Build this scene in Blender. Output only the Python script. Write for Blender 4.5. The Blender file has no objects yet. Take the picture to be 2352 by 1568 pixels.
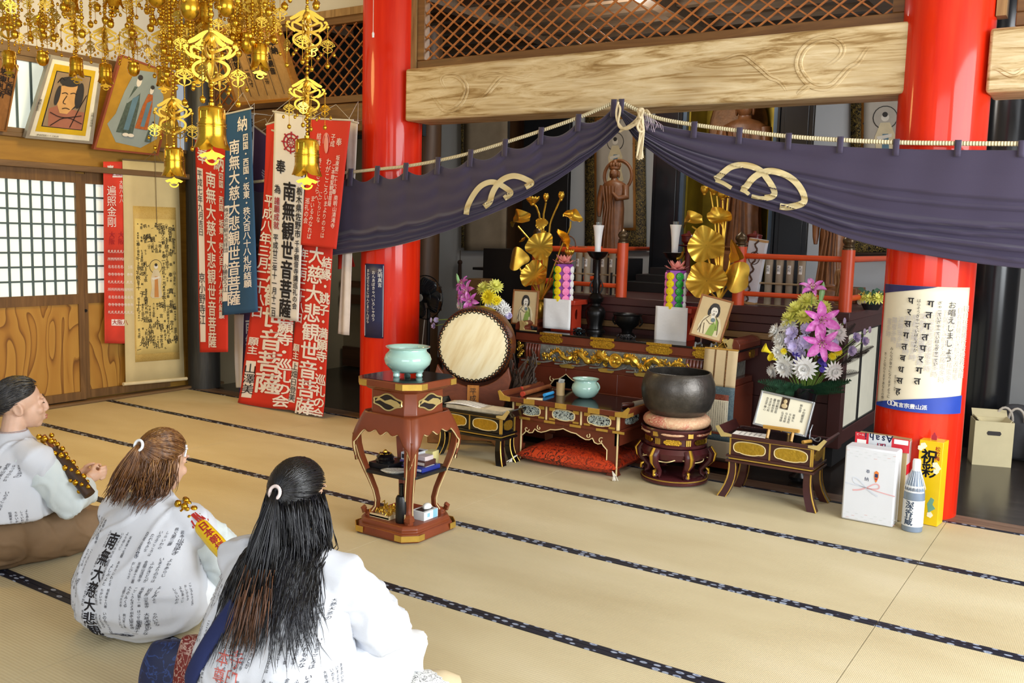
import bpy, bmesh, math, random
from mathutils import Vector, Matrix, Euler, noise
from mathutils.bvhtree import BVHTree
PI = math.pi
R_ = math.radians
SC = bpy.context.scene
COL = SC.collection
rnd = random.Random(11)

# ---------------------------------------------------------------- camera
IW, IH, FPX = 2352, 1568, 2144.05
PITCH, ROLL, YAW, EYE = 0.114380, 0.0271330, -0.5813789, 1.555
_cy, _sy = math.cos(YAW), math.sin(YAW)
_f0, _r0, _u0 = Vector((_sy, _cy, 0)), Vector((_cy, -_sy, 0)), Vector((0, 0, 1))
FW = _f0*math.cos(PITCH) - _u0*math.sin(PITCH)
_u = _u0*math.cos(PITCH) + _f0*math.sin(PITCH)
RT = _r0*math.cos(ROLL) + _u*math.sin(ROLL)
UP = _u*math.cos(ROLL) - _r0*math.sin(ROLL)
CAM = Vector((0, 0, EYE))
cd = bpy.data.cameras.new('camera')
cd.sensor_width = 36
cd.lens = 36*FPX/IW
cd.clip_start = 0.05
cam = bpy.data.objects.new('camera', cd)
COL.objects.link(cam)
cam.matrix_world = Matrix(((RT.x, UP.x, -FW.x, 0), (RT.y, UP.y, -FW.y, 0), (RT.z, UP.z, -FW.z, EYE), (0, 0, 0, 1)))
SC.camera = cam


def at(px, py, X=None, Y=None, Z=None, D=None):
    """Point of the room seen at a photo pixel, on the plane x=X, y=Y or z=Z, or at depth D."""
    d = FW*FPX + RT*(px-IW/2) - UP*(py-IH/2)
    if D is not None: t = D/FPX
    elif X is not None: t = X/d.x
    elif Y is not None: t = Y/d.y
    else: t = (Z-EYE)/d.z
    return CAM + d*t


# ---------------------------------------------------------------- world, light, exposure
SC.view_settings.view_transform = 'Standard'
SC.view_settings.look = 'None'
SC.view_settings.gamma = 1.0
SC.view_settings.use_curve_mapping = False
SC.view_settings.exposure = 0.4
wd = bpy.data.worlds.new('daylight')
SC.world = wd
wd.use_nodes = True
wd.node_tree.nodes['Background'].inputs[0].default_value = (0.86, 0.93, 1.0, 1)
wd.node_tree.nodes['Background'].inputs[1].default_value = 0.34


def area(name, loc, target, sx, sy, power, col):
    l = bpy.data.lights.new(name, 'AREA')
    l.shape = 'RECTANGLE'; l.size = sx; l.size_y = sy; l.energy = power; l.color = col
    o = bpy.data.objects.new(name, l); COL.objects.link(o)
    o.location = loc
    o.rotation_euler = (Vector(target)-Vector(loc)).to_track_quat('-Z', 'Y').to_euler()
    return o


def point(name, loc, power, col, r=0.12):
    l = bpy.data.lights.new(name, 'POINT')
    l.energy = power; l.color = col; l.shadow_soft_size = r
    o = bpy.data.objects.new(name, l); COL.objects.link(o); o.location = loc
    return o


# daylight through the open fronts of the hall (right side and behind the camera)
area('daylight_right', (3.1, 3.1, 2.1), (-1.4, 3.7, 0.0), 4.6, 2.6, 340, (0.93, 0.97, 1.0))
area('daylight_front', (0.6, -3.0, 2.3), (-1.8, 5.2, 1.0), 5.0, 2.6, 140, (0.95, 0.97, 1.0))
# added fills, no fixtures: warm tint for left mats and wall, brightening for sanctum
_sp = bpy.data.lights.new('added_warm_fill', 'SPOT')
_sp.energy = 200; _sp.color = (1.0, 0.54, 0.0); _sp.spot_size = R_(100); _sp.spot_blend = 0.9; _sp.shadow_soft_size = 0.25
_o = bpy.data.objects.new('added_warm_fill', _sp); COL.objects.link(_o); _o.location = (-5.3, 2.9, 3.95)
_o.rotation_euler = (Vector((-5.9, 3.3, 0))-Vector(_o.location)).to_track_quat('-Z', 'Y').to_euler()
point('added_warm_fill', (-6.2, 4.3, 3.0), 30, (1.0, 0.72, 0.24), 0.25)
point('added_sanctum_fill', (-3.6, 7.0, 3.2), 52, (1.0, 0.94, 0.84), 0.3)
point('added_sanctum_fill', (-1.2, 7.0, 3.2), 36, (0.95, 0.97, 1.0), 0.3)

# ---------------------------------------------------------------- materials


def lin(h):
    h = h.lstrip('#')
    o = []
    for i in (0, 2, 4):
        c = int(h[i:i+2], 16)/255
        o.append(c/12.92 if c <= 0.04045 else ((c+0.055)/1.055)**2.4)
    return (*o, 1.0)


_MATS = {}


class NT:
    def __init__(s, name):
        s.m = bpy.data.materials.new(name); s.m.use_nodes = True
        s.t = s.m.node_tree; s.b = s.t.nodes['Principled BSDF']

    def n(s, typ, **kw):
        nd = s.t.nodes.new(typ)
        for k, v in kw.items():
            if k[0] == '_': nd.inputs[k[1:].replace('_', ' ')].default_value = v
            else: setattr(nd, k, v)
        return nd

    def l(s, a, b): s.t.links.new(a, b)

    def co(s, scale=(1, 1, 1), rot=(0, 0, 0), kind='Object'):
        tc = s.n('ShaderNodeTexCoord'); mp = s.n('ShaderNodeMapping')
        mp.inputs['Scale'].default_value = scale; mp.inputs['Rotation'].default_value = rot
        s.l(tc.outputs[kind], mp.inputs[0])
        return mp.outputs[0]

    def ramp(s, fac, stops, interp='LINEAR'):
        r = s.n('ShaderNodeValToRGB'); e = r.color_ramp; e.interpolation = interp
        while len(e.elements) < len(stops): e.elements.new(0.5)
        for el, (p, c) in zip(e.elements, stops):
            el.position = p; el.color = lin(c) if isinstance(c, str) else c
        s.l(fac, r.inputs[0])
        return r.outputs[0]

    def noise(s, v, scale, detail=3, rough=0.55, dist=0.0):
        n = s.n('ShaderNodeTexNoise', _Scale=scale, _Detail=detail, _Roughness=rough, _Distortion=dist)
        s.l(v, n.inputs['Vector'])
        return n.outputs['Fac']

    def bump(s, h, strength=0.3, dist=0.01):
        b = s.n('ShaderNodeBump', _Strength=strength, _Distance=dist)
        s.l(h, b.inputs['Height']); s.l(b.outputs[0], s.b.inputs['Normal'])

    def mix(s, fac, a, b, typ='MIX'):
        m = s.n('ShaderNodeMix', data_type='RGBA', blend_type=typ)
        for sock, v in ((m.inputs[0], fac), (m.inputs[6], a), (m.inputs[7], b)):
            if isinstance(v, (int, float)): sock.default_value = v
            elif isinstance(v, str): sock.default_value = lin(v)
            else: s.l(v, sock)
        return m.outputs[2]

    def math(s, op, a, b=0.0):
        m = s.n('ShaderNodeMath', operation=op)
        for sock, v in ((m.inputs[0], a), (m.inputs[1], b)):
            if isinstance(v, (int, float)): sock.default_value = v
            else: s.l(v, sock)
        return m.outputs[0]

    def set(s, color=None, rough=None, metal=None, **kw):
        if color is not None:
            if isinstance(color, str): s.b.inputs['Base Color'].default_value = lin(color)
            else: s.l(color, s.b.inputs['Base Color'])
        if rough is not None: s.b.inputs['Roughness'].default_value = rough
        if metal is not None: s.b.inputs['Metallic'].default_value = metal
        for k, v in kw.items(): s.b.inputs[k.replace('_', ' ')].default_value = v
        return s.m


def M(name, col='#808080', rough=0.5, metal=0.0, var=0.12, scale=8.0, bump=0.0, bscale=60.0, **kw):
    """Cached plain material with a little procedural tone variation and optional bump."""
    if name in _MATS: return _MATS[name]
    t = NT(name)
    v = t.co()
    if var:
        f = t.noise(v, scale, 4)
        c = lin(col)
        a = tuple(min(1, x*(1-var)) for x in c[:3])+(1,)
        b = tuple(min(1, x*(1+var)) for x in c[:3])+(1,)
        t.set(t.ramp(f, [(0.3, a), (0.7, b)]), rough, metal, **kw)
    else:
        t.set(col, rough, metal, **kw)
    if bump: t.bump(t.noise(v, bscale, 3), bump, 0.004)
    _MATS[name] = t.m
    return t.m


def wood(name, c1, c2, c3=None, axis='X', scale=6.0, rough=0.55, stretch=14.0, bump=0.15, dist=1.2, coat=0.0):
    if name in _MATS: return _MATS[name]
    t = NT(name)
    sc = {'X': (1, stretch, stretch), 'Y': (stretch, 1, stretch), 'Z': (stretch, stretch, 1)}[axis]
    v = t.co(sc)
    f = t.noise(v, scale/4, 6, 0.62, dist)
    st = [(0.28, c1), (0.55, c2)] + ([(0.75, c3)] if c3 else [])
    t.set(t.ramp(f, st), rough)
    if coat: t.b.inputs['Coat Weight'].default_value = coat
    if bump: t.bump(f, bump, 0.004)
    _MATS[name] = t.m
    return t.m


# ---------------------------------------------------------------- mesh builder
class B:
    def __init__(s):
        s.v = []; s.f = []; s.m = []; s.T = Matrix.Identity(4); s.mi = 0

    def add(s, vs, fs, mi=None):
        o = len(s.v); T = s.T
        s.v.extend([T @ Vector(p) for p in vs])
        s.f.extend([tuple(i+o for i in f) for f in fs])
        s.m.extend([s.mi if mi is None else mi]*len(fs))
        return s

    def at(s, loc=(0, 0, 0), rot=(0, 0, 0), sc=(1, 1, 1)):
        s.T = Matrix.LocRotScale(Vector(loc), Euler(rot), Vector(sc) if not isinstance(sc, (int, float)) else Vector((sc,)*3))
        return s

    def box(s, c, d, mi=None, tx=1.0, ty=1.0):
        """box centred on c with size d; tx,ty scale the top face"""
        x, y, z = d[0]/2, d[1]/2, d[2]/2
        vs = [(c[0]+a*x*(tx if k > 0 else 1), c[1]+b*y*(ty if k > 0 else 1), c[2]+k*z) for k in (-1, 1) for b in (-1, 1) for a in (-1, 1)]
        return s.add(vs, [(0, 2, 3, 1), (4, 5, 7, 6), (0, 1, 5, 4), (2, 6, 7, 3), (0, 4, 6, 2), (1, 3, 7, 5)], mi)

    def cyl(s, p, q, r, r2=None, n=12, mi=None):
        return s.tube([p, q], [r, r if r2 is None else r2], n, mi=mi)

    def tube(s, pts, r, n=8, closed=False, mi=None, flat=1.0, ref=None, cap=True):
        pts = [Vector(p) for p in pts]; N = len(pts)
        rs = [r]*N if isinstance(r, (int, float)) else r
        vs = []; prev = None
        for i, p in enumerate(pts):
            if closed: d = pts[(i+1) % N]-pts[i-1]
            else: d = pts[min(i+1, N-1)]-pts[max(i-1, 0)]
            if d.length < 1e-9: d = Vector((0, 0, 1))
            d.normalize()
            if ref is not None: a = Vector(ref)
            elif prev is None: a = Vector((0, 0, 1)) if abs(d.z) < 0.9 else Vector((1, 0, 0))
            else: a = prev
            a = a-d*a.dot(d)
            if a.length < 1e-6: a = d.orthogonal()
            a.normalize(); prev = a; b = d.cross(a)
            for k in range(n):
                t = 2*PI*k/n
                vs.append(p+a*(math.cos(t)*rs[i]*flat)+b*(math.sin(t)*rs[i]))
        fs = []
        for i in range(N if closed else N-1):
            j = (i+1) % N
            for k in range(n):
                l = (k+1) % n
                fs.append((i*n+k, i*n+l, j*n+l, j*n+k))
        if cap and not closed:
            fs.append(tuple(range(n-1, -1, -1))); fs.append(tuple((N-1)*n+k for k in range(n)))
        return s.add(vs, fs, mi)

    def lathe(s, prof, c=(0, 0, 0), n=24, mi=None, sx=1.0, sy=1.0, closed=False):
        vs = []; fs = []; N = len(prof)
        for r, z in prof:
            for k in range(n):
                t = 2*PI*k/n
                vs.append((c[0]+r*math.cos(t)*sx, c[1]+r*math.sin(t)*sy, c[2]+z))
        for i in range(N-1):
            for k in range(n):
                l = (k+1) % n
                fs.append((i*n+k, i*n+l, (i+1)*n+l, (i+1)*n+k))
        if prof[0][0] > 1e-5: fs.append(tuple(range(n-1, -1, -1)))
        if prof[-1][0] > 1e-5: fs.append(tuple((N-1)*n+k for k in range(n)))
        return s.add(vs, fs, mi)

    def prism(s, poly, d, mi=None, plane='XZ', off=0.0):
        """extrude a 2-D outline; plane XZ: (u,w)->(u, off..off+d, w); XY: thickness along z; YZ: along x"""
        n = len(poly)
        def P(u, w, t):
            return {'XZ': (u, t, w), 'XY': (u, w, t), 'YZ': (t, u, w)}[plane]
        vs = [P(u, w, off) for u, w in poly]+[P(u, w, off+d) for u, w in poly]
        fs = [tuple(range(n)), tuple(range(2*n-1, n-1, -1))]
        fs += [(i, (i+1) % n, n+(i+1) % n, n+i) for i in range(n)]
        return s.add(vs, fs, mi)

    def loft(s, rings, mi=None, cap=True):
        n = len(rings[0]); vs = [p for r in rings for p in r]; fs = []
        for i in range(len(rings)-1):
            for k in range(n):
                l = (k+1) % n
                fs.append((i*n+k, i*n+l, (i+1)*n+l, (i+1)*n+k))
        if cap:
            fs.append(tuple(range(n-1, -1, -1))); fs.append(tuple((len(rings)-1)*n+k for k in range(n)))
        return s.add(vs, fs, mi)

    def grid(s, fn, nu, nv, mi=None, wrap=False):
        vs = [fn(i/nu, j/nv) for j in range(nv+1) for i in range(nu+(0 if wrap else 1))]
        w = nu if wrap else nu+1; fs = []
        for j in range(nv):
            for i in range(nu):
                a = j*w+i; b = j*w+(i+1) % w
                fs.append((a, b, b+w, a+w))
        return s.add(vs, fs, mi)

    def ball(s, c, r, n=10, m=6, mi=None):
        rx, ry, rz = (r, r, r) if isinstance(r, (int, float)) else r
        pr = [(math.sin(PI*j/m), -math.cos(PI*j/m)) for j in range(m+1)]
        vs = []; fs = []
        for a, z in pr[1:-1]:
            for k in range(n):
                t = 2*PI*k/n
                vs.append((c[0]+rx*a*math.cos(t), c[1]+ry*a*math.sin(t), c[2]+rz*z))
        b0 = len(vs); vs += [(c[0], c[1], c[2]-rz), (c[0], c[1], c[2]+rz)]
        for i in range(m-2):
            for k in range(n):
                l = (k+1) % n
                fs.append((i*n+k, i*n+l, (i+1)*n+l, (i+1)*n+k))
        for k in range(n):
            l = (k+1) % n
            fs.append((b0, l, k)); fs.append((b0+1, (m-2)*n+k, (m-2)*n+l))
        return s.add(vs, fs, mi)

    def ribbon(s, path, w, th, mi=None, plane='XZ', off=0.0):
        """flat strip of width w (scalar or list) following a 2-D path, thickness th"""
        N = len(path); ws = [w]*N if isinstance(w, (int, float)) else w
        L = []; Rr = []
        for i in range(N):
            a = Vector(path[max(i-1, 0)]); b = Vector(path[min(i+1, N-1)])
            d = (b-a); d = d.normalized() if d.length else Vector((1, 0))
            nrm = Vector((-d.y, d.x)); p = Vector(path[i])
            L.append(p+nrm*ws[i]/2); Rr.append(p-nrm*ws[i]/2)
        def P(q, t): return {'XZ': (q.x, t, q.y), 'XY': (q.x, q.y, t), 'YZ': (t, q.x, q.y)}[plane]
        vs = []
        for i in range(N): vs += [P(L[i], off), P(Rr[i], off), P(Rr[i], off+th), P(L[i], off+th)]
        fs = []
        for i in range(N-1):
            a = 4*i; b = a+4
            fs += [(a+k, a+(k+1) % 4, b+(k+1) % 4, b+k) for k in range(4)]
        fs += [(3, 2, 1, 0), tuple(4*(N-1)+k for k in range(4))]
        return s.add(vs, fs, mi)

    def mesh(s, name, mats, smooth=0.7, recalc=True):
        me = bpy.data.meshes.new(name)
        me.from_pydata([tuple(p) for p in s.v], [], s.f)
        for m in (mats if isinstance(mats, (list, tuple)) else [mats]): me.materials.append(m)
        me.polygons.foreach_set('material_index', s.m)
        if recalc:
            bm = bmesh.new(); bm.from_mesh(me); bmesh.ops.recalc_face_normals(bm, faces=bm.faces); bm.to_mesh(me); bm.free()
        if smooth:
            me.polygons.foreach_set('use_smooth', [True]*len(me.polygons))
            if smooth < 3: me.set_sharp_from_angle(angle=smooth)
        me.update()
        return me

    def build(s, name, mats, parent=None, smooth=0.7, bevel=0.0, subsurf=0, solid=0.0, recalc=True):
        o = bpy.data.objects.new(name, s.mesh(name, mats, smooth, recalc)); COL.objects.link(o)
        if parent is not None: o.parent = parent
        if solid:
            m = o.modifiers.new('solid', 'SOLIDIFY'); m.thickness = solid; m.offset = 0
        if bevel:
            m = o.modifiers.new('bevel', 'BEVEL'); m.width = bevel; m.segments = 2; m.limit_method = 'ANGLE'; m.angle_limit = 0.6
        if subsurf:
            m = o.modifiers.new('sub', 'SUBSURF'); m.levels = subsurf; m.render_levels = subsurf
        return o


def tag(o, label=None, cat=None, group=None, kind=None):
    if label: o['label'] = label
    if cat: o['category'] = cat
    if group: o['group'] = group
    if kind: o['kind'] = kind
    return o


def thing(name, label, cat, loc=(0, 0, 0), rz=0.0, group=None, rot=None):
    o = bpy.data.objects.new(name, None); COL.objects.link(o)
    o.empty_display_size = 0.1
    o.location = loc; o.rotation_euler = rot if rot else (0, 0, rz)
    return tag(o, label, cat, group)


def copy_tree(o, parent=None):
    c = o.copy(); COL.objects.link(c)
    if parent is not None: c.parent = parent
    for ch in o.children: copy_tree(ch, c)
    return c


def struct(name, b, mats, **kw):
    return tag(b.build(name, mats, **kw), kind='structure')


# ---------------------------------------------------------------- writing
_GL = {}
_FONT = {}


def glyph(ch, bold=0.0):
    """flat outline of one character as (verts, faces), centred on its cell, cell height 1"""
    k = (ch, bold)
    if k in _GL: return _GL[k]
    cu = bpy.data.curves.new('glyph', 'FONT')
    cu.body = ch; cu.size = 1.0; cu.resolution_u = 2; cu.fill_mode = 'FRONT'
    ob = bpy.data.objects.new('glyph', cu); COL.objects.link(ob)
    dg = bpy.context.evaluated_depsgraph_get()
    me = bpy.data.meshes.new_from_object(ob.evaluated_get(dg))
    bm = bmesh.new(); bm.from_mesh(me); bmesh.ops.triangulate(bm, faces=bm.faces)
    vs = [(v.co.x, v.co.y) for v in bm.verts]; fs = [tuple(v.index for v in f.verts) for f in bm.faces]
    bm.free()
    bpy.data.objects.remove(ob); bpy.data.curves.remove(cu); bpy.data.meshes.remove(me)
    if vs:
        x0 = min(p[0] for p in vs); x1 = max(p[0] for p in vs); y0 = min(p[1] for p in vs); y1 = max(p[1] for p in vs)
        cx, cy = (x0+x1)/2, (y0+y1)/2
        if ord(ch) > 0x2000: cy = 0.36
        vs = [(x-cx, y-cy) for x, y in vs]
        if bold >= 0.014:
            n0, f0, v0 = len(vs), fs, vs
            for i, (dx, dy) in enumerate(((bold, 0), (-bold, 0), (0, bold), (0, -bold))):
                vs = vs+[(x+dx, y+dy) for x, y in v0]; fs = fs+[tuple(j+n0*(i+1) for j in t) for t in f0]
    _GL[k] = (vs, fs)
    return _GL[k]


def letters(name, items, fn, mat, parent=None, bold=0.012, wob=0.0, seed=1):
    """items: (text, u, v, size[, 'h' for a horizontal row, tilt, stretch]); columns run down from v. fn(u,v)->point"""
    vs = []; fs = []; rr = random.Random(seed)
    for it in items:
        text, u, v, size = it[:4]; mode = it[4] if len(it) > 4 else 'v'; til = it[5] if len(it) > 5 else 0.0
        stx = it[6] if len(it) > 6 else 1.0
        uu, vv = u, v
        for ch in text:
            if ch not in ' \u3000':
                g, f = glyph(ch, bold)
                o = len(vs); a = til+(rr.uniform(-wob, wob) if wob else 0); ca, sa = math.cos(a), math.sin(a)
                sz = size*(1+(rr.uniform(-wob, wob)*1.2 if wob else 0)); dx = rr.uniform(-wob, wob)*size*0.35 if wob else 0
                for x, y in g:
                    x *= sz*1.06*stx; y *= sz*1.06
                    vs.append(fn(uu+dx+x*ca-y*sa, vv-size/2+x*sa+y*ca))
                fs += [tuple(i+o for i in t) for t in f]
            if mode == 'v': vv -= size*1.04; uu += math.sin(til)*size*1.04
            else: uu += size*stx*(1.02 if ord(ch) > 255 else 0.62)
    b = B(); b.add(vs, fs)
    return b.build(name, mat, parent, smooth=0, recalc=False)


INK = lambda: M('ink_black', '#14121a', 0.7, var=0)
# ================================================================ SETTING
def tatami_mat():
    t = NT('tatami_weave')
    v = t.co()
    sp = t.n('ShaderNodeSeparateXYZ'); t.l(v, sp.inputs[0])
    rows = t.math('SINE', t.math('MULTIPLY', sp.outputs['Y'], 2*PI/0.0135))
    rush = t.math('SINE', t.math('MULTIPLY', sp.outputs['X'], 2*PI/0.006))
    big = t.noise(t.co((0.5, 1.3, 1)), 1.6, 4)
    fine = t.noise(t.co((25, 260, 1)), 2.0, 2)
    c = t.ramp(big, [(0.25, '#bfb18e'), (0.55, '#d0c5a4'), (0.8, '#dcd2b6')])
    c = t.mix(t.math('MULTIPLY', fine, 0.35), c, '#b09c70')
    c = t.mix(t.math('MULTIPLY', t.math('GREATER_THAN', rows, 0.80), 0.16), c, '#8c7040')
    t.set(c, 0.62)
    t.bump(t.math('ADD', rows, t.math('MULTIPLY', rush, 0.5)), 0.16, 0.003)
    return t.m


def heri_mat():
    t = NT('tatami_border_cloth')
    v = t.co((1, 1, 1))
    mp = t.n('ShaderNodeMapping'); mp.inputs['Scale'].default_value = (21, 40, 1); t.l(v, mp.inputs[0])
    vo = t.n('ShaderNodeTexVoronoi', _Scale=1.0, _Randomness=0.55); t.l(mp.outputs[0], vo.inputs['Vector'])
    c = t.ramp(vo.outputs['Distance'], [(0.0, '#93a0b8'), (0.10, '#3d4f7c'), (0.20, '#a3adbf'), (0.33, '#8d98b0'), (0.37, '#0d1530'), (0.5, '#090f22')], 'LINEAR')
    t.set(c, 0.55)
    t.bump(vo.outputs['Distance'], 0.2, 0.002)
    return t.m


TAT, HERI = tatami_mat(), heri_mat()
DARKWOOD = wood('dark_lacquer_wood', '#241f1c', '#332c28', '#423a34', 'X', 5, 0.2, 10, 0.05)
b = B()
b.box((-2.0, 2.9, -0.075), (11.1, 12.3, 0.05))
b.box((-2.0, 7.6, -0.035), (11.1, 3.74, 0.03))
floor = struct('floor', b, DARKWOOD)
xs = [-7.5, -5.385, -3.065, -0.748, 1.57, 3.5]
ys = [5.70, 4.842, 3.936, 3.030, 2.120, 1.210, 0.300, -0.61, -1.52, -2.43]
k = 0
for i in range(len(xs)-1):
    for j in range(len(ys)-1):
        x0, x1, y1, y0 = xs[i]+0.0015, xs[i+1]-0.0015, ys[j]-0.0015, ys[j+1]+0.0015
        b = B()
        b.box(((x0+x1)/2, (y0+y1)/2, -0.026), (x1-x0, y1-y0, 0.048), 0)
        for yy in (y0+0.0135, y1-0.0135):
            b.box(((x0+x1)/2, yy, -0.0005), (x1-x0-0.001, 0.027, 0.0045), 1)
        o = b.build('tatami_mat', [TAT, HERI], floor, smooth=0)
# threshold board between mats and the dark boards of the sanctum
b = B(); b.box((-2.0, 5.79, -0.018), (11.0, 0.17, 0.036))
struct('trim_1', b, wood('threshold_wood', '#5a4436', '#7a6250', '#8f7762', 'X', 8, 0.4), bevel=0.004)

PLASTER = M('white_plaster', '#cfccc4', 0.9, var=0.04, scale=3, bump=0.15, bscale=220)
PLASTER_IN = M('sanctum_plaster', '#b9bbbd', 0.9, var=0.05, scale=2)
HONEY = wood('honey_wood', '#936a24', '#a87d2e', '#b78c3c', 'Y', 4, 0.5, 8, 0.08)
BROWN = wood('brown_frame_wood', '#5e3d1e', '#75502a', '#8a6236', 'X', 6, 0.5, 12, 0.1)
BROWNY = wood('brown_frame_wood_y', '#5e4a32', '#74593a', '#876a48', 'Y', 6, 0.5, 12, 0.1)
BROWNZ = wood('brown_frame_wood_z', '#5c4224', '#70522e', '#82623a', 'Z', 6, 0.5, 12, 0.1)
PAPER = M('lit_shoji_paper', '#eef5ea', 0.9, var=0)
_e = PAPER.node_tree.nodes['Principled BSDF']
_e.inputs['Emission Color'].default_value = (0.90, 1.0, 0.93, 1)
_e.inputs['Emission Strength'].default_value = 0.32  # own glow stands in for daylight behind the paper
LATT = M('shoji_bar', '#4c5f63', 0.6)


def grainpanel():
    t = NT('flat_sawn_cedar')
    v = t.co((1, 1.0, 0.42))
    n1 = t.noise(v, 2.3, 2, 0.5, 0.6)
    rings = t.math('FRACT', t.math('MULTIPLY', n1, 13.0))
    fine = t.noise(t.co((1, 60, 3)), 2.0, 3)
    c = t.ramp(rings, [(0.0, '#b78c3e'), (0.72, '#ab7d33'), (0.90, '#85591f'), (0.955, '#633f14'), (1.0, '#ab7d33')])
    c = t.mix(t.math('MULTIPLY', fine, 0.3), c, '#99682a')
    t.set(c, 0.5)
    return t.m


CEDAR = grainpanel()
# left wall: sliding doors, lintel, planks, upper windows, plaster
WX = -7.5
b = B()
b.box((WX-0.06, 1.6, 3.45), (0.1, 9.0, 1.14))
b.box((WX-0.06, 1.6, 2.1), (0.1, 9.0, 0.28), 1)
b.box((WX-0.09, 1.6, 1.0), (0.04, 9.0, 2.0), 1)
struct('wall_left', b, [PLASTER, HONEY], smooth=0)
b = B(); b.box((WX+0.02, 1.6, 2.005), (0.14, 9.0, 0.05)); b.box((WX+0.0, 1.6, 2.90), (0.1, 9.0, 0.09)); b.box((WX+0.0, 1.6, 2.235), (0.08, 9.0, 0.035)); b.box((WX+0.03, 1.6, 0.012), (0.10, 9.0, 0.024))
struct('trim_2', b, BROWNY, bevel=0.004)
DOORS = [(5.53, 4.66, -0.012), (4.655, 3.50, 0.022), (3.50, 2.35, -0.012), (2.35, 1.20, 0.022), (1.2, 0.05, -0.012)]
for n_, (ya, yb, dx) in enumerate(DOORS):
    b = B(); x = WX+dx; st = 0.052
    for y in (ya-st/2, yb+st/2): b.box((x, y, 1.0), (0.034, st, 1.93))
    for z, h in ((1.935, 0.10), (0.905, 0.085), (0.07, 0.07)): b.box((x, (ya+yb)/2, z), (0.03, ya-yb-2*st, h))
    d = struct('door_%d' % (n_+1), b, BROWNZ)
    p = B(); p.box((x-0.004, (ya+yb)/2, 0.485), (0.012, ya-yb-2*st, 0.77)); p.build('wood_panel', CEDAR, d, smooth=0)
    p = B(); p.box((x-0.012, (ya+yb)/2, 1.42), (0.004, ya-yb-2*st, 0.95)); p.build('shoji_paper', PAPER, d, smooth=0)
    p = B(); w = ya-yb-2*st; nb = max(2, round(w/0.097))
    for i in range(1, nb): p.box((x, yb+st+w*i/nb, 1.416), (0.012, 0.015, 0.94))
    for i in range(1, 8): p.box((x+0.001, (ya+yb)/2, 0.947+0.94*i/8), (0.012, w, 0.015))
    p.build('lattice', LATT, d, smooth=0)
    p = B(); p.cyl((x+0.018, yb+st/2, 0.80), (x+0.022, yb+st/2, 0.80), 0.014); p.build('finger_pull', M('dark_iron', '#20201e', 0.5, 0.6), d)
for n_, (ya, yb) in enumerate([(4.62, 3.55), (3.5, 2.45), (2.4, 1.3)]):
    b = B()
    b.box((WX, ya, 2.56), (0.06, 0.05, 0.6)); b.box((WX, yb, 2.56), (0.06, 0.05, 0.6)); b.box((WX, (ya+yb)/2, 2.27), (0.06, ya-yb, 0.04)); b.box((WX, (ya+yb)/2, 2.84), (0.06, ya-yb, 0.04))
    w_ = struct('window_%d' % (n_+1), b, BROWNY)
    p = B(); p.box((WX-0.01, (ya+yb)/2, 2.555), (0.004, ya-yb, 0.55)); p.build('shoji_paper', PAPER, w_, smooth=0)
    p = B()
    for i in range(1, 9): p.box((WX+0.006, yb+(ya-yb)*i/9, 2.555), (0.014, 0.014, 0.55))
    p.build('bar', LATT, w_, smooth=0)
b = B(); b.box((WX-0.02, 5.15, 2.57), (0.06, 0.98, 0.66)); struct('trim_3', b, HONEY)

# hall ceiling and beams, and sanctum shell
b = B(); b.box((-2.0, 2.7, 4.05), (11.2, 6.6, 0.08)); struct('ceiling', b, M('ceiling_board', '#cfc6b2', 0.8))
b = B(); b.box((-4.3, 7.4, 3.62), (6.7, 3.3, 0.06)); 
for i in range(7): b.box((-4.3, 6.2+i*0.42, 3.53), (6.7, 0.09, 0.12), 1)
for i in range(4): b.box((-6.6+i*1.6, 7.4, 3.47), (0.12, 3.3, 0.10), 1)
struct('ceiling_sanctum', b, [wood('sanctum_ceiling', '#6a5f4a', '#857a62', '#978b72', 'Y', 5, 0.7), wood('sanctum_rafters', '#3a2c1e', '#4e3c2a', '#5c4933', 'X', 5, 0.6)], smooth=0)
b = B(); b.box((-3.0, 9.05, 1.8), (10.0, 0.1, 3.7)); struct('wall_back', b, PLASTER_IN, smooth=0)
b = B(); b.box((-7.55, 7.45, 1.8), (0.1, 3.3, 3.7)); struct('wall_sanctum_left', b, M('beige_plaster', '#8f8468', 0.9, var=0.06, scale=2), smooth=0)
b = B(); b.box((0.62, 8.0, 2.0), (0.1, 2.2, 4.0)); struct('wall_sanctum_right', b, PLASTER_IN, smooth=0)
# partition of the left bay (beige over brown dado) seen right of the banners
b = B(); b.box((-7.05, 7.9, 1.8), (0.9, 0.06, 3.4), 0); b.box((-6.75, 7.8, 0.78), (1.4, 0.06, 0.10), 1); b.box((-6.75, 7.8, 0.95), (1.4, 0.05, 0.07), 1); b.box((-6.75, 7.83, 0.12), (1.4, 0.05, 0.22), 1)
struct('wall_alcove', b, [M('beige_plaster'), wood('dado_wood', '#3e2716', '#55361f', '#633f26', 'X', 5, 0.5)], smooth=0)

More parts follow.
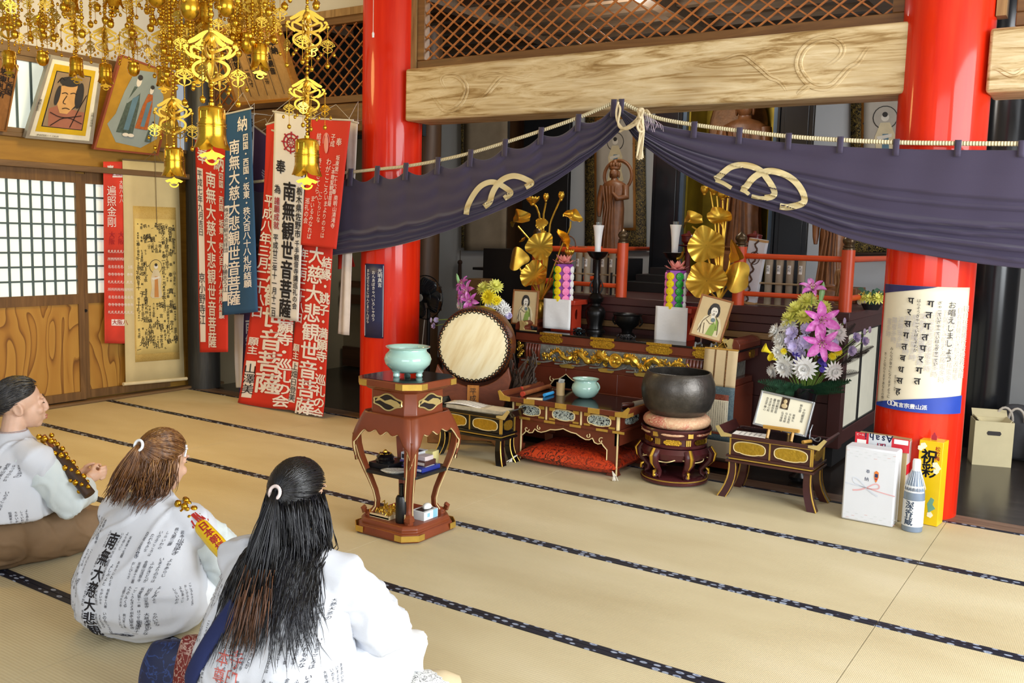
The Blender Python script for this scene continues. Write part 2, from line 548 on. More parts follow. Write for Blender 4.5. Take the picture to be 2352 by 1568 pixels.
# the plane of pillars, y = 5.85
PY = 5.85
RED = NT('vermilion_lacquer')
_v = RED.co((6, 6, 0.5))
_f = RED.noise(_v, 3.0, 4)
RED.set(RED.ramp(_f, [(0.3, '#cb1d06'), (0.7, '#dc300f')]), 0.38)
RED.b.inputs['Specular IOR Level'].default_value = 0.15
RED.b.inputs['Coat Weight'].default_value = 0.45
RED.b.inputs['Coat Roughness'].default_value = 0.07
RED.bump(RED.noise(RED.co((30, 30, 1.0)), 2.0, 3), 0.12, 0.003)
RED = RED.m
for n_, x in enumerate((-5.055, -0.965)):
    b = B(); b.lathe([(0.241, 0.0), (0.241, 1.0), (0.240, 2.4), (0.240, 4.02)], (x, PY, 0), 48)
    struct('pillar_%s' % ('left', 'right')[n_], b, RED)
BLACKP = M('black_lacquer', '#16171a', 0.22, var=0.2, scale=3)
b = B(); b.lathe([(0.15, 0), (0.15, 4.0)], (-7.42, 5.86, 0), 28); struct('pillar_corner', b, wood('black_pillar_wood', '#2a2b2b', '#3b3c3b', '#4a4b4a', 'Z', 6, 0.4))
_p = at(2290, 620, Y=8.15)
b = B(); b.lathe([(0.165, -0.03), (0.165, 4.0)], (_p.x, 8.15, 0), 32); struct('pillar_black', b, BLACKP)
b = B(); b.lathe([(0.14, -0.03), (0.14, 3.5)], (-5.78, 7.2, 0), 20); struct('pillar_sanctum', b, wood('old_brown_post', '#3b2716', '#4f3620', '#5d4128', 'Z', 5, 0.5))


def beam_mat():
    t = NT('weathered_keyaki_beam')
    v = t.co((0.7, 7, 7))
    f = t.noise(v, 2.2, 7, 0.66, 1.6)
    f2 = t.noise(t.co((1.2, 3, 3)), 1.1, 3)
    c = t.ramp(f, [(0.24, '#6a4a20'), (0.37, '#a08150'), (0.48, '#cbb285'), (0.66, '#e2cfa9'), (0.8, '#ead9b8')])
    c = t.mix(t.ramp(f2, [(0.5, (0, 0, 0, 1)), (0.75, (0.5, 0.5, 0.5, 1))]), c, '#7d5b28')
    t.set(c, 0.55)
    t.bump(f, 0.35, 0.01)
    return t.m


BEAM = beam_mat()
# great beam with carved scrolls
BF = 5.70
b = B()
NB = 40
for x0, x1, z0, z1 in ((-4.80, -1.12, 2.405, 2.80), (-0.735, 2.6, 2.38, 2.72)):
    b.box(((x0+x1)/2, 5.86, (z0+z1)/2), (x1-x0, 0.32, z1-z0))
bm_ = struct('beam_main', b, BEAM, bevel=0.018)


def carve(path, ws, name='carved_scroll'):
    """raised scroll outline on the beam face, given as photo pixels"""
    p2 = [at(x, y, Y=BF) for x, y in path]
    # smooth
    for _ in range(2):
        q = [p2[0]]
        for i in range(len(p2)-1): q += [p2[i]*0.75+p2[i+1]*0.25, p2[i]*0.25+p2[i+1]*0.75]
        p2 = q+[p2[-1]]
    n = len(p2)
    for side in (-1, 1):
        pts = []
        for i, p in enumerate(p2):
            d = p2[min(i+1, n-1)]-p2[max(i-1, 0)]; d.normalize()
            w = ws*(0.35+0.65*math.sin(PI*min(1, (i+0.4)/n)))
            pts.append(p+Vector((-d.z, 0, d.x))*side*w+Vector((0, 0.004, 0)))
        bb = B(); bb.tube(pts, [0.0105*math.sin(PI*(i+0.6)/(n+0.2))+0.002 for i in range(n)], 6); bb.build(name, BEAM, bm_)


def crop(pts, x0, y0, s): return [(x0+x/s, y0+y/s) for x, y in pts]


carve(crop([(735, 770), (690, 740), (660, 690), (640, 640), (665, 610), (740, 598), (800, 625), (850, 690), (845, 760), (800, 840), (740, 885), (680, 895), (640, 860), (600, 800), (560, 770), (530, 740), (510, 680)], 830, 0, 3.51), 0.013)
carve(crop([(885, 930), (890, 850), (940, 800), (1000, 780), (1060, 700), (1110, 640), (1150, 610), (1210, 625), (1300, 640), (1370, 600), (1415, 565)], 830, 0, 3.51), 0.012)
carve(crop([(900, 625), (960, 625), (1020, 600), (1090, 605), (1150, 585), (1200, 590)], 830, 0, 3.51), 0.008)
carve(crop([(1100, 360), (1060, 400), (1085, 425), (1130, 405), (1190, 360), (1208, 310), (1180, 265), (1120, 240), (1040, 250), (960, 300), (920, 380), (925, 440), (960, 500), (1010, 545), (1080, 560), (1140, 545), (1200, 480), (1240, 430), (1300, 400), (1340, 330), (1380, 285), (1430, 315), (1480, 295)], 1500, 0, 2.76), 0.014)
carve(crop([(310, 350), (380, 385), (450, 385), (520, 355), (580, 350), (640, 400), (700, 450), (740, 490), (800, 510), (840, 560), (850, 600)], 1500, 0, 2.76), 0.010)
carve(crop([(580, 345), (640, 325), (700, 320), (760, 310), (820, 325), (865, 300)], 1500, 0, 2.76), 0.008)
carve(crop([(910, 600), (950, 570), (985, 545), (1010, 535)], 1500, 0, 2.76), 0.009)
carve(crop([(2140, 430), (2190, 430), (2240, 460), (2290, 480), (2330, 450), (2352, 430)], 1500, 0, 2.76), 0.009)
# lower beam of the left bay
b = B(); b.box((-6.35, 5.88, 2.47), (2.2, 0.2, 0.235)); struct('beam_left_bay', b, wood('dark_beam', '#4a3015', '#6d4b24', '#8b6839', 'X', 6, 0.5, 12, 0.3), bevel=0.012)
b = B(); b.box((-6.35, 5.88, 3.66), (2.2, 0.08, 0.72)); struct('wall_front_left', b, PLASTER, smooth=0)
b = B(); b.box((1.0, 5.88, 3.7), (3.4, 0.08, 0.7)); b.box((-3.0, 5.88, 3.82), (3.7, 0.08, 0.46)); struct('wall_front_upper', b, PLASTER, smooth=0)

SLAT = wood('lattice_slat', '#8a4f22', '#a8652f', '#b87439', 'X', 6, 0.5, 6, 0.0)


def transom(name, x0, x1, z0, z1, y, fr, pitch, slope, mats, sx=0.0095):
    b = B()
    w = fr
    b.box(((x0+x1)/2, y, z0+w/2), (x1-x0, 0.07, w)); b.box(((x0+x1)/2, y, z1-w/2), (x1-x0, 0.07, w))
    b.box((x0+w/2, y, (z0+z1)/2), (w, 0.07, z1-z0-2*w)); b.box((x1-w/2, y, (z0+z1)/2), (w, 0.07, z1-z0-2*w))
    f = struct(name, b, mats[0], bevel=0.006)
    xa, xb, za, zb = x0+w, x1-w, z0+w, z1-w
    H = zb-za; run = H/slope
    for sgn, yo in ((1, -0.012), (-1, 0.012)):
        k = xa-run
        while k < xb:
            p = Vector((k, za)) if sgn > 0 else Vector((k, zb)); q = Vector((k+run, zb if sgn > 0 else za))
            t0 = max(0, (xa-p.x)/run); t1 = min(1, (xb-p.x)/run)
            if t1-t0 > 0.02:
                a = p.lerp(q, t0); c = p.lerp(q, t1)
                sl.append((a, c, y+yo, f, mats[1], sx))
            k += pitch
    return f


sl = []
T1 = transom('trim_lattice_main', -4.775, -1.19, 2.80, 3.75, 5.84, 0.075, 0.125, 0.72, [BROWN, SLAT])
T2 = transom('trim_lattice_left', -7.25, -5.30, 2.60, 3.30, 5.86, 0.06, 0.125, 0.85, [BROWN, SLAT])
T3 = transom('trim_lattice_right', -0.63, 2.5, 2.74, 3.75, 5.84, 0.075, 0.125, 0.72, [BROWN, SLAT])
for f in (T1, T2, T3):
    bb = B()
    for a, c, y, ff, m, sx in sl:
        if ff is f:
            d = (c-a).normalized(); nrm = Vector((-d.y, d.x))*sx/2
            bb.prism([tuple(a+nrm), tuple(a-nrm), tuple(c-nrm), tuple(c+nrm)], 0.014, off=y-0.007)
    bb.build('lattice', SLAT, f, smooth=0)
b = B()
for x in (-4.80, -1.165, -0.70): b.box((x, 5.84, 3.3), (0.05 if x < -2 else 0.05, 0.1, 1.0))
for x in (-5.29,): b.box((x, 5.86, 3.05), (0.05, 0.1, 1.3))
b.box((-6.35, 5.86, 3.325), (2.2, 0.12, 0.06))
struct('trim_4', b, wood('pale_post_wood', '#7a5a34', '#9c7a4c', '#b09064', 'Z', 6, 0.5, 10, 0.1))
# dark boards far behind the left lattice
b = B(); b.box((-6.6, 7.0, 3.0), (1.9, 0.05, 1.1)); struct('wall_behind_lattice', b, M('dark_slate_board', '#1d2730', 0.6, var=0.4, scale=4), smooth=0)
# ================================================================ ALTAR FURNITURE
MAROON = M('maroon_lacquer', '#642d1d', 0.24, var=0.12, scale=5, bump=0.02)
MAROON_D = M('dark_maroon_board', '#43211f', 0.42, var=0.12, scale=4)
BLACK = M('black_lacquer_gloss', '#0d0d0f', 0.10, var=0)
BLACKM = M('black_satin', '#141416', 0.45, var=0.1)
GOLD = M('gilt', '#e2b848', 0.33, 0.88, var=0.10, scale=20)
GOLDP = M('gold_paint', '#d2ad52', 0.42, 0.75, var=0.1, scale=30)
GOLDR = M('gold_relief', '#cda136', 0.34, 0.95, var=0.35, scale=90, bump=0.9, bscale=95)
CREAM = M('cream_line', '#e4cf98', 0.5)
SILVERG = M('grey_wave_carving', '#8b8a80', 0.5, 0.3, var=0.4, scale=40, bump=0.6, bscale=60)
VERM = M('orange_red_rail', '#c9481c', 0.38, var=0.10, scale=6)
REDL = M('red_lacquer_stand', '#a93420', 0.3, var=0.08)
WHITE = M('white_paper', '#eceae6', 0.8, var=0.03)
CELADON = M('celadon_glaze', '#a9cfc4', 0.12, var=0.05, scale=4, Coat_Weight=0.5)


def spiral(c, r0, r1, turns, a0=0.0, n=26, y=0.0, flip=1):
    return [(c[0]+(r0+(r1-r0)*i/n)*math.cos(a0+flip*2*PI*turns*i/n), y, c[1]+(r0+(r1-r0)*i/n)*math.sin(a0+flip*2*PI*turns*i/n)) for i in range(n+1)]


def plate(w, h, n=5):
    """lobed plate outline (gold fitting)"""
    a, c = w/2, h/2
    return [(-a, 0), (-a+0.10*h, c*0.55), (-a+0.35*h, c*0.62), (-a+0.5*h, c), (a-0.5*h, c), (a-0.35*h, c*0.62), (a-0.10*h, c*0.55), (a, 0),
            (a-0.10*h, -c*0.55), (a-0.35*h, -c*0.62), (a-0.5*h, -c), (-a+0.5*h, -c), (-a+0.35*h, -c*0.62), (-a+0.10*h, -c*0.55)]


def off(poly, x, z): return [(p[0]+x, p[1]+z) for p in poly]


def cusp(w, h):
    """half path of a cusped opening from left foot to centre: list of (x,z) with x from -w/2 to 0"""
    q = [(-0.5, 0), (-0.5, 0.42), (-0.46, 0.56), (-0.44, 0.66), (-0.40, 0.60), (-0.36, 0.64), (-0.335, 0.80), (-0.30, 0.72), (-0.26, 0.70), (-0.20, 0.78), (-0.15, 0.88), (-0.09, 0.90), (-0.04, 0.95), (0, 1.0)]
    return [(x*w, z*h) for x, z in q]


def cusp_panel(b, x0, x1, z0, z1, zo, lw, y, th, mi=0, line=None):
    """panel between x0..x1, z0..z1 with a cusped opening rising from z0 to zo, legs of width lw; returns the cusp path"""
    cx = (x0+x1)/2; L = cusp(x1-x0-2*lw, zo-z0)
    path = [(cx+x, z0+z) for x, z in L]+[(cx-x, z0+z) for x, z in L[::-1][1:]]
    # left half / right half to keep the n-gon simple
    n = len(L)
    b.prism([(x0, z0)]+path[:n]+[(cx, z1), (x0, z1)], th, mi, off=y)
    b.prism([(cx, z1)]+path[n-1:]+[(x1, z0), (x1, z1)], th, mi, off=y)
    return path


# ---------------- raised platform with its railing
PX0, PX1, PF, PB, PT = -4.14, -1.565, 6.51, 8.70, 1.09
plat = thing('altar_platform', 'dark maroon plank platform with orange railing behind the long altar table', 'altar platform', ((PX0+PX1)/2, PF, 0))
def loc(p, o): return Vector(p)-Vector(o.location)
ox, oy = plat.location.x, plat.location.y
b = B()
b.box(((PX0+PX1)/2-ox, (PF+PB)/2-oy+0.03, 0.075), (PX1-PX0-0.12, PB-PF-0.08, 0.15))
b.build('plinth', BLACKM, plat)
b = B()
hs = [0.15, 0.45, 0.855, 0.905, 0.97, 1.03]
for i in range(len(hs)-1):
    b.box(((PX0+PX1)/2-ox, 0.03-0.004*(i % 2), (hs[i]+hs[i+1])/2), (PX1-PX0-0.04, 0.05, hs[i+1]-hs[i]-0.004), 1 if i == 2 else 0)
b.build('front_boards', [MAROON_D, wood('tan_strip', '#6d5030', '#80603a', '#8f6d43', 'X', 6, 0.5)], plat, bevel=0.003)
b = B()
b.box((PX1-ox-0.045, 0.02, 0.59), (0.09, 0.09, 0.88))
b.build('corner_frame', MAROON_D, plat, bevel=0.004); b = B(); b.box((PX0-ox+0.045, 0.02, 0.59), (0.09, 0.09, 0.88))
b.build('corner_frame', MAROON_D, plat, bevel=0.004); b = B()
b.box((PX1-ox-0.05, (PB-PF)/2, 0.20), (0.06, PB-PF-0.1, 0.10)); b.box((PX1-ox-0.05, (PB-PF)/2, 0.98), (0.06, PB-PF-0.1, 0.10))
b.build('side_frame', MAROON_D, plat, bevel=0.004)
for k, y0 in enumerate((0.085, 0.62, 1.2, 1.78)):
    b = B(); b.box((PX1-ox-0.05, y0+0.26, 0.59), (0.02, 0.52, 0.68), 0)
    for yy in (y0, y0+0.52): b.box((PX1-ox-0.045, yy, 0.59), (0.03, 0.018, 0.70), 1)
    for zz in (0.25, 0.93): b.box((PX1-ox-0.045, y0+0.26, zz), (0.03, 0.52, 0.02), 1)
    b.build('side_panel', [M('cream_panel', '#d9d4c0', 0.8, var=0.05), BLACKM], plat, smooth=0)
b = B(); b.box(((PX0+PX1)/2-ox, (PB-PF)/2, PT-0.03), (PX1-PX0+0.03, PB-PF+0.03, 0.06)); b.build('top_board', MAROON_D, plat, bevel=0.006)
POSTS = [-4.08, -3.30, -2.355, -1.60]
for x in POSTS:
    b = B(); b.lathe([(0.044, 0), (0.044, 0.42)], (x-ox, 0.045, PT), 20); p = b.build('rail_post', VERM, plat)
    b = B(); b.lathe([(0.040, 0), (0.040, 0.010), (0.034, 0.015), (0.038, 0.020), (0.038, 0.027), (0.030, 0.031), (0.030, 0.035), (0.040, 0.048), (0.043, 0.062), (0.036, 0.080), (0.018, 0.095), (0.004, 0.108), (0, 0.109)], (x-ox, 0.045, PT+0.42), 20)
    tag(b.build('finial', M('dark_bronze', '#5a4a36', 0.35, 0.7), p), 'dull bronze onion finial')
for x0, x1 in ((POSTS[0], POSTS[1]), (POSTS[2], POSTS[3])):
    for z, r in ((0.305, 0.020), (0.035, 0.018)):
        b = B(); b.tube([(x0-ox, 0.045, PT+z+0.05), (x1-ox, 0.045, PT+z+0.05)], r, 10); b.build('rail', VERM, plat)
for z in (0.355, 0.085):
    b = B(); b.tube([(POSTS[3]-ox, 0.045, PT+z), (POSTS[3]-ox, 2.2, PT+z)], 0.021, 10); b.build('rail', VERM, plat)
    b = B(); b.tube([(POSTS[0]-ox, 0.045, PT+z), (POSTS[0]-ox, 2.2, PT+z)], 0.021, 10); b.build('rail', VERM, plat)

# ---------------- long altar table
AX0, AX1, AF, AB, AT = -3.93, -2.155, 6.03, 6.47, 0.82
altar = thing('altar_table', 'long maroon lacquer altar table with gilt plates and carved gold dragon frieze', 'altar table', ((AX0+AX1)/2, AF, 0))
ox, oy = altar.location.x, altar.location.y
hw = (AX1-AX0)/2; dp = AB-AF
b = B(); b.box((0, dp/2, 0.813), (2*hw+0.04, dp+0.02, 0.014)); b.build('table_top', BLACK, altar, bevel=0.003)
b = B(); b.box((0, dp/2, 0.775), (2*hw, dp, 0.062)); b.box((0, dp/2, 0.737), (2*hw-0.03, dp-0.03, 0.016)); b.build('fascia', MAROON, altar, bevel=0.004)
for px in (1266, 1384, 1515, 1624):
    x = at(px, 790, Y=AF).x-ox
    b = B(); b.prism(off(plate(0.205, 0.056), x, 0.772), 0.006, off=-0.007); b.box((x, -0.004, 0.812), (0.195, 0.016, 0.018)); b.build('gold_plate', GOLDR, altar)
b = B(); b.prism([(p[0]*0.5+dp*0.7, p[1]+0.772) for p in plate(0.2, 0.056)], 0.006, plane='YZ', off=hw-0.0005); b.build('gold_plate', GOLDR, altar)
# frieze
b = B(); b.box((0, dp/2, 0.665), (2*hw-0.16, dp-0.05, 0.125)); b.build('frieze_back', SILVERG, altar)
def reeds(xc, w):
    b = B()
    for i in range(5):
        b.tube([(xc-w/2+w*(i+0.5)/5, 0.012-0.012*math.sin(PI*(j/6)), 0.605+0.12*j/6) for j in range(7)], w/10*0.95, 8)
    b.build('reeded_column', MAROON, altar)
reeds(-hw+0.16, 0.13); reeds(hw-0.30, 0.13)
r2 = random.Random(5)
for side in (-1, 1):
    b = B(); pts = []; rs = []
    for i in range(44):
        t = i/43
        pts.append((side*(0.075+0.50*t), -0.004-0.012*math.sin(t*19), 0.668+0.034*math.sin(t*17+0.6*side)*(1-0.25*t)))
        rs.append((0.029+0.007*math.sin(t*60))*(1-0.62*t) if t > 0.06 else 0.027)
    b.tube(pts, rs, 8)
    b.ball((side*0.085, -0.02, 0.672), (0.035, 0.022, 0.027), 10, 7)
    b.ball((side*0.055, -0.026, 0.662), (0.020, 0.014, 0.012), 8, 6); b.ball((side*0.055, -0.026, 0.684), (0.022, 0.014, 0.010), 8, 6)
    for k in range(8):
        a = 0.4+k*0.35
        b.tube([(side*0.10, -0.018, 0.672), (side*(0.10+0.045*math.cos(a-1.2)), -0.022, 0.672+0.05*math.sin(a-1.2)), (side*(0.10+0.075*math.cos(a-1.0)), -0.014, 0.672+0.06*math.sin(a-1.0))], [0.006, 0.005, 0.001], 5)
    for k in range(6):
        x = side*(0.17+k*0.068); z = 0.640+0.05*(k % 2)
        b.tube([(x, -0.012, z), (x+side*0.02, -0.022, z-0.012), (x+side*0.035, -0.020, z+0.008)], [0.009, 0.007, 0.002], 5)
        for c in range(3): b.tube([(x+side*0.035, -0.02, z+0.008), (x+side*0.05, -0.02, z+0.012-0.012*c)], [0.004, 0.0008], 4)
    for k in range(26):
        t = k/25; x = side*(0.10+0.46*t); z = 0.668+0.034*math.sin(t*17+0.6*side)+0.018*(1-0.7*t)
        b.tube([(x, -0.014, z), (x+side*0.008, -0.014, z+0.014)], [0.006, 0.0006], 4)
    tag(b.build('dragon_carving', GOLD, altar), 'gilt carved dragon')
b = B()
for k in range(30):
    x = r2.uniform(-hw+0.28, hw-0.40); z = r2.uniform(0.612, 0.715)
    if abs(x) < 0.06: continue
    b.tube(spiral((x, z), 0.004, r2.uniform(0.012, 0.026), r2.uniform(1.0, 1.8), r2.uniform(0, 6), 16, -0.004, r2.choice((-1, 1))), 0.0042, 5)
for k in range(9):
    x = -0.7+k*0.15
    b.tube([(x+0.1*math.sin(j*0.35)-0.02*j, -0.003, 0.610+0.018*math.sin(j*0.6)) for j in range(9)], 0.006, 5)
b.build('wave_carving', SILVERG, altar)
b = B()
for sx in (-1, 1):
    for k in range(7):
        b.tube(spiral((sx*(hw-0.035-0.016*(k % 3)), 0.625+0.016*k), 0.003, 0.017, 1.3, k, 14, -0.006, sx), 0.0042, 5)
b.build('end_scroll_carving', GOLD, altar)
b = B(); cz = 0.668
b.tube([(0.048*math.cos(a), -0.035, cz+0.048*math.sin(a)) for a in [2*PI*i/28 for i in range(28)]], 0.006, 6, closed=True)
b.T = Matrix.Translation((0, -0.028, cz)) @ Matrix.Rotation(PI/2, 4, 'X'); b.lathe([(0.046, -0.01), (0.046, 0.004), (0, 0.004)], (0, 0, 0), 24); b.T = Matrix.Identity(4)
for k in range(3):
    a = PI/2+k*2*PI/3; b.ball((0.021*math.cos(a), -0.034, cz+0.021*math.sin(a)), (0.018, 0.007, 0.017), 10, 6)
tag(b.build('crest_disc', GOLD, altar), 'round gilt crest of three leaves')
b = B()
for k in range(46):
    x = r2.uniform(-hw+0.26, hw-0.38); z = r2.uniform(0.615, 0.715)
    if abs(x) < 0.07: continue
    b.tube(spiral((x, z), 0.003, r2.uniform(0.012, 0.022), r2.uniform(.8, 1.4), r2.uniform(0, 6), 14, -0.010, r2.choice((-1, 1))), 0.006, 5)
b.build('cloud_carving', GOLD, altar)
b = B(); b.box((0, dp/2, 0.583), (2*hw-0.06, dp-0.02, 0.044)); b.build('lower_rail', MAROON, altar, bevel=0.003)
for px in (1224, 1301, 1391, 1475, 1570):
    x = at(px, 850, Y=AF).x-ox
    b = B(); b.prism(off(plate(0.13, 0.030), x, 0.583), 0.004, off=0.004); b.build('rail_plate', GOLDP, altar)
b = B(); paths = []
for k in range(2):
    x0 = -hw+0.02+k*(2*hw-0.04)/2; x1 = x0+(2*hw-0.04)/2
    paths.append(cusp_panel(b, x0, x1, 0.10, 0.561, 0.52, 0.10, 0.012, 0.03))
b.box((0, dp/2, 0.05), (2*hw-0.02, dp, 0.10))
b.box((-hw+0.04, dp/2, 0.30), (0.05, dp-0.04, 0.52)); b.box((hw-0.04, dp/2, 0.30), (0.05, dp-0.04, 0.52))
b.build('leg_panel', MAROON, altar, bevel=0.003)
b = B()
for p in paths: b.tube([(x, 0.012, z) for x, z in p], 0.0035, 5)
for sx in (-1, 1): b.tube(spiral((sx*hw*0.62, 0.47), 0.004, 0.026, 0.8, 1, 14, 0.008, sx), 0.003, 5)
b.build('gold_line', CREAM, altar)
b = B(); b.box((0, dp-0.02, 0.32), (2*hw-0.1, 0.02, 0.46)); b.build('back_board', BLACKM, altar, smooth=0)
for sx in (-1, 1):
    b = B(); x = sx*(hw-0.03)
    b.prism([(x-sx*0.05, 0.820), (x-sx*0.035, 0.842), (x-sx*0.048, 0.872), (x-sx*0.02, 0.893), (x+sx*0.02, 0.886), (x+sx*0.045, 0.86), (x+sx*0.045, 0.820)], dp-0.02, off=0.012)
    e = b.build('end_lip', MAROON, altar, bevel=0.004)
    b = B(); b.prism([(x-sx*0.052, 0.818), (x-sx*0.037, 0.842), (x-sx*0.052, 0.872), (x-sx*0.022, 0.897), (x+sx*0.0, 0.893), (x-sx*0.008, 0.85), (x-sx*0.004, 0.818)], 0.012, off=0.0)
    b.tube([(x-sx*0.055, -0.006, 0.876), (x-sx*0.055, 0.02, 0.876)], 0.015, 12); b.box((x-sx*0.10, 0.008, 0.823), (0.10, 0.02, 0.008))
    b.build('gold_cap', M('pale_gold', '#d8c383', 0.35, 0.6), e)

# ---------------- low table in front, with red cushion beneath
LT = thing('low_table', 'low maroon lacquer table with gilt corners standing over the red cushion', 'low table', (-3.09, 5.36, 0))
w2, dpt = 0.41, 0.49
b = B(); b.box((0, dpt/2, 0.425), (2*w2+0.12, dpt+0.07, 0.02)); b.build('table_top', BLACK, LT, bevel=0.003)
b = B()
for y in (-0.035, dpt+0.035): b.box((0, y, 0.424), (2*w2+0.14, 0.018, 0.034))
for sx in (-1, 1): b.prism([(sx*(w2+0.055), 0.408), (sx*(w2+0.075), 0.408), (sx*(w2+0.095), 0.462), (sx*(w2+0.080), 0.470), (sx*(w2+0.064), 0.446)], dpt+0.07, off=-0.035)
b.build('rim', MAROON, LT, bevel=0.003)
for sx in (-1, 1):
    b = B(); b.prism([(sx*(w2-0.005), 0.436), (sx*(w2+0.05), 0.444), (sx*(w2+0.085), 0.476), (sx*(w2+0.098), 0.468), (sx*(w2+0.078), 0.407), (sx*(w2-0.005), 0.407)], 0.012, off=-0.048)
    b.box((sx*(w2+0.078), 0.0, 0.425), (0.012, 0.09, 0.036)); b.build('corner_plate', GOLDP, LT)
for x in (-0.25, 0.0, 0.25):
    b = B(); b.box((x, -0.046, 0.424), (0.085, 0.006, 0.034)); b.build('rim_plate', GOLDP, LT)
b = B(); b.box((0, dpt/2, 0.355), (2*w2, dpt, 0.095)); b.box((0, dpt/2, 0.299), (2*w2+0.03, dpt+0.03, 0.020)); b.build('box_frame', MAROON, LT, bevel=0.003)
OPAL = NT('mother_of_pearl_inlay'); _v = OPAL.noise(OPAL.co((1, 1, 1)), 55, 3, 0.6, 1.5)
OPAL.set(OPAL.ramp(_v, [(0.35, '#10151c'), (0.47, '#33424e'), (0.52, '#d9e0cf'), (0.60, '#5f7f92'), (0.7, '#e8e6c8')]), 0.25); OPAL = OPAL.m
def lotus(x, z, w, h): return [(x+w/2*math.copysign(abs(math.cos(a))**.75, math.cos(a)), z+h/2*math.copysign(abs(math.sin(a))**.7, math.sin(a))*(1.0 if math.sin(a) > 0 else .86+.14*abs(math.sin(3*a)))) for a in [2*PI*i/48 for i in range(48)]]
for x in (-0.27, 0.0, 0.27):
    b = B(); b.prism(lotus(x, 0.356, 0.165, 0.066), 0.004, off=-0.004); p = b.build('inlay_panel', OPAL, LT, smooth=0)
    b = B(); b.tube([(q[0], -0.004, q[1]) for q in lotus(x, 0.356, 0.172, 0.072)], 0.004, 5, closed=True); b.build('inlay_edge', CREAM, p)
b = B(); b.prism(lotus(dpt/2-0.05, 0.356, 0.20, 0.066), 0.004, plane='YZ', off=w2+0.001); b.build('inlay_panel', OPAL, LT, smooth=0)
b = B()
for x in (-0.405, -0.135, 0.135, 0.405): b.box((x, -0.003, 0.355), (0.010, 0.008, 0.097))
b.box((w2+0.003, 0.005, 0.355), (0.006, 0.01, 0.097)); b.box((w2+0.003, dpt-0.005, 0.355), (0.006, 0.01, 0.097)); b.build('gold_strip', CREAM, LT)
for x in (-0.36, -0.175, 0.095, 0.365, -0.09, 0.18):
    b = B(); b.box((x, -0.002, 0.386), (0.045, 0.006, 0.022)); b.box((x, -0.002, 0.318), (0.045, 0.006, 0.014)); b.build('bracket_plate', GOLDP, LT)
for x in (-0.3, -0.1, 0.1, 0.3, -0.42, 0.42):
    b = B(); b.box((x, -0.016, 0.299), (0.085, 0.006, 0.016)); b.build('base_plate', GOLDP, LT)
b = B(); p1 = cusp_panel(b, -w2, w2, 0.10, 0.29, 0.265, 0.075, 0.0, 0.026)
p2 = cusp_panel(b, -w2, w2, 0.10, 0.29, 0.265, 0.075, dpt-0.026, 0.026)
b.box((w2-0.013, dpt/2, 0.245), (0.026, dpt, 0.09)); b.box((-w2+0.013, dpt/2, 0.245), (0.026, dpt, 0.09))
b.build('apron', MAROON, LT, bevel=0.003)
b = B(); b.tube([(x, -0.002, z) for x, z in p1], 0.004, 5)
for sx in (-1, 1):
    b.tube(spiral((sx*0.19, 0.245), 0.003, 0.018, 0.9, 1.5, 12, -0.003, sx), 0.003, 5); b.tube(spiral((sx*0.29, 0.225), 0.003, 0.022, 0.9, 0.5, 12, -0.003, -sx), 0.003, 5)
b.build('gold_line', CREAM, LT)
for sx in (-1, 1):
    for y in (0, dpt-0.06):
        b = B(); x = sx*(w2-0.0375)
        b.loft([[(x-0.0375, y, 0.11), (x+0.0375, y, 0.11), (x+0.0375, y+0.06, 0.11), (x-0.0375, y+0.06, 0.11)],
                [(x-0.030, y+0.004, 0.03), (x+0.030, y+0.004, 0.03), (x+0.030, y+0.056, 0.03), (x-0.030, y+0.056, 0.03)],
                [(x-0.040, y-0.004, 0.0), (x+0.040, y-0.004, 0.0), (x+0.040, y+0.064, 0.0), (x-0.040, y+0.064, 0.0)]])
        l = b.build('leg', MAROON, LT, bevel=0.003)
        if y == 0:
            b = B(); b.box((x+0.037, -0.001, 0.15), (0.008, 0.008, 0.28)); b.build('gold_edge', CREAM, l)

def brocade():
    t = NT('red_brocade'); v = t.co()
    n1 = t.noise(v, 16, 2, 0.5, 2.6); n2 = t.noise(v, 5, 3)
    c = t.ramp(n1, [(0.44, '#c23a17'), (0.475, '#2a0c10'), (0.52, '#1d0a10'), (0.555, '#c8421b')])
    c = t.mix(t.ramp(n2, [(0.45, (0, 0, 0, 1)), (0.6, (0.45, 0.45, 0.45, 1))]), c, '#b0300f')
    t.set(c, 0.5)
    t.bump(n1, 0.2, 0.003)
    return t.m
b = B()
def cush(u, v):
    x = (u-0.5)*2; y = (v-0.5)*2
    k = max(0, 1-x**4)*max(0, 1-y**4)
    return Vector((x*0.36*(1-0.06*(1-abs(y))*0+0.03*abs(y)**3), y*0.27, 0.055+0.075*k**0.45))
b.grid(cush, 22, 18)
b.grid(lambda u, v: Vector((*cush(u, v).xy, 0.055-0.05*(max(0, 1-((u-.5)*2)**4)*max(0, 1-((v-.5)*2)**4))**0.35)), 22, 18)
cu = b.build('floor_cushion', brocade(), None, smooth=4)
cu.location = (-3.05, 5.56, 0); cu.rotation_euler = (0, 0, 0.03); tag(cu, 'red brocade floor cushion tucked under the low maroon table', 'cushion', )
for sx, sy in ((-1, -1), (1, -1)):
    b = B()
    for k in range(7):
        b.tube([(sx*0.36, sy*0.265, 0.05), (sx*0.385+rnd.uniform(-.01, .01), sy*0.285, 0.03), (sx*(0.40)+rnd.uniform(-.02, .02), sy*0.31+rnd.uniform(-.01, .01), 0.004)], 0.003, 4)
    b.build('tassel', M('white_cord', '#e6e1d6', 0.8), cu)

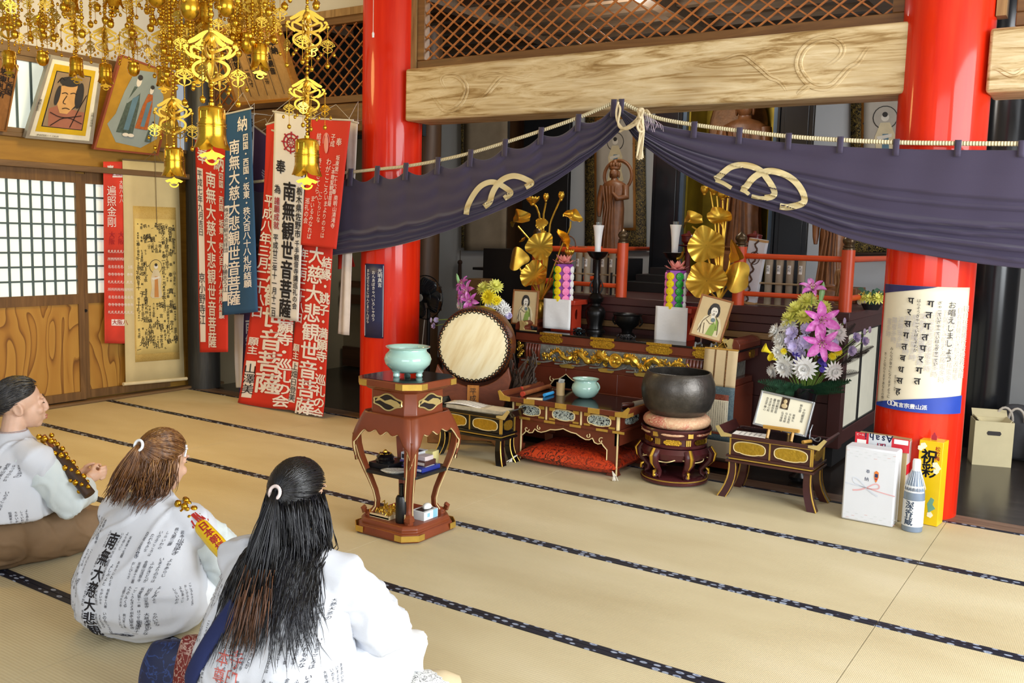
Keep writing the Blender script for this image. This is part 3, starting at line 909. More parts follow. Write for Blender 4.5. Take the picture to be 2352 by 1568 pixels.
# things on the low table
zt = 0.4355
def on_low(px, py): return at(px, py, Z=zt)
def censer(name, label, cat, p, R, H, feet=3, handle=False, lid=False):
    t = thing(name, label, cat, p)
    b = B(); f = 0.12*H if feet else 0
    pr = [(0.0, f), (0.42*R, f), (0.72*R, f+0.10*H), (0.95*R, f+0.30*H), (1.0*R, f+0.46*H), (0.93*R, f+0.62*H), (0.80*R, f+0.72*H), (0.78*R, f+0.80*H), (0.93*R, f+0.86*H), (0.95*R, f+0.89*H), (0.90*R, f+0.89*H), (0.72*R, f+0.80*H), (0.70*R, f+0.72*H), (0.80*R, f+0.62*H), (0.0, f+0.58*H)]
    b.lathe(pr, (0, 0, 0), 36); b.build('bowl', CELADON, t, smooth=0.9)
    b = B(); b.lathe([(0.0, f+0.70*H), (0.70*R, f+0.70*H)], (0, 0, 0), 24); b.ball((0, 0, f+0.685*H), (0.6*R, 0.6*R, 0.03*H), 12, 6); b.build('ash', M('incense_ash', '#b5aa98', 0.95, bump=0.4), t)
    if feet:
        for k in range(3):
            a = k*2*PI/3-1.9
            b = B(); b.lathe([(0.12*R, 0), (0.15*R, 0.04*H), (0.13*R, 0.12*H), (0.2*R, 0.2*H)], (0.55*R*math.cos(a), 0.55*R*math.sin(a), 0), 12); b.build('foot', CELADON, t)
    if handle:
        for sx in (1,):
            b = B(); b.tube([(sx*R*(0.92+0.20*math.sin(PI*i/8)), 0, f+H*(0.35+0.42*i/8)) for i in range(9)], 0.05*R, 6); b.build('handle', CELADON, t)
    return t
p = on_low(1344, 913); censer('incense_burner', 'small celadon incense burner on the low maroon table', 'incense burner', p, 0.098, 0.152, feet=0, handle=True)
b = B(); p = on_low(1287, 907); b.lathe([(0.0, 0), (0.030, 0), (0.031, 0.09), (0.027, 0.09), (0.027, 0.02), (0, 0.02)], (0, 0, 0), 18)
o = b.build('bamboo_cup', wood('pale_bamboo', '#a08358', '#b89a6c', '#c7ab7e', 'Z', 8, 0.5), None); o.location = p; tag(o, 'short bamboo cup on the low table left of the small burner', 'cup')
b = B(); b.box((0, 0, 0), (0.042, 0.003, 0.085)); o = b.build('folded_note', M('grey_printed_slip', '#9a9a94', 0.8, var=0.4, scale=60), None); o.location = (p.x, p.y, zt+0.075); o.rotation_euler = (0.1, 0.2, 0.5)
tag(o, 'grey printed slip standing in the bamboo cup', 'paper slip')
def rod(name, label, cat, pa, pb, r, mat, z, tip=None, flat=1.0):
    a = at(*pa, Z=z); c = at(*pb, Z=z); t = thing(name, label, cat, a)
    b = B(); d = c-a; b.tube([(0, 0, r*flat), tuple(d+Vector((0, 0, r*flat)))], [r, r], 12, flat=flat, ref=(0, 0, 1)); b.build('shaft', mat, t)
    if tip:
        b = B(); u = d.normalized(); b.tube([tuple(-u*0.004+Vector((0, 0, r*flat))), tuple(u*0.012+Vector((0, 0, r*flat)))], r*1.06, 12, flat=flat, ref=(0, 0, 1)); b.build('end_cap', tip, t)
    return t
BRW = wood('stick_brown_wood', '#6f3d20', '#8a4f2c', '#9a5d37', 'X', 6, 0.4)
rod('clapper_stick', 'thick brown clapper stick with red end, front of the pair', 'stick', (1200, 910), (1262, 892), 0.017, BRW, zt, M('red_end', '#b9402a', 0.5))
rod('clapper_stick', 'thick brown clapper stick lying behind the front one', 'stick', (1196, 898), (1240, 886), 0.016, BRW, zt+0.001, M('red_end', '#b9402a', 0.5))
rod('marker_pen', 'bright blue capped marker lying on the low table', 'pen', (1250, 911), (1270, 905), 0.012, M('blue_plastic', '#3a9fe0', 0.3), zt)
b = B(); b.box((0, 0, 0.004), (0.11, 0.045, 0.008)); o = b.build('wooden_slip', M('pale_wood_slip', '#dcc69a', 0.6), None); o.location = on_low(1228, 917); o.rotation_euler = (0, 0, 0.5); tag(o, 'pale flat wooden slip lying in front of the blue marker', 'wooden slip')
t = thing('mallet', 'dark wooden gong mallet with wrapped head on the right of the low table', 'mallet', on_low(1428, 936)+Vector((0, 0, 0.016)))
b = B(); b.tube([(0, 0, 0), (0.03, 0.03, 0.002), (0.055, 0.06, 0.004)], [0.016, 0.019, 0.015], 12); b.build('grip', M('carved_dark_wood', '#4a1d12', 0.3, var=0.3, scale=40), t)
b = B(); b.tube([(0.055, 0.06, 0.004), (0.10, 0.12, 0.012)], [0.021, 0.023], 14); b.build('head', M('grey_felt', '#8b8272', 0.9), t)

# ---------------- great bowl gong
GB = thing('bowl_gong', 'large dark bronze bowl gong on a pink brocade ring cushion', 'gong', (-2.362, 5.56, 0.425))
b = B(); b.lathe([(0, 0.012), (0.10, 0.004), (0.172, 0.013), (0.211, 0.055), (0.231, 0.115), (0.237, 0.165), (0.231, 0.215), (0.214, 0.262), (0.206, 0.280), (0.201, 0.286), (0.193, 0.284), (0.197, 0.27), (0.218, 0.21), (0.222, 0.16), (0.205, 0.09), (0.12, 0.03), (0, 0.026)], (0, 0, 0), 56)
b.build('bowl', M('hammered_dark_bronze', '#4d4945', 0.36, 0.7, var=0.3, scale=14, bump=0.45, bscale=42), GB, smooth=1.2)
def pink_brocade():
    t = NT('pink_brocade'); v = t.co(); n1 = t.noise(v, 22, 2, 0.5, 2.4); n2 = t.noise(v, 6, 2)
    c = t.ramp(n1, [(0.46, '#cf8b74'), (0.495, '#9d3327'), (0.52, '#b95b48'), (0.55, '#dcb695')]); c = t.mix(t.ramp(n2, [(0.45, (0, 0, 0, 1)), (0.58, (0.7, 0.7, 0.7, 1))]), c, '#d6b48c')
    t.set(c, 0.6); return t.m
PINKB = pink_brocade()
cu = thing('ring_cushion', 'pink and gold brocade ring cushion between the gong and its stand', 'cushion', (-2.362, 5.56, 0.36))
b = B(); b.tube([(0.165*math.cos(a), 0.165*math.sin(a), 0.035) for a in [2*PI*i/40 for i in range(40)]], 0.052, 14, closed=True, flat=0.78, ref=(0, 0, 1)); b.lathe([(0, 0.02), (0.16, 0.02), (0.16, 0.055), (0, 0.055)], (0, 0, 0), 24); b.build('padding', PINKB, cu, smooth=4)
GS = thing('gong_stand', 'round maroon gong stand on curled legs with gilt fittings', 'stand', (-2.362, 5.56, 0))
GMAR = M('purple_maroon_lacquer', '#4a1f22', 0.25)
b = B(); b.lathe([(0.0, 0.318), (0.19, 0.318), (0.208, 0.352), (0.222, 0.362), (0.228, 0.352), (0.215, 0.325), (0.205, 0.30), (0.0, 0.30)], (0, 0, 0), 44); b.build('top_dish', GMAR, GS)
b = B(); b.lathe([(0, 0.255), (0.186, 0.255), (0.186, 0.302), (0, 0.302)], (0, 0, 0), 44); b.lathe([(0, 0.240), (0.20, 0.240), (0.205, 0.252), (0.196, 0.26), (0, 0.26)], (0, 0, 0), 44); b.build('drum_ring', GMAR, GS)
for k in range(6):
    a = k*PI/3+0.3
    b = B(); b.T = Matrix.Rotation(a, 4, 'Z'); b.prism(off(plate(0.115, 0.034), 0, 0.279), 0.006, off=-0.192); b.build('gold_panel', GOLDR, GS)
    b = B(); b.T = Matrix.Rotation(a+PI/6, 4, 'Z')
    for q in (-0.012, 0, 0.012): b.box((q, -0.19, 0.279), (0.008, 0.012, 0.044))
    b.box((0, -0.217, 0.335), (0.034, 0.012, 0.040)); b.build('gold_tie', GOLDP, GS)
    b = B(); b.T = Matrix.Rotation(a, 4, 'Z'); b.ball((0, -0.21, 0.332), (0.075, 0.012, 0.012), 10, 6); b.build('pink_inset', PINKB, GS)
b = B(); b.lathe([(0.15, 0.235), (0.205, 0.235), (0.222, 0.205), (0.205, 0.165), (0.17, 0.150), (0.15, 0.17)], (0, 0, 0), 44); b.build('apron', GMAR, GS)
b = B(); b.tube([((0.207-0.012*math.cos(12*a))*math.cos(a), (0.207-0.012*math.cos(12*a))*math.sin(a), 0.163+0.012*math.cos(6*a)) for a in [2*PI*i/90 for i in range(90)]], 0.0035, 5, closed=True); b.build('gold_line', CREAM, GS)
for k in range(6):
    a = k*PI/3+0.82
    L = B(); L.T = Matrix.Rotation(a, 4, 'Z')
    L.tube([(0, -0.205, 0.225), (0, -0.228, 0.19), (0, -0.222, 0.15), (0, -0.190, 0.11), (0, -0.168, 0.085), (0, -0.170, 0.06), (0, -0.190, 0.046), (0, -0.207, 0.058), (0, -0.203, 0.074)], [0.034, 0.036, 0.033, 0.026, 0.022, 0.021, 0.022, 0.018, 0.012], 10, flat=0.75, ref=(0, 1, 0))
    l = L.build('leg', GMAR, GS)
    G = B(); G.T = Matrix.Rotation(a, 4, 'Z'); G.tube([(0, -0.222, 0.235), (0, -0.254, 0.19), (0, -0.246, 0.15), (0, -0.214, 0.11)], [0.012, 0.013, 0.010, 0.003], 6); G.ball((0, -0.212, 0.062), (0.011, 0.012, 0.012), 8, 6); G.tube([(0, -0.196, 0.098), (0, -0.214, 0.088), (0, -0.224, 0.06)], [0.003, 0.012, 0.003], 6); G.build('gilt_leaf', GOLD, l)
b = B(); b.lathe([(0, 0.0), (0.190, 0.0), (0.215, 0.008), (0.218, 0.022), (0.205, 0.032), (0.195, 0.040), (0, 0.040)], (0, 0, 0), 44); b.build('base', GMAR, GS)
b = B(); b.tube([(0.211*math.cos(a), 0.211*math.sin(a), 0.031) for a in [2*PI*i/44 for i in range(44)]], 0.004, 5, closed=True); b.build('gold_rim', GOLDP, GS)


# ---------------- small tray tables (right: maroon, left: black)
def tray_table(name, label, cx, y0, w, d, h, mat, np_, flare):
    t = thing(name, label, 'tray table', (cx, y0, 0))
    hw = w/2
    b = B(); b.box((0, d/2, h-0.008), (w+0.05, d+0.04, 0.012)); b.build('tray_top', BLACK, t, bevel=0.002)
    b = B()
    for y in (-0.022, d+0.022): b.box((0, y, h-0.006), (w+0.07, 0.014, 0.024))
    for sx in (-1, 1): b.prism([(sx*(hw+0.030), h-0.016), (sx*(hw+0.044), h-0.016), (sx*(hw+0.082), h+0.040), (sx*(hw+0.068), h+0.046)], d+0.05, off=-0.025)
    b.build('rim', mat, t, bevel=0.002)
    for sx in (-1, 1):
        b = B(); b.prism([(sx*(hw-0.02), h+0.004), (sx*(hw+0.03), h+0.010), (sx*(hw+0.066), h+0.050), (sx*(hw+0.084), h+0.042), (sx*(hw+0.045), h-0.018), (sx*(hw-0.02), h-0.010)], 0.010, off=-0.034); b.build('corner_plate', M('pale_gold'), t)
    zb = h-0.155
    b = B(); b.box((0, d/2, h-0.075), (w, d, 0.105)); b.box((0, d/2, zb+0.022), (w+0.03, d+0.03, 0.014)); b.box((0, d/2, zb-0.008), (w+0.034, d+0.034, 0.014)); b.box((0, d/2, zb+0.007), (w-0.01, d-0.01, 0.03)); b.build('box_frame', mat, t, bevel=0.002)
    for i in range(np_):
        x = -hw+w*(i+0.5)/np_
        b = B(); b.prism(lotus(x, h-0.076, w/np_*0.74, 0.072), 0.005, off=-0.005); p = b.build('gold_panel', M('ribbed_gold', '#c9a53c', 0.35, 0.9, var=0.15, scale=60, bump=0.6, bscale=70), t, smooth=0)
        b = B(); b.tube([(q[0], -0.004, q[1]) for q in lotus(x, h-0.076, w/np_*0.78, 0.078)], 0.0035, 5, closed=True); b.build('panel_edge', CREAM, p)
    b = B(); b.prism(lotus(d/2, h-0.076, d*0.62, 0.07), 0.005, plane='YZ', off=hw-0.001); b.build('gold_panel', M('ribbed_gold'), t, smooth=0)
    b = B()
    for i in range(np_+1): b.box((-hw+0.006+(w-0.012)*i/np_, -0.003, h-0.075), (0.009, 0.007, 0.108))
    for z in (zb+0.007, h-0.022): b.box((0, -0.004, z), (w, 0.006, 0.008))
    for y in (0.005, d-0.005): b.box((hw+0.003, y, h-0.075), (0.006, 0.01, 0.108))
    b.box((hw+0.002, d/2, zb+0.007), (0.006, d, 0.008)); b.build('gold_strip', GOLDP, t)
    for sx in (-1, 1):
        for sy, y in ((-1, 0.022), (1, d-0.022)):
            L = B(); pts = []
            for i in range(7):
                k = i/6; fl = flare*(k**2.2)-0.006*math.sin(PI*k)
                cxx, cyy, z = sx*(hw-0.022+fl), y+sy*fl*0.7, (zb-0.012)*(1-k); r = 0.020+0.006*k
                pts.append([(cxx-r, cyy-r, z), (cxx+r, cyy-r, z), (cxx+r, cyy+r, z), (cxx-r, cyy+r, z)])
            L.loft(pts); l = L.build('leg', mat, t)
            G = B(); e = 1 if sx > 0 else -1
            G.tube([((q[1] if sx > 0 else q[0])[0], q[0][1], q[0][2]) for q in pts], 0.0045, 5)
            G.tube([(q[1][0], q[2][1] if sy > 0 else q[1][1], q[0][2]) for q in pts], 0.003, 5); G.build('gold_edge', GOLDP, l)
    return t
TR = tray_table('tray_table', 'small maroon tray table holding the framed sutra card', -1.695, 5.405, 0.50, 0.25, 0.385, M('plum_lacquer', '#40201f', 0.22), 2, 0.045)
TL = tray_table('tray_table', 'small black tray table holding sutra papers below the drum', -3.70, 5.13, 0.52, 0.165, 0.34, BLACK, 2, 0.03)
# framed card on its easel, note, tool on the right tray
ztr = 0.384
def framed(name, label, cat, c, w, h, rot, fw, fmat, pmat, th=0.018):
    t = thing(name, label, cat, c, rot=rot)
    b = B()
    for sx in (-1, 1): b.box((sx*(w/2-fw/2), 0, 0), (fw, th, h))
    for sz in (-1, 1): b.box((0, 0, sz*(h/2-fw/2)), (w-2*fw, th, fw))
    b.build('frame', fmat, t, bevel=0.002)
    b = B(); b.box((0, 0.003, 0), (w-2*fw, th*0.5, h-2*fw)); b.build('picture', pmat, t, smooth=0)
    return t
sut = framed('framed_card', 'silver framed sutra card leaning on a small wooden easel', 'framed card', at(1797, 955, Y=5.50)+Vector((0, 0.02, 0.012)), 0.335, 0.215, (-0.30, 0.09, -0.08), 0.012, M('brushed_silver', '#b9bdc0', 0.35, 0.8), M('ivory_card', '#e8e4cf', 0.7, var=0.03))
def flatfn(y): return lambda u, v: Vector((u, y, v))
letters('lettering', [('十句観音経', 0.118, 0.055, 0.0165), ('観世音', 0.094, 0.078, 0.016)]+[(c, 0.066-i*0.0235, 0.066 if i > 3 else 0.010, 0.0150) for i, c in enumerate(['南無仏', '与仏有因', '与仏有縁', '仏法僧縁'])]+[(c, -0.048-i*0.0235, 0.075, 0.0165) for i, c in enumerate(['朝念観世音', '暮念観世音', '念念従心起', '念念不離心'])], flatfn(-0.0035), INK(), sut, wob=0.06)
b = B(); b.box((-0.005, -0.004, 0.062), (0.048, 0.003, 0.072), 0); b.ball((-0.005, -0.006, 0.072), (0.012, 0.002, 0.014), 10, 6, 1); b.ball((-0.005, -0.006, 0.045), (0.019, 0.002, 0.015), 10, 6, 1); b.build('buddha_print', [M('print_dark', '#3a2a1a', 0.6), M('print_gold', '#c9b48a', 0.6)], sut)
es = thing('table_easel', 'small honey coloured wooden easel under the silver framed card', 'easel', (-1.655, 5.47, ztr))
EW = wood('easel_wood', '#a87c34', '#c0913f', '#cf9f4e', 'X', 6, 0.45)
b = B(); b.box((0, 0.0, 0.060), (0.215, 0.03, 0.016)); b.box((0, -0.012, 0.068), (0.215, 0.008, 0.012)); b.build('ledge', EW, es, bevel=0.002)
for x in (-0.072, 0.072):
    b = B(); b.tube([(x, -0.034, 0.0), (x, -0.002, 0.058)], 0.0095, 4); b.build('leg', EW, es)
b = B(); b.tube([(0, 0.15, 0.0), (0, 0.115, 0.17)], 0.008, 4); b.tube([(0, .0, .05), (0, .14, .04)], .007, 4); b.build('prop_leg', EW, es)
b = B(); b.box((0, 0, 0.0012), (0.20, 0.13, 0.0024)); o = b.build('note_sheet', WHITE, None, smooth=0); o.location = (-1.842, 5.47, ztr-0.001); o.rotation_euler = (0, 0, 0.12); tag(o, 'white note sheet lying on the maroon tray table beside the easel', 'paper')
letters('lettering', [('南無大師遍照金剛', 0.06-0.03*i, 0.05, 0.011) for i in range(5)], lambda u, v: Vector((u, v, 0.0034)), M('grey_ink', '#77777a', 0.8), o)
t = thing('hand_bell_clip', 'small metal clip tool with wooden grip on the maroon tray table', 'tool', (-1.487, 5.46, ztr+0.012))
b = B(); b.tube([(-0.02, -0.05, 0), (0.01, 0.01, 0)], 0.011, 10); b.build('wooden_grip', EW, t)
b = B(); b.tube([(0.01+0.028*math.cos(a)+0.02, 0.03+0.028*math.sin(a), 0.012+0.01*math.sin(2*a)) for a in [2*PI*i/16 for i in range(16)]], 0.004, 6, closed=True); b.tube([(0.0, 0.02, 0.01), (-0.01, 0.05, 0.05), (0.0, 0.06, 0.09)], 0.004, 5); b.build('metal_ring', M('steel', '#8d9094', 0.3, 0.9), t)
# papers on the black tray table
b = B(); b.box((0, 0, 0.012), (0.46, 0.15, 0.024)); o = b.build('sutra_book', M('book_pages', '#cbbfa6', 0.85, var=0.2, scale=30), None); o.location = (-3.68, 5.215, 0.341); o.rotation_euler = (0, 0, 0.05); tag(o, 'cream sutra book lying open on the black tray table', 'book')
b = B(); b.grid(lambda u, v: Vector(((u-.5)*0.34, (v-.5)*0.14, 0.004+0.008*math.sin(u*5))), 8, 4); o = b.build('sutra_sheet', WHITE, None, solid=0.003, smooth=4); o.location = (-3.755, 5.21, 0.366); o.rotation_euler = (0, 0, 0.12); tag(o, 'white printed sutra sheet on top of the cream book', 'paper')
letters('lettering', [('観自在菩薩行深般若波羅蜜多'[k % 5:k % 5+8], 0.14-0.024*k, 0.07, 0.0155) for k in range(12)], lambda u, v: Vector((u, v, 0.008+0.008*math.sin((u/0.34+.5)*5))), M('grey_ink'), o)

# ---------------- drum on its stand
DR = thing('taiko_drum', 'large brown taiko drum with cream hide face beside the altar', 'drum', (-3.952, 5.50, 0.735))
dn = Vector((0.44, -0.90, 0.03)).normalized()
q = Vector((0, 0, 1)).rotation_difference(dn)
DR.rotation_mode = 'QUATERNION'; DR.rotation_quaternion = q
DRW = wood('drum_keyaki', '#4a2512', '#653418', '#7a4520', 'Z', 5, 0.3, 8, 0.05, coat=0.4)
b = B(); b.lathe([(0.238, -0.46), (0.262, -0.40), (0.287, -0.23), (0.290, -0.20), (0.284, -0.12), (0.266, -0.02), (0.255, 0.0)], (0, 0, 0), 56); b.build('body', DRW, DR, smooth=1.2)
HIDE = NT('drum_hide'); _v = HIDE.co((9, 1.4, 1)); _f = HIDE.noise(_v, 2.0, 4)
HIDE.set(HIDE.ramp(_f, [(0.3, '#d9c290'), (0.55, '#e9dcb4'), (0.8, '#efe6c8')]), 0.6); HIDE = HIDE.m
b = B(); b.lathe([(0.266, -0.055), (0.262, -0.02), (0.252, 0.004), (0.243, 0.010), (0.0, 0.012)], (0, 0, 0), 56); b.build('drum_face', HIDE, DR, smooth=1.2)
b = B()
for ring, z, rr in ((0, -0.012, 0.2625), (1, -0.034, 0.2665)):
    for k in range(76):
        a = 2*PI*(k+0.5*ring)/76
        b.ball((rr*math.cos(a), rr*math.sin(a), z), 0.0085, 6, 5)
tag(b.build('tacks', M('black_iron_tack', '#121214', 0.35, 0.6), DR), kind='stuff')
b = B(); b.tube([((0.2475+0.0065*math.sin(a*46))*math.cos(a), (0.2475+0.0065*math.sin(a*46))*math.sin(a), 0.0095) for a in [2*PI*i/460 for i in range(460)]], 0.0036, 4, closed=True); b.build('stitching', M('black_iron_tack'), DR)
DS = thing('drum_stand', 'brown wooden cradle stand carrying the taiko drum', 'stand', (-3.952, 5.50, 0))
b = B()
ax = Vector((dn.x, dn.y, 0)).normalized(); sd = Vector((-ax.y, ax.x, 0)).normalized()
rotm = Matrix((( -sd.x, ax.x, 0), (-sd.y, ax.y, 0), (0, 0, 1))).to_4x4()
for k, yo in enumerate((-0.035, -0.36)):
    b = B(); b.T = rotm
    arc = [(0.30*math.cos(a), 0.735+0.30*math.sin(a)) for a in [PI+0.50+(PI-1.0)*i/16 for i in range(17)]]
    b.prism([(-0.24, 0.30), (0.24, 0.30)]+[(0.285, 0.50)]+arc[::-1]+[(-0.285, 0.50)], 0.045, off=yo)
    b.build('cradle', wood('stand_red_brown', '#5b2c1a', '#713a22', '#80462b', 'X', 5, 0.45), DS, bevel=0.006)
BST = wood('stand_tan', '#7a4e22', '#93622f', '#a4723b', 'X', 5, 0.5)
b = B(); b.T = rotm; 
for yo in (-0.04, -0.365):
    b.prism([(-0.33, 0.0), (-0.18, 0.0), (-0.15, 0.035), (0.15, 0.035), (0.18, 0.0), (0.33, 0.0), (0.33, 0.06), (0.26, 0.10), (-0.26, 0.10), (-0.33, 0.06)], 0.05, off=yo)
b.build('base', BST, DS, bevel=0.006)
for sx in (-1, 1):
    b = B(); b.T = rotm; b.box((sx*0.17, -0.18, 0.20), (0.05, 0.30, 0.24)); b.build('leg', BST, DS, bevel=0.004)
b = B(); b.T = rotm; b.box((-0.01, 0.017, 0.375), (0.085, 0.010, 0.15)); tg = b.build('wooden_tag', wood('tag_wood', '#a06422', '#b87630', '#c4853f', 'Z', 6, 0.5), DS)
letters('lettering', [('平成', -0.01, 0.43, 0.05)], lambda u, v: rotm @ Vector((-u-0.02, 0.0235, v)), INK(), tg)
# dark driftwood beside the drum
b = B(); r3 = random.Random(3)
for k in range(60):
    a = r3.uniform(0, 6.28); x, y = 0.07*math.cos(a), 0.07*math.sin(a); pts = []; h = r3.uniform(0.35, 0.72)
    for i in range(9):
        t_ = i/8; tw = 2.2*t_+a
        pts.append((0.065*math.cos(tw)*(0.5+0.9*t_)+0.02*r3.uniform(-1, 1)+0.06*t_, 0.065*math.sin(tw)*(0.5+0.9*t_)+0.02*r3.uniform(-1, 1), h*t_))
    b.tube(pts, [0.016*(1-0.6*i/8) for i in range(9)], 5)
o = b.build('driftwood', M('black_gnarled_wood', '#3a2b20', 0.6, var=0.6, scale=20, bump=0.5, bscale=60), None); o.location = (-3.735, 5.76, 0); tag(o, 'dark twisted driftwood standing between drum and altar table', 'driftwood')
# ================================================================ THINGS ON THE ALTAR TABLE
ZT = 0.8205
def ont(px, Y): return Vector((at(px, 762, Y=Y).x, Y, ZT))
def gd(px, py, Y=6.27): return at(px, py, Y=Y)


def leaf_disc(b, c, n, r, rip=0.10, bowl=0.16, squash=1.0, lobes=12, fold=0.0, spin=0.0, cut=1.0):
    n = Vector(n).normalized(); q = Vector((0, 0, 1)).rotation_difference(n).to_matrix().to_4x4()
    T = Matrix.Translation(c) @ q @ Matrix.Rotation(spin, 4, 'Z')
    ph = c[0]*37+c[2]*53
    def fn(u, v):
        a = 2*PI*u*cut; w = 1+.10*math.sin(3*a+ph)+.06*math.sin(5*a+2*ph); rr = r*(0.02+0.98*v*(1+(w-1)*v))
        z = r*(bowl*v*v+rip*.8*v**3*(math.sin(lobes*a+ph)*.42+.35*math.sin((lobes-6)*a+2*ph))+0.10*v*v*math.sin(2*a+ph))
        x = rr*math.cos(a); y = rr*math.sin(a)*squash
        z -= fold*abs(x)**1.4/r**0.4
        return T @ Vector((x, y, z))
    b.grid(fn, 96, 10, wrap=(cut == 1.0))


def bud(b, c, r, h, open_=0.0, np_=6, d=(0, 0, 1)):
    q = Vector((0, 0, 1)).rotation_difference(Vector(d).normalized()).to_matrix().to_4x4()
    for ring in range(2):
        for k in range(np_):
            T = Matrix.Translation(c) @ q @ Matrix.Rotation(2*PI*(k+0.5*ring)/np_, 4, 'Z')
            def fn(u, v):
                w = r*1.05*math.sin(PI*min(1, v*0.93+0.07))**0.8*(u-0.5)
                rad = r*(0.25+math.sin(PI*v*(0.80-0.35*open_))*(0.85+0.55*open_))*(1-0.12*ring)
                return T @ Vector((rad-abs(u-0.5)**2*r*1.2, w*1.25, h*v*(1-0.25*open_)))
            b.grid(fn, 4, 7)
    b.lathe([(0.2*r, -0.1*h), (0.55*r, 0.06*h), (0.3*r, 0.25*h), (0, 0.5*h)], c, 10)


def lotus_stand(label, base, stems, leaves, buds, Y):
    t = thing('golden_lotus_stand', label, 'altar lotus', base)
    L = lambda p: Vector(p)-Vector(base)
    b = B(); b.lathe([(0, 0), (0.055, 0), (0.058, 0.015), (0.03, 0.04), (0.028, 0.07), (0.055, 0.11), (0.06, 0.16), (0.035, 0.20), (0.042, 0.22), (0.034, 0.222), (0, 0.20)], (0, 0, 0), 24); b.build('vase', GOLD, t)
    for pts in stems:
        P = [L(p) for p in pts]
        q = [P[0]]
        for i in range(len(P)-1): q += [P[i]*.75+P[i+1]*.25, P[i]*.25+P[i+1]*.75]
        q += [P[-1]]
        b = B(); b.tube(q, 0.0075, 7); b.build('stem', GOLD, t)
    for (px, py, dy, n, r, kw) in leaves:
        b = B(); leaf_disc(b, L(gd(px, py, Y+dy)), n, r, **kw); b.build('leaf', GOLD, t, smooth=4)
    for (px, py, dy, r, h, op) in buds:
        b = B(); bud(b, L(gd(px, py, Y+dy)), r, h, op); b.build('blossom', GOLD, t, smooth=4)
    return t


Y1 = 6.41
g = lambda x, y, dy=0: gd(x, y, Y1+dy)
root = at(1240, 735, Y=Y1); root.z = ZT
tp = g(1243, 690)
lotus_stand('golden lotus stand with seed pod, left one behind the pink candy tower', root,
    [[tp, g(1240, 640), g(1225, 560), g(1190, 520)], [tp, g(1250, 600), g(1243, 520), g(1236, 480), g(1224, 465)], [tp, g(1252, 600), g(1247, 500), g(1254, 465)], [tp, g(1256, 620), g(1262, 520), g(1268, 500), g(1288, 455)],
     [tp, g(1256, 600), g(1253, 530)], [tp, g(1270, 620), g(1292, 560), g(1310, 525), g(1311, 508)], [tp, g(1230, 660), g(1205, 635), g(1184, 600)], [tp, g(1244, 660), g(1240, 580)], [tp, g(1265, 650), g(1290, 590)], [tp, g(1236, 665), g(1226, 645)], [tp, g(1275, 640), g(1305, 600)]],
    [(1191, 503, 0, (-0.25, -0.85, 0.6), 0.105, dict(rip=0.25, bowl=0.5, squash=0.6, lobes=6, fold=0.8)),
     (1243, 512, -0.03, (0.3, -1, 0.5), 0.050, dict(rip=0.08, bowl=-0.1, lobes=18)),
     (1313, 497, 0, (0.35, -0.75, 0.75), 0.085, dict(rip=0.25, bowl=0.5, squash=0.6, lobes=6, fold=0.7)),
     (1241, 566, -0.09, (0.30, -1, 0.35), 0.112, dict(rip=0.13, bowl=0.14)),
     (1182, 592, -0.02, (0.0, -1, 0.2), 0.085, dict(rip=0.10, bowl=0.10, squash=1.15, lobes=5, fold=1.0)),
     (1228, 632, -0.07, (0.15, -1, 0.55), 0.112, dict(rip=0.15, bowl=0.22)),
     (1291, 548, -0.02, (0.8, -0.5, 0.2), 0.085, dict(rip=0.2, bowl=0.9, squash=0.35, lobes=7, fold=1.0)),
     (1203, 553, -0.02, (-0.5, -0.4, 0.7), 0.035, dict(rip=0.2, bowl=0.5, squash=0.5, lobes=5))],
    [(1223, 470, 0, 0.042, 0.085, 0.8), (1254, 462, 0, 0.022, 0.062, 0), (1289, 460, 0, 0.024, 0.068, 0), (1308, 590, -0.02, 0.030, 0.07, 0.6)], Y1)
root = at(1655, 745, Y=Y1); root.z = ZT
tp = g(1652, 690)
lotus_stand('golden lotus stand with tall stems, right one beside the green candy tower', root,
    [[tp, g(1645, 620), g(1645, 520), g(1632, 440)], [tp, g(1655, 620), g(1662, 520), g(1660, 460)], [tp, g(1648, 600), g(1620, 540), g(1590, 520)], [tp, g(1650, 620), g(1652, 520), g(1647, 450)], [tp, g(1660, 600), g(1664, 530), g(1656, 510)],
     [tp, g(1640, 640), g(1622, 575)], [tp, g(1645, 665), g(1626, 645)], [tp, g(1670, 640), g(1678, 590), g(1682, 570)], [tp, g(1672, 660), g(1690, 640)], [tp, g(1630, 670), g(1600, 640), g(1590, 610)], [tp, g(1657, 600), g(1668, 505), g(1672, 455)]],
    [(1585, 503, 0, (-0.2, -0.8, 0.5), 0.085, dict(rip=0.25, bowl=0.4, squash=0.6, lobes=6, fold=1.0)),
     (1655, 500, -0.03, (0.1, -0.9, 0.35), 0.090, dict(rip=0.2, bowl=0.45, squash=0.65, lobes=8)),
     (1622, 563, -0.10, (0.25, -1, 0.35), 0.128, dict(rip=0.13, bowl=0.14)),
     (1623, 645, -0.08, (0.15, -1, 0.62), 0.142, dict(rip=0.14, bowl=0.24)),
     (1689, 635, -0.06, (0.25, -1, 0.25), 0.095, dict(rip=0.10, bowl=0.10, squash=1.15, lobes=5, fold=0.9)),
     (1678, 578, -0.02, (0.9, -0.3, -0.4), 0.085, dict(rip=0.15, bowl=1.2, squash=0.28, lobes=6, fold=1.0)),
     (1568, 590, -0.03, (-0.6, -0.6, 0.4), 0.045, dict(rip=0.2, bowl=0.5, squash=0.6, lobes=5))],
    [(1618, 447, 0, 0.026, 0.066, 0.2), (1640, 447, 0, 0.030, 0.075, 0.4), (1660, 458, 0, 0.030, 0.06, 0.5), (1673, 452, 0.02, 0.022, 0.06, 0)], Y1)


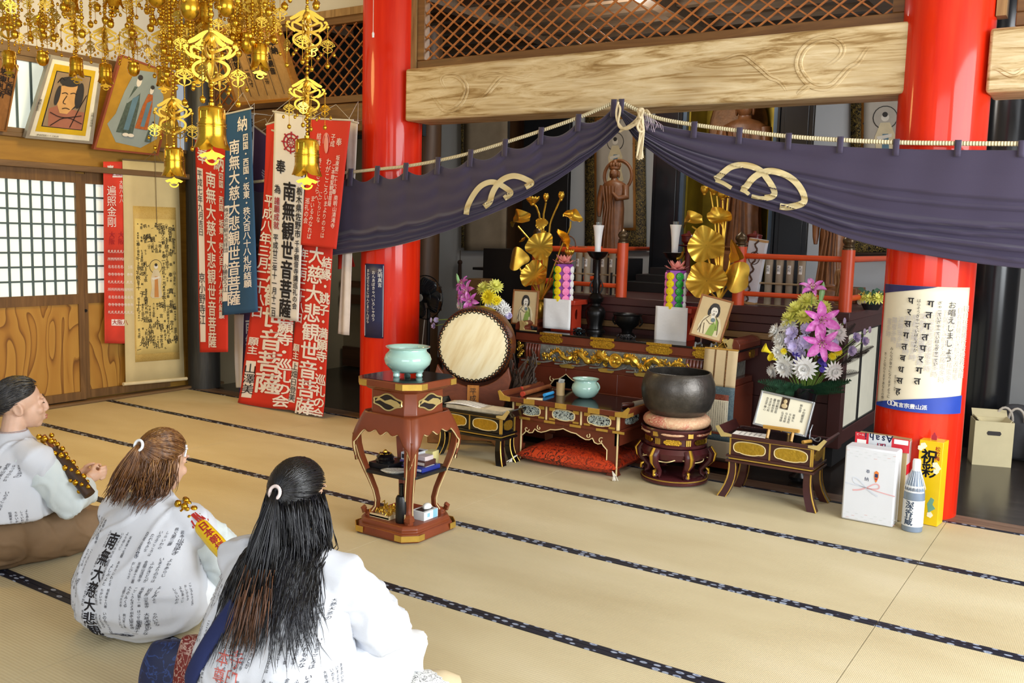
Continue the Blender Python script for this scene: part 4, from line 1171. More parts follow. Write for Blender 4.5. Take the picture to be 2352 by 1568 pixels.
# offering stands with candy towers
def offering(label, px, py, paper, tower, cols, tlabel, plabel):
    p = at(px, py, Z=ZT)  # front right foot of the stand
    w, d, h = 0.185, 0.15, 0.205
    t = thing('offering_stand', label, 'offering stand', (p.x-w/2, p.y+d/2, ZT))
    b = B()
    for sx in (-1, 1):
        # side with an oval window, made of an octagonal ring
        o = [(-d/2, 0), (0, 0), (d/2, 0), (d/2, h/2), (d/2, h), (0, h), (-d/2, h), (-d/2, h/2)]
        i_ = [(0.026*math.cos(a), h*0.62+0.044*math.sin(a)) for a in [-PI*3/4+2*PI*k/8 for k in range(8)]]
        x = sx*(w/2-0.004)
        for k in range(8):
            l = (k+1) % 8
            b.prism([o[k], o[l], i_[l], i_[k]], 0.008, plane='YZ', off=x-0.004)
    for sy in (-1, 1): b.box((0, sy*(d/2-0.004), h/2), (w-0.012, 0.008, h))
    b.build('body', REDL, t)
    b = B(); b.box((0, 0, h+0.005), (w+0.075, d+0.055, 0.010)); 
    for sx in (-1, 1): b.box((sx*(w/2+0.034), 0, h+0.02), (0.008, d+0.055, 0.032))
    for sy in (-1, 1): b.box((0, sy*(d/2+0.024), h+0.02), (w+0.075, 0.008, 0.032))
    b.build('tray', REDL, t, bevel=0.002)
    b = B()  # paper over the front
    pw, ph = paper
    b.grid(lambda u, v: Vector(((u-0.5)*pw-0.02, -d/2-0.036-0.004*math.sin(9*u+4*v)*(1-v)+0.02*(1-v)*0, h+0.04-ph*(1-v)+(0.0))), 10, 10)
    o = b.build('paper_sheet', M('crumpled_paper', '#e9e8e8', 0.85, var=0.03, scale=12, bump=0.8, bscale=14), None, solid=0.002, smooth=4); o.location = t.location; tag(o, plabel, 'paper')
    # candy tower
    tw = thing('candy_tower', tlabel, 'candy tower', (p.x-w/2+tower[0], p.y+d/2-0.035, ZT+h+0.0105))
    R, H = 0.072, tower[1]
    tw.rotation_euler = (0, 0, tower[2])
    b = B(); b.lathe([(R, 0), (R, H), (0, H)], (0, 0, 0), 6); b.build('purple_core', M('violet_foil', '#8a3f9c', 0.35, 0.2), tw, smooth=0)
    for f in range(6):
        a = -PI/2+(f-0.5)*PI/3+PI/6*0
        for k in range(5):
            col = cols[f]
            if col is None: continue
            b = B(); z = 0.032+k*(H-0.02)/5
            b.T = Matrix.Rotation(a+PI/2, 4, 'Z') @ Matrix.Translation((0, -R*0.866, z)) @ Matrix.Rotation(PI/2, 4, 'X')
            b.lathe([(0.0285, -0.004), (0.0295, 0.006), (0.0285, 0.012), (0.024, 0.0145), (0, 0.016)], (0, 0, 0), 22)
            for q in range(8): b.tube([(0.006*math.cos(q*PI/4), 0.006*math.sin(q*PI/4), 0.016), (0.022*math.cos(q*PI/4+.3), 0.022*math.sin(q*PI/4+.3), 0.015)], 0.0016, 4)
            c = b.build('candy', M('candy_'+col, {'yellow': '#f3d80c', 'pink': '#ee7fb6', 'green': '#158a2c', 'white': '#f2f2ee'}[col], 0.45, var=0.03), tw)
            tag(c, 'round %s sugar candy' % col)
    b = B()
    for k in range(14):
        T = Matrix.Translation((0, 0, H)) @ Matrix.Rotation(k*2*PI/14, 4, 'Z') @ Matrix.Rotation(-0.15-0.5*(k % 2), 4, 'Y')
        b.grid(lambda u, v: T @ Vector((0.02+0.075*v, (u-0.5)*0.042*math.sin(PI*min(1, v*.8+.2)), 0.02*v*v)), 2, 4)
    b.build('paper_petals', M('salmon_paper', '#e08a80', 0.7, var=0.06), tw, smooth=4, solid=0.001)
    return t


offering('red lacquer offering stand left of the tall candlestick', 1312, 761, (0.245, 0.232), (-0.015, 0.30, 0.30), ['yellow', 'pink', 'white', 'green', 'white', 'green'], 'hexagonal candy tower with yellow and pink discs on the left stand', 'crumpled white paper hanging over the left offering stand')
offering('red lacquer offering stand left of the tilted picture', 1577, 784, (0.250, 0.262), (-0.03, 0.29, 0.30), ['yellow', 'green', 'white', 'pink', 'white', 'pink'], 'hexagonal candy tower with yellow and green discs on the right stand', 'smooth white paper hanging over the right offering stand')


def goddess(b, s, ox=0.0, oz=0.0, y=-0.006):
    """flat painted seated figure; material indices 1 line, 2 robe, 3 green, 4 skin, 5 hair"""
    P = lambda pts: [(ox+x*s, oz+z*s) for x, z in pts]
    def el(cx, cz, rx, rz, mi, yy, n=20): b.prism(P([(cx+rx*math.cos(2*PI*k/n), cz+rz*math.sin(2*PI*k/n)) for k in range(n)]), 0.0012, mi, off=y-yy)
    b.prism(P([(-.26, -.46), (.30, -.46), (.34, -.2), (.24, .05), (.10, .14), (-.06, .14), (-.20, .02), (-.30, -.25)]), 0.001, 2, off=y)
    b.prism(P([(-.04, -.46), (.16, -.46), (.20, -.2), (.10, -.06), (.02, -.2)]), 0.001, 3, off=y-0.001)
    b.prism(P([(.18, -.3), (.25, -.28), (.2, .0), (.13, .06)]), 0.001, 3, off=y-0.001)
    el(0.02, 0.30, 0.145, 0.15, 5, 0.001); el(-0.10, 0.2, .045, .12, 5, .001); el(.14, .2, .045, .12, 5, .001); el(0.03, 0.225, 0.095, 0.125, 4, 0.002); el(0.03, .08, .05, .08, 4, .002)
    el(0.02, 0.40, 0.10, 0.06, 5, 0.0025); el(0.06, -0.02, 0.06, 0.06, 6, 0.003)
    for ln in ([(-.05, .1), (-.2, -.1), (-.26, -.4)], [(.1, .1), (.22, -.05), (.28, -.4)], [(-.12, -.05), (.0, -.14), (.1, -.12)], [(-.15, -.15), (-.1, -.45)], [(-.22, -.2), (-.2, -.45)], [(.0, .23), (.03, .235)], [(.06, .23), (.09, .235)], [(.02, .16), (.06, .16)]):
        b.ribbon(P(ln), 0.010*s*1.6, 0.001, 1, off=y-0.004)


GMATS = lambda: [M('sepia_paper', '#c9b083', 0.8, var=0.06), M('sepia_line', '#5a4a38', 0.8), M('pale_robe', '#d8c9a4', 0.8), M('leaf_green_paint', '#8aa24e', 0.8), M('face_paint', '#e3dccd', 0.8), M('hair_paint', '#35322f', 0.7), M('slate_paint', '#6b7a7c', 0.8)]
PF_ = wood('picture_frame_wood', '#7c4a22', '#955d2f', '#a66e3c', 'X', 6, 0.4)
def picture(label, c, w, h, rot):
    t = framed('framed_picture', label, 'picture', c, w, h, rot, 0.012, PF_, M('sepia_paper', '#c9b083', 0.8, var=0.06))
    b = B(); goddess(b, h*0.82, 0.0, -0.005, -0.004); b.build('drawing', GMATS(), t, smooth=0)
    return t
picture('wood framed goddess drawing standing upright left of the white paper', at(1206, 706, Y=6.17), 0.235, 0.275, (-0.10, 0, 0.02))
c_ = at(1634, 731, Y=6.07)
picture('wood framed goddess drawing tilted on a clear stand', c_, 0.225, 0.300, (-0.30, 0.21, 0.22))
ACR = M('clear_acrylic', '#e8eef0', 0.05, var=0, Transmission_Weight=0.9, IOR=1.3)
t = thing('picture_stand', 'clear acrylic easel stand holding the tilted picture', 'stand', (c_.x-0.02, c_.y+0.01, ZT))
for x in (-0.065, 0.05):
    b = B(); b.tube([(x, -0.075, 0.0), (x, -0.06, 0.03), (x, -0.03, 0.018), (x, 0.03, 0.02), (x, 0.055, 0.0)], 0.007, 6); b.tube([(x, 0.03, 0.02), (x, 0.075, 0.17)], 0.006, 6); b.build('bracket', ACR, t)
t = thing('picture_stand', 'black low stand under the upright picture', 'stand', (at(1206, 706, Y=6.17).x, 6.17, ZT))
b = B(); b.box((0, 0.0, 0.008), (0.20, 0.07, 0.016)); b.box((0, -0.03, 0.018), (0.20, 0.008, 0.022)); b.build('base', BLACKM, t, bevel=0.003)

# candlesticks
WAXW = M('white_wax', '#ededed', 0.4, var=0.02, Subsurface_Weight=0.15)
BRONZE = M('black_bronze', '#1d1c1c', 0.32, 0.7, var=0.15, scale=20)
def candlestick(label, px, py, htop, clab):
    p = ont(px, 6.425); htop = at(px, py, Y=6.425).z-ZT; t = thing('candlestick', label, 'candlestick', p)
    H = htop
    b = B(); b.lathe([(0, 0), (0.082, 0), (0.080, 0.012), (0.062, 0.02), (0.058, 0.05), (0.078, 0.12), (0.080, 0.155), (0.064, 0.185), (0.040, 0.20), (0.036, 0.215), (0.055, 0.235), (0.062, 0.26), (0.045, 0.285), (0.028, 0.30)], (0, 0, 0), 28); b.build('base', BRONZE, t)
    b = B(); b.lathe([(0.028, 0.295), (0.024, 0.33), (0.034, 0.37), (0.024, 0.41), (0.018, H-0.09), (0.026, H-0.06)], (0, 0, 0), 20); b.build('stem', BRONZE, t)
    for k in range(4):
        b = B(); a = k*PI/2+0.5; b.tube([((0.026+0.022*math.sin(PI*i/8))*math.cos(a), (0.026+0.022*math.sin(PI*i/8))*math.sin(a), 0.29+0.11*i/8) for i in range(9)], 0.006, 6); b.build('handle', BRONZE, t)
    b = B(); b.lathe([(0.0, H-0.065), (0.03, H-0.06), (0.062, H-0.035), (0.078, H-0.008), (0.085, H), (0.078, H+0.002), (0.055, H-0.015), (0, H-0.018)], (0, 0, 0), 28); b.build('dish', BRONZE, t)
    cdl = thing('candle', clab, 'candle', (p.x, p.y, p.z+H-0.012))
    b = B(); b.lathe([(0, 0), (0.023, 0), (0.025, 0.06), (0.029, 0.12), (0.036, 0.18), (0.043, 0.214), (0.043, 0.217), (0.036, 0.215), (0, 0.210)], (0, 0, 0), 24); b.build('wax', WAXW, cdl, smooth=1.0)
    b = B(); b.lathe([(0.020, 0.209), (0.022, 0.240), (0.019, 0.240), (0.017, 0.212)], (0, 0, 0), 16); b.build('glass_cup', ACR, cdl)
    b = B(); b.cyl((0, 0, 0.205), (0, 0, 0.228), 0.003, n=6); b.build('wick', INK(), cdl)
candlestick('black bronze candlestick in full view beside the incense bowl', 1366, 578, 0, 'flared white candle on the fully seen black candlestick')
candlestick('black bronze candlestick mostly hidden by the green candy tower', 1541, 580, 0, 'flared white candle above the green candy tower')
t = thing('incense_bowl', 'black bronze footed incense bowl between candlestick and right offering stand', 'incense bowl', ont(1440, 6.34))
b = B(); b.lathe([(0, 0), (0.06, 0), (0.058, 0.012), (0.038, 0.022), (0.042, 0.045), (0.088, 0.085), (0.102, 0.12), (0.104, 0.15), (0.112, 0.158), (0.108, 0.162), (0.094, 0.152), (0.09, 0.12), (0, 0.09)], (0, 0, 0), 32); b.build('bowl', BRONZE, t)
for sx in (-1, 1):
    b = B(); b.tube([(sx*(0.10+0.025*math.sin(PI*i/8)), 0, 0.075+0.07*i/8) for i in range(9)], 0.007, 6); b.build('handle', BRONZE, t)
def rosary(name, label, px, py, R, n, rb, mat, squash=0.6):
    b = B(); p = ont(px, 6.10+py*1e-3*0+(0.10 if px < 1400 else 0.06)); r = random.Random(n)
    for k in range(n):
        a = 2*PI*k/n*1.9; q = R*(0.55+0.45*math.sin(2.3*a+1))
        b.ball((q*math.cos(a), q*math.sin(a)*squash, rb*(1+1.2*(k % 3))), rb, 7, 5)
    o = b.build(name, mat, None); o.location = p; return tag(o, label, 'prayer beads')
rosary('prayer_beads', 'black prayer beads heaped beside the foot of the candlestick', 1330, 760, 0.05, 44, 0.0075, BLACK)
rosary('prayer_beads', 'dark string of prayer beads spread below the incense bowl', 1438, 770, 0.075, 60, 0.005, M('dark_bead', '#2b2a2c', 0.35))
b = B(); b.lathe([(0, 0), (0.02, 0), (0.024, 0.02), (0.012, 0.03), (0, 0.031)], (0, 0, 0), 14); o = b.build('salt_cup', M('pale_blue_glaze', '#7aa9bb', 0.25), None); o.location = ont(1329, 6.30); tag(o, 'tiny pale blue cup behind the black beads', 'cup')

# hanging scroll over the right end of the altar table
SCY = 6.012
def scrollpt(u, v, dy=0.0):
    """u -0.5..0.5 across, v 0 (top)..1 (bottom)"""
    a = at(1660, 801, Y=SCY); c = at(1640, 1055, Y=SCY); p = a.lerp(c, v); return Vector((p.x+u*0.235*(1+0.0*v), SCY-0.02-0.008*math.sin(v*5)+dy, p.z))
def hscroll(name, label, cat, fn, bands, parent=None):
    t = thing(name, label, cat, fn(0, 0))
    o = Vector(t.location)
    for (nm, u0, u1, v0, v1, mat, dy) in bands:
        b = B(); b.grid(lambda u, v: fn(u0+(u1-u0)*u, v1+(v0-v1)*v, dy)-o, 6, 14); b.build(nm, mat, t, solid=0.0025, smooth=4)
    return t
BRB = lambda n, c1, c2, s=60: (_MATS.get(n) or _brb(n, c1, c2, s))
def _brb(n, c1, c2, s):
    t = NT(n); f = t.noise(t.co(), s, 2, 0.5, 2.0); t.set(t.ramp(f, [(0.47, c1), (0.5, c2), (0.56, c1)]), 0.6, ); _MATS[n] = t.m; return t.m
BEIGE_S = M('beige_silk', '#cdb58c', 0.7, var=0.06)
hs_ = hscroll('hanging_scroll', 'beige hanging scroll with blue borders hung over the altar table end', 'hanging scroll', scrollpt,
    [('silk_top', -.5, .5, 0, 0.33, BEIGE_S, 0), ('strip', -.18, -.14, 0, .33, BRB('brown_brocade', '#5a3a1a', '#a8783c'), -.003), ('strip', .16, .20, 0, .33, BRB('brown_brocade', '', ''), -.003),
     ('blue_border', -.5, .5, .33, .82, BRB('blue_brocade', '#40545e', '#7b8c8e', 90), 0), ('red_strip', -.5, .34, .40, .45, BRB('red_strip_brocade', '#6a2a1e', '#b5704e', 90), -.003),
     ('text_paper', -.42, .34, .45, .74, M('scroll_paper', '#d9cfb4', 0.8, var=0.04), -.003), ('red_strip', -.42, .34, .74, .76, BRB('red_strip_brocade', '', ''), -.003), ('silk_bottom', -.5, .5, .82, .985, M('grey_beige_silk', '#a3937a', 0.7, var=0.06), 0)])
so = Vector(hs_.location)
letters('lettering', [('観自在菩薩行深般若波羅蜜多時照見五蘊皆空度一切'[k:k+14], 0.31-0.066*k, -0.455, 0.0195) for k in range(11)], lambda u, v: scrollpt(u, -v, -0.006)-so, INK(), hs_, bold=0.0)
b = B(); a = scrollpt(-.52, .99)-so; c = scrollpt(.52, .99)-so; b.tube([a, c], 0.014, 10); b.build('roller', M('dark_roller', '#3a2a20', 0.4), hs_)
b = B(); a = scrollpt(-.5, 0)-so; c = scrollpt(.5, 0)-so; b.tube([a, c], 0.006, 8); m_ = scrollpt(0, -0.06)-so+Vector((0, 0.02, 0)); b.tube([a*.5+c*.5+Vector((-.04, 0, 0)), m_, a*.5+c*.5+Vector((.04, 0, 0))], 0.002, 4); b.build('hanging_rod', EW, hs_)


# ---------------- flowers
def petal_strip(b, T, L, w, curl, mi, up=0.35, seg=4):
    def fn(u, v):
        ang = up+curl*v
        return T @ Vector((L*v*math.cos(ang*0.9), (u-0.5)*w*math.sin(PI*(0.12+0.86*v))**0.7, L*v*math.sin(ang)))
    b.grid(fn, 2, seg, mi)
def rotto(d): return Vector((0, 0, 1)).rotation_difference(Vector(d).normalized()).to_matrix().to_4x4()
def mum(b, c, d, r, mi, n=16, rings=4):
    T0 = Matrix.Translation(c) @ rotto(d)
    for k in range(rings):
        for i in range(n):
            T = T0 @ Matrix.Rotation(2*PI*(i+0.5*(k % 2)+rnd.uniform(-.1, .1))/n, 4, 'Z')
            petal_strip(b, T, r*(1-0.14*k)*rnd.uniform(.9, 1.05), r*0.26, -0.2+0.28*k, mi, 0.12+0.26*k, 4)
    b.ball(T0 @ Vector((0, 0, r*0.2)), r*0.22, 7, 5, mi)
def lily(b, c, d, r, mi=0):
    T0 = Matrix.Translation(c) @ rotto(d)
    for i in range(6):
        T = T0 @ Matrix.Rotation(2*PI*i/6+(0.0 if i % 2 else 0.05), 4, 'Z')
        w = r*(0.36 if i % 2 else 0.50)
        def fn(u, v):
            ang = 0.85-1.25*v
            return T @ Vector((r*v*1.02, (u-.5)*w*math.sin(PI*(0.08+0.89*v))**0.8, r*(0.34*math.sin(PI*v*0.75)+0.05)-abs(u-.5)*0.05*r*(1-v)+0.14*r*(abs(u-.5)*2)**2))
        b.grid(fn, 4, 8, mi)
    for i in range(6):
        a = i*PI/3+.3; p = T0 @ Vector((0.2*r*math.cos(a), 0.2*r*math.sin(a), 0.62*r)); b.tube([T0 @ Vector((0, 0, 0.1*r)), p], 0.0016, 4, mi=1); b.ball(p, (0.005, 0.005, 0.003), 6, 4, 2)
def frill(b, c, d, r, mi):
    r = r*.72
    T0 = Matrix.Translation(c) @ rotto(d)
    for k in range(3):
        for i in range(6):
            T = T0 @ Matrix.Rotation(2*PI*(i+.5*k)/6, 4, 'Z')
            b.grid(lambda u, v: T @ Vector((r*v*(1-.2*k), (u-.5)*r*0.95*(0.25+0.75*v), r*(0.25+.3*k)*v+0.10*r*v*math.sin(7*u+k))), 4, 4, mi)
def frond(b, p, d, L, w, n=13, mi=0, droop=0.4):
    p = Vector(p); d = Vector(d).normalized(); s = d.cross(FW+Vector((0, 0, .4)))
    s = s.normalized() if s.length > .01 else Vector((1, 0, 0))
    pts = [p+d*L*t+Vector((0, 0, -droop*L*t*t)) for t in [i/8 for i in range(9)]]
    b.tube(pts, [0.003*(1-.7*i/8) for i in range(9)], 4, mi=mi)
    for i in range(n):
        t = 0.15+0.85*i/n; q = p+d*L*t+Vector((0, 0, -droop*L*t*t)); l = w*math.sin(PI*(0.15+0.8*t))
        for sg in (-1, 1):
            e = q+s*sg*l+d*l*0.75; h = d*min(.0085, L/n*.34)
            b.add([q-h, q+h, e+h*.4, e-h*.4], [(0, 1, 2, 3)], mi)
def blade(b, p, q, w, mi=0, bow=0.06):
    p = Vector(p); q = Vector(q); d = q-p; s = d.cross(FW).normalized()
    def fn(u, v): return p+d*v+Vector((0, 0, bow*math.sin(PI*v)))+s*(u-.5)*w*math.sin(PI*(0.1+0.88*v))
    b.grid(fn, 2, 7, mi)
GREEN = M('leaf_green', '#3f6d2c', 0.5, var=0.25, scale=30); DGREEN = M('dark_fern', '#274f35', 0.5, var=0.3, scale=40); LGREEN = M('stem_green', '#7c9a45', 0.5, var=0.15); BLKFROND = M('dark_dry_frond', '#33302e', 0.6)
LIL = NT('pink_lily'); _c = LIL.noise(LIL.co(), 30, 3)
LIL.set(LIL.ramp(_c, [(0.3, '#c64bb0'), (0.55, '#dc7fcd'), (0.75, '#efc3e6')]), 0.45); LIL = LIL.m
WHT = M('white_petal', '#ecebe8', 0.6, var=0.04); YEL = M('lime_yellow_petal', '#d9d86a', 0.6, var=0.1, scale=30); BYEL = M('bright_yellow_petal', '#efdc2c', 0.5, var=0.06); LILAC = M('lilac_petal', '#cabfe6', 0.6, var=0.16, scale=40); VIO = M('violet_petal', '#5b4bb0', 0.6, var=0.1)
LM = [LIL, M('lily_filament', '#d9e0a0', 0.5), M('lily_anther', '#7b3a1e', 0.7)]


def flowers(label, vasep, vh, vr, Y, spec, vmat):
    t = thing('flower_arrangement', label, 'flower arrangement', vasep); o = Vector(vasep)
    b = B(); b.lathe([(0, 0), (vr*0.8, 0), (vr*0.82, 0.02), (vr*0.35, 0.05), (vr*0.3, vh*0.30), (vr*0.55, vh*0.42), (vr*0.42, vh*0.6), (vr*0.62, vh*0.72), (vr*1.0, vh*0.98), (vr*1.0, vh), (vr*0.9, vh), (vr*0.6, vh*0.8), (0, vh*0.78)], (0, 0, 0), 28); b.build('vase', vmat, t)
    top = Vector((0, 0, vh))
    st = B()
    for kind, px, py, dy, r, d in spec:
        p = at(px, py, Y=Y+dy)-o
        b = B(); d = Vector(d)
        if kind != 'frond' and kind != 'dark' and kind != 'blade': st.tube([Vector((0, 0, vh*0.8)), (top*0.5+p*0.5)+Vector((0, 0.0, 0.01)), p-d.normalized()*r*0.1], 0.003, 5)
        if kind == 'lily': lily(b, p, d, r); b.build('lily', LM, t, smooth=4)
        elif kind == 'white': mum(b, p, d, r, 0); b.build('chrysanthemum', WHT, t, smooth=4)
        elif kind == 'yellow': mum(b, p, d, r, 0, 14, 3); b.build('chrysanthemum', YEL, t, smooth=4)
        elif kind == 'byellow': mum(b, p, d, r, 0, 16, 4); b.build('chrysanthemum', BYEL, t, smooth=4)
        elif kind == 'lilac': frill(b, p, d, r, 0); b.build('freesia', LILAC, t, smooth=4)
        elif kind == 'violet':
            for k in range(3): frill(b, p+Vector((0.012*math.sin(k*2.4), 0.01, 0.024*(k-1))), d+Vector((0.6*math.sin(k*2), 0, 0.3*k)), r*0.55, 0)
            b.build('delphinium', VIO, t, smooth=4)
        elif kind == 'calla':
            T = Matrix.Translation(p) @ rotto(d)
            b.grid(lambda u, v: T @ Vector(((0.25+v*v*0.75)*r*math.cos(2*PI*u)*(1+0.5*v*math.cos(PI*u)**8), (0.25+v*v*.75)*r*math.sin(2*PI*u), r*2.2*v+0.7*r*v*math.cos(PI*u)**4)), 16, 6); b.build('calla_lily', BYEL, t, smooth=4)
        elif kind == 'budtip': b.ball(p, (0.010, 0.010, 0.022), 8, 6); b.build('bud', LILAC, t)
        elif kind == 'greenbud':
            T = Matrix.Translation(p) @ rotto(d); b.tube([T @ Vector((0, 0, r*q)) for q in (-1, -.6, 0, .6, 1)], [r*.05, r*.2, r*.27, r*.2, r*.03], 8); b.build('lily_bud', M('pale_green_bud', '#8fbf80', 0.45), t)
        elif kind == 'frond':
            f = B(); v0 = Vector((0, 0, vh*0.92)); dd = p-v0; frond(f, v0, dd, dd.length*1.05, r, 16, 0, 0.15); f.build('fern_frond', DGREEN, t, smooth=0)
        elif kind == 'dark':
            f = B(); v0 = (top+p)*0.5; dd = p-v0; frond(f, v0, dd, dd.length*1.1, r, 24, 0, 0.1); f.build('dry_frond', BLKFROND, t, smooth=0)
        elif kind == 'blade': blade(b, Vector((0, 0, vh)), p, r); b.build('leaf_blade', GREEN, t, smooth=4)
    st.build('stems', LGREEN, t)
    return t


F = (0.45, -0.85, 0.3)
sp = [('lily', 1866, 668, -.02, .085, (.2, -.7, .9)), ('lily', 1885, 735, -.12, .118, (.5, -1, .1)), ('lily', 1888, 785, -.13, .120, (.3, -1, -.1)), ('greenbud', 1888, 672, 0, .07, (.1, 0, 1)),
      ('yellow', 1855, 692, .02, .085, (0, -.5, 1)), ('yellow', 1832, 712, -.02, .09, (-.3, -.5, 1)), ('yellow', 1815, 732, -.05, .08, (-.5, -.5, .9)), ('yellow', 1848, 728, -.06, .07, (0, -.8, .7)), ('yellow', 1890, 706, .02, .07, (.5, -.4, .9)),
      ('white', 1784, 762, -.03, .075, (-.9, -.5, .5)), ('white', 1795, 782, -.06, .07, (-.6, -.8, .3)), ('white', 1920, 765, -.03, .085, (.9, -.5, .4)), ('white', 1908, 740, .02, .06, (.8, -.2, .7)), ('white', 1812, 750, -.05, .075, (-.5, -.8, .5)),
      ('white', 1803, 842, -.10, .085, (-.3, -1, -.1)), ('white', 1848, 845, -.13, .090, (.2, -1, -.1)), ('white', 1915, 852, -.08, .07, (.8, -.8, -.2)), ('white', 1775, 852, -.05, .055, (-.7, -.7, -.2)), ('white', 1790, 808, -.1, .06, (-.3, -1, 0)), ('white', 1872, 800, -.1, .06, (0, -1, 0)),
      ('lilac', 1820, 765, -.09, .06, (-.2, -1, .4)), ('lilac', 1825, 795, -.11, .065, (0, -1, .1)), ('lilac', 1848, 785, -.12, .065, (.2, -1, .2)), ('lilac', 1853, 755, -.08, .055, (0, -.9, .4)), ('lilac', 1912, 785, -.06, .05, (.7, -.8, .1)), ('lilac', 1838, 812, -.1, .055, (-.1, -1, 0)), ('lilac', 1815, 783, -.1, .05, (-.4, -1, .3)), ('lilac', 1955, 805, -.02, .045, (.9, -.6, .1)), ('lilac', 1965, 775, .0, .045, (.9, -.4, .4)), ('lilac', 1985, 783, .02, .04, (.9, -.4, .2)),
      ('violet', 1829, 822, -.13, .05, F), ('violet', 1888, 822, -.12, .06, F), ('violet', 1888, 840, -.12, .05, F), ('calla', 1772, 812, -.10, .028, (-.7, -.6, .6)), ('calla', 1782, 826, -.11, .026, (-.3, -.8, .3)),
      ('budtip', 1986, 762, .05, .01, F), ('budtip', 1998, 757, .06, .01, F), ('budtip', 1940, 737, .05, .01, F), ('byellow', 1912, 818, -.08, .03, F), ('byellow', 1925, 808, -.06, .03, F), ('byellow', 1800, 806, -.12, .025, F)]
for k in range(26):
    a = PI*(0.02+0.96*k/25); sp.append(('frond', 1848-105*math.cos(a)*(0.85+.15*(k % 2)), 868+22*math.sin(a)-(12 if k % 3 else -6), -.16*math.sin(a)+.03, .035, F))
for x, y in ((1975, 765), (1990, 800), (1960, 740), (1968, 850), (1905, 720), (2000, 790)): sp.append(('dark', x, y, .04, .032, F))
for x, y in ((1805, 800), (1830, 790), (1865, 800), (1880, 870), (1790, 830), (1910, 830), (1845, 760), (1935, 790), (1900, 860), (1820, 860), (1868, 770)): sp.append(('blade', x, y, -.09, .016, F))
vp = at(1850, 888, Y=6.10)
flowers('large mixed flower arrangement with pink lilies in a tall black vase', (vp.x, 6.10, 0), vp.z, 0.088, 6.10, sp, BLACKP)
sp = [('lily', 1066, 655, 0, .07, (-.4, -.7, .6)), ('lily', 1078, 672, -.03, .095, (-.3, -1, .3)), ('lily', 1083, 690, -.05, .08, (.2, -1, 0)), ('lily', 1062, 680, -.02, .07, (-.8, -.7, 0)), ('greenbud', 1052, 642, 0, .05, (-.3, 0, 1)),
      ('yellow', 1112, 662, -.02, .075, (-.2, -.7, .8)), ('yellow', 1138, 658, 0, .075, (.6, -.4, .7)), ('byellow', 1122, 682, -.06, .075, (0, -1, .2)), ('byellow', 1140, 690, -.03, .05, (.7, -.7, 0)),
      ('white', 1126, 702, -.04, .06, (0, -1, .3)), ('white', 1148, 700, 0, .06, (.7, -.5, .2)), ('white', 1160, 712, 0, .06, (.9, -.5, 0)), ('white', 1058, 700, 0, .05, (-.6, -.8, 0)), ('lilac', 1168, 725, .02, .04, F), ('lilac', 998, 748, -.02, .035, (-.5, -1, 0)), ('budtip', 990, 735, 0, .01, F), ('lilac', 1002, 735, 0, .03, F), ('blade', 1060, 700, 0, .015, F), ('blade', 1135, 710, 0, .015, F), ('frond', 1030, 720, .02, .03, F), ('frond', 1165, 740, .02, .03, F)]
vp = at(1095, 735, Y=6.02)
flowers('small flower arrangement with yellow mums rising behind the drum', (vp.x, 6.02, 0), vp.z, 0.075, 6.02, sp, BLACKP)
# ================================================================ INCENSE STAND IN THE MIDDLE OF THE MATS
KX, KY = -3.072, 3.700
KD = thing('incense_stand', 'tall reddish brown incense stand with curved legs in the middle of the mats', 'incense stand', (KX, KY, 0))
KW = M('russet_lacquer', '#7a3a1f', 0.33, var=0.14, scale=6, bump=0.05, bscale=30)
def octo(h, c, z): return [(h, -h+c, z), (h, h-c, z), (h-c, h, z), (-h+c, h, z), (-h, h-c, z), (-h, -h+c, z), (-h+c, -h, z), (h-c, -h, z)]
b = B(); b.loft([octo(0.205, 0.06, 0.0), octo(0.21, 0.06, 0.012), octo(0.20, 0.06, 0.042), octo(0.188, 0.055, 0.046), octo(0.190, 0.055, 0.062), octo(0.178, 0.05, 0.078)]); b.build('base', KW, KD, bevel=0.004)
def corner_plates(z, h, r, c, name):
    for k in range(4):
        b = B(); b.T = Matrix.Rotation(k*PI/2, 4, 'Z')
        b = B(); b.T = Matrix.Rotation(k*PI/2, 4, 'Z'); e = 0.002
        p = [(r-c-0.045, -r-e), (r-c, -r-e), (r+e, -r+c), (r+e, -r+c+0.045)]
        vs = [(x, y, zz) for zz in (z-h/2, z+h/2) for x, y in p]
        b.add(vs, [(0, 1, 5, 4), (1, 2, 6, 5), (2, 3, 7, 6)]); b.build(name, GOLDP, KD, smooth=0, solid=0.004, recalc=False)
corner_plates(0.026, 0.030, 0.212, 0.06, 'base_plate')
b = B(); b.loft([octo(0.150, 0.045, 0.625), octo(0.152, 0.045, 0.64), octo(0.150, 0.045, 0.645), octo(0.150, 0.045, 0.748), octo(0.172, 0.05, 0.760), octo(0.176, 0.05, 0.772)]); b.build('neck', KW, KD, bevel=0.003)
b = B(); b.loft([octo(0.196, 0.062, 0.770), octo(0.205, 0.065, 0.776), octo(0.205, 0.065, 0.806), octo(0.200, 0.063, 0.810)]); b.build('top_edge', KW, KD, bevel=0.003)
b = B(); b.loft([octo(0.194, 0.06, 0.8095), octo(0.194, 0.06, 0.8125)]); b.build('top_panel', BLACK, KD)
corner_plates(0.791, 0.030, 0.206, 0.065, 'top_plate')
def cloud(w, h, n=40): return [(w/2*math.cos(a)*(1-0.06*math.cos(6*a)), h/2*math.sin(a)*(1+0.22*math.cos(4*a))) for a in [2*PI*i/n for i in range(n)]]
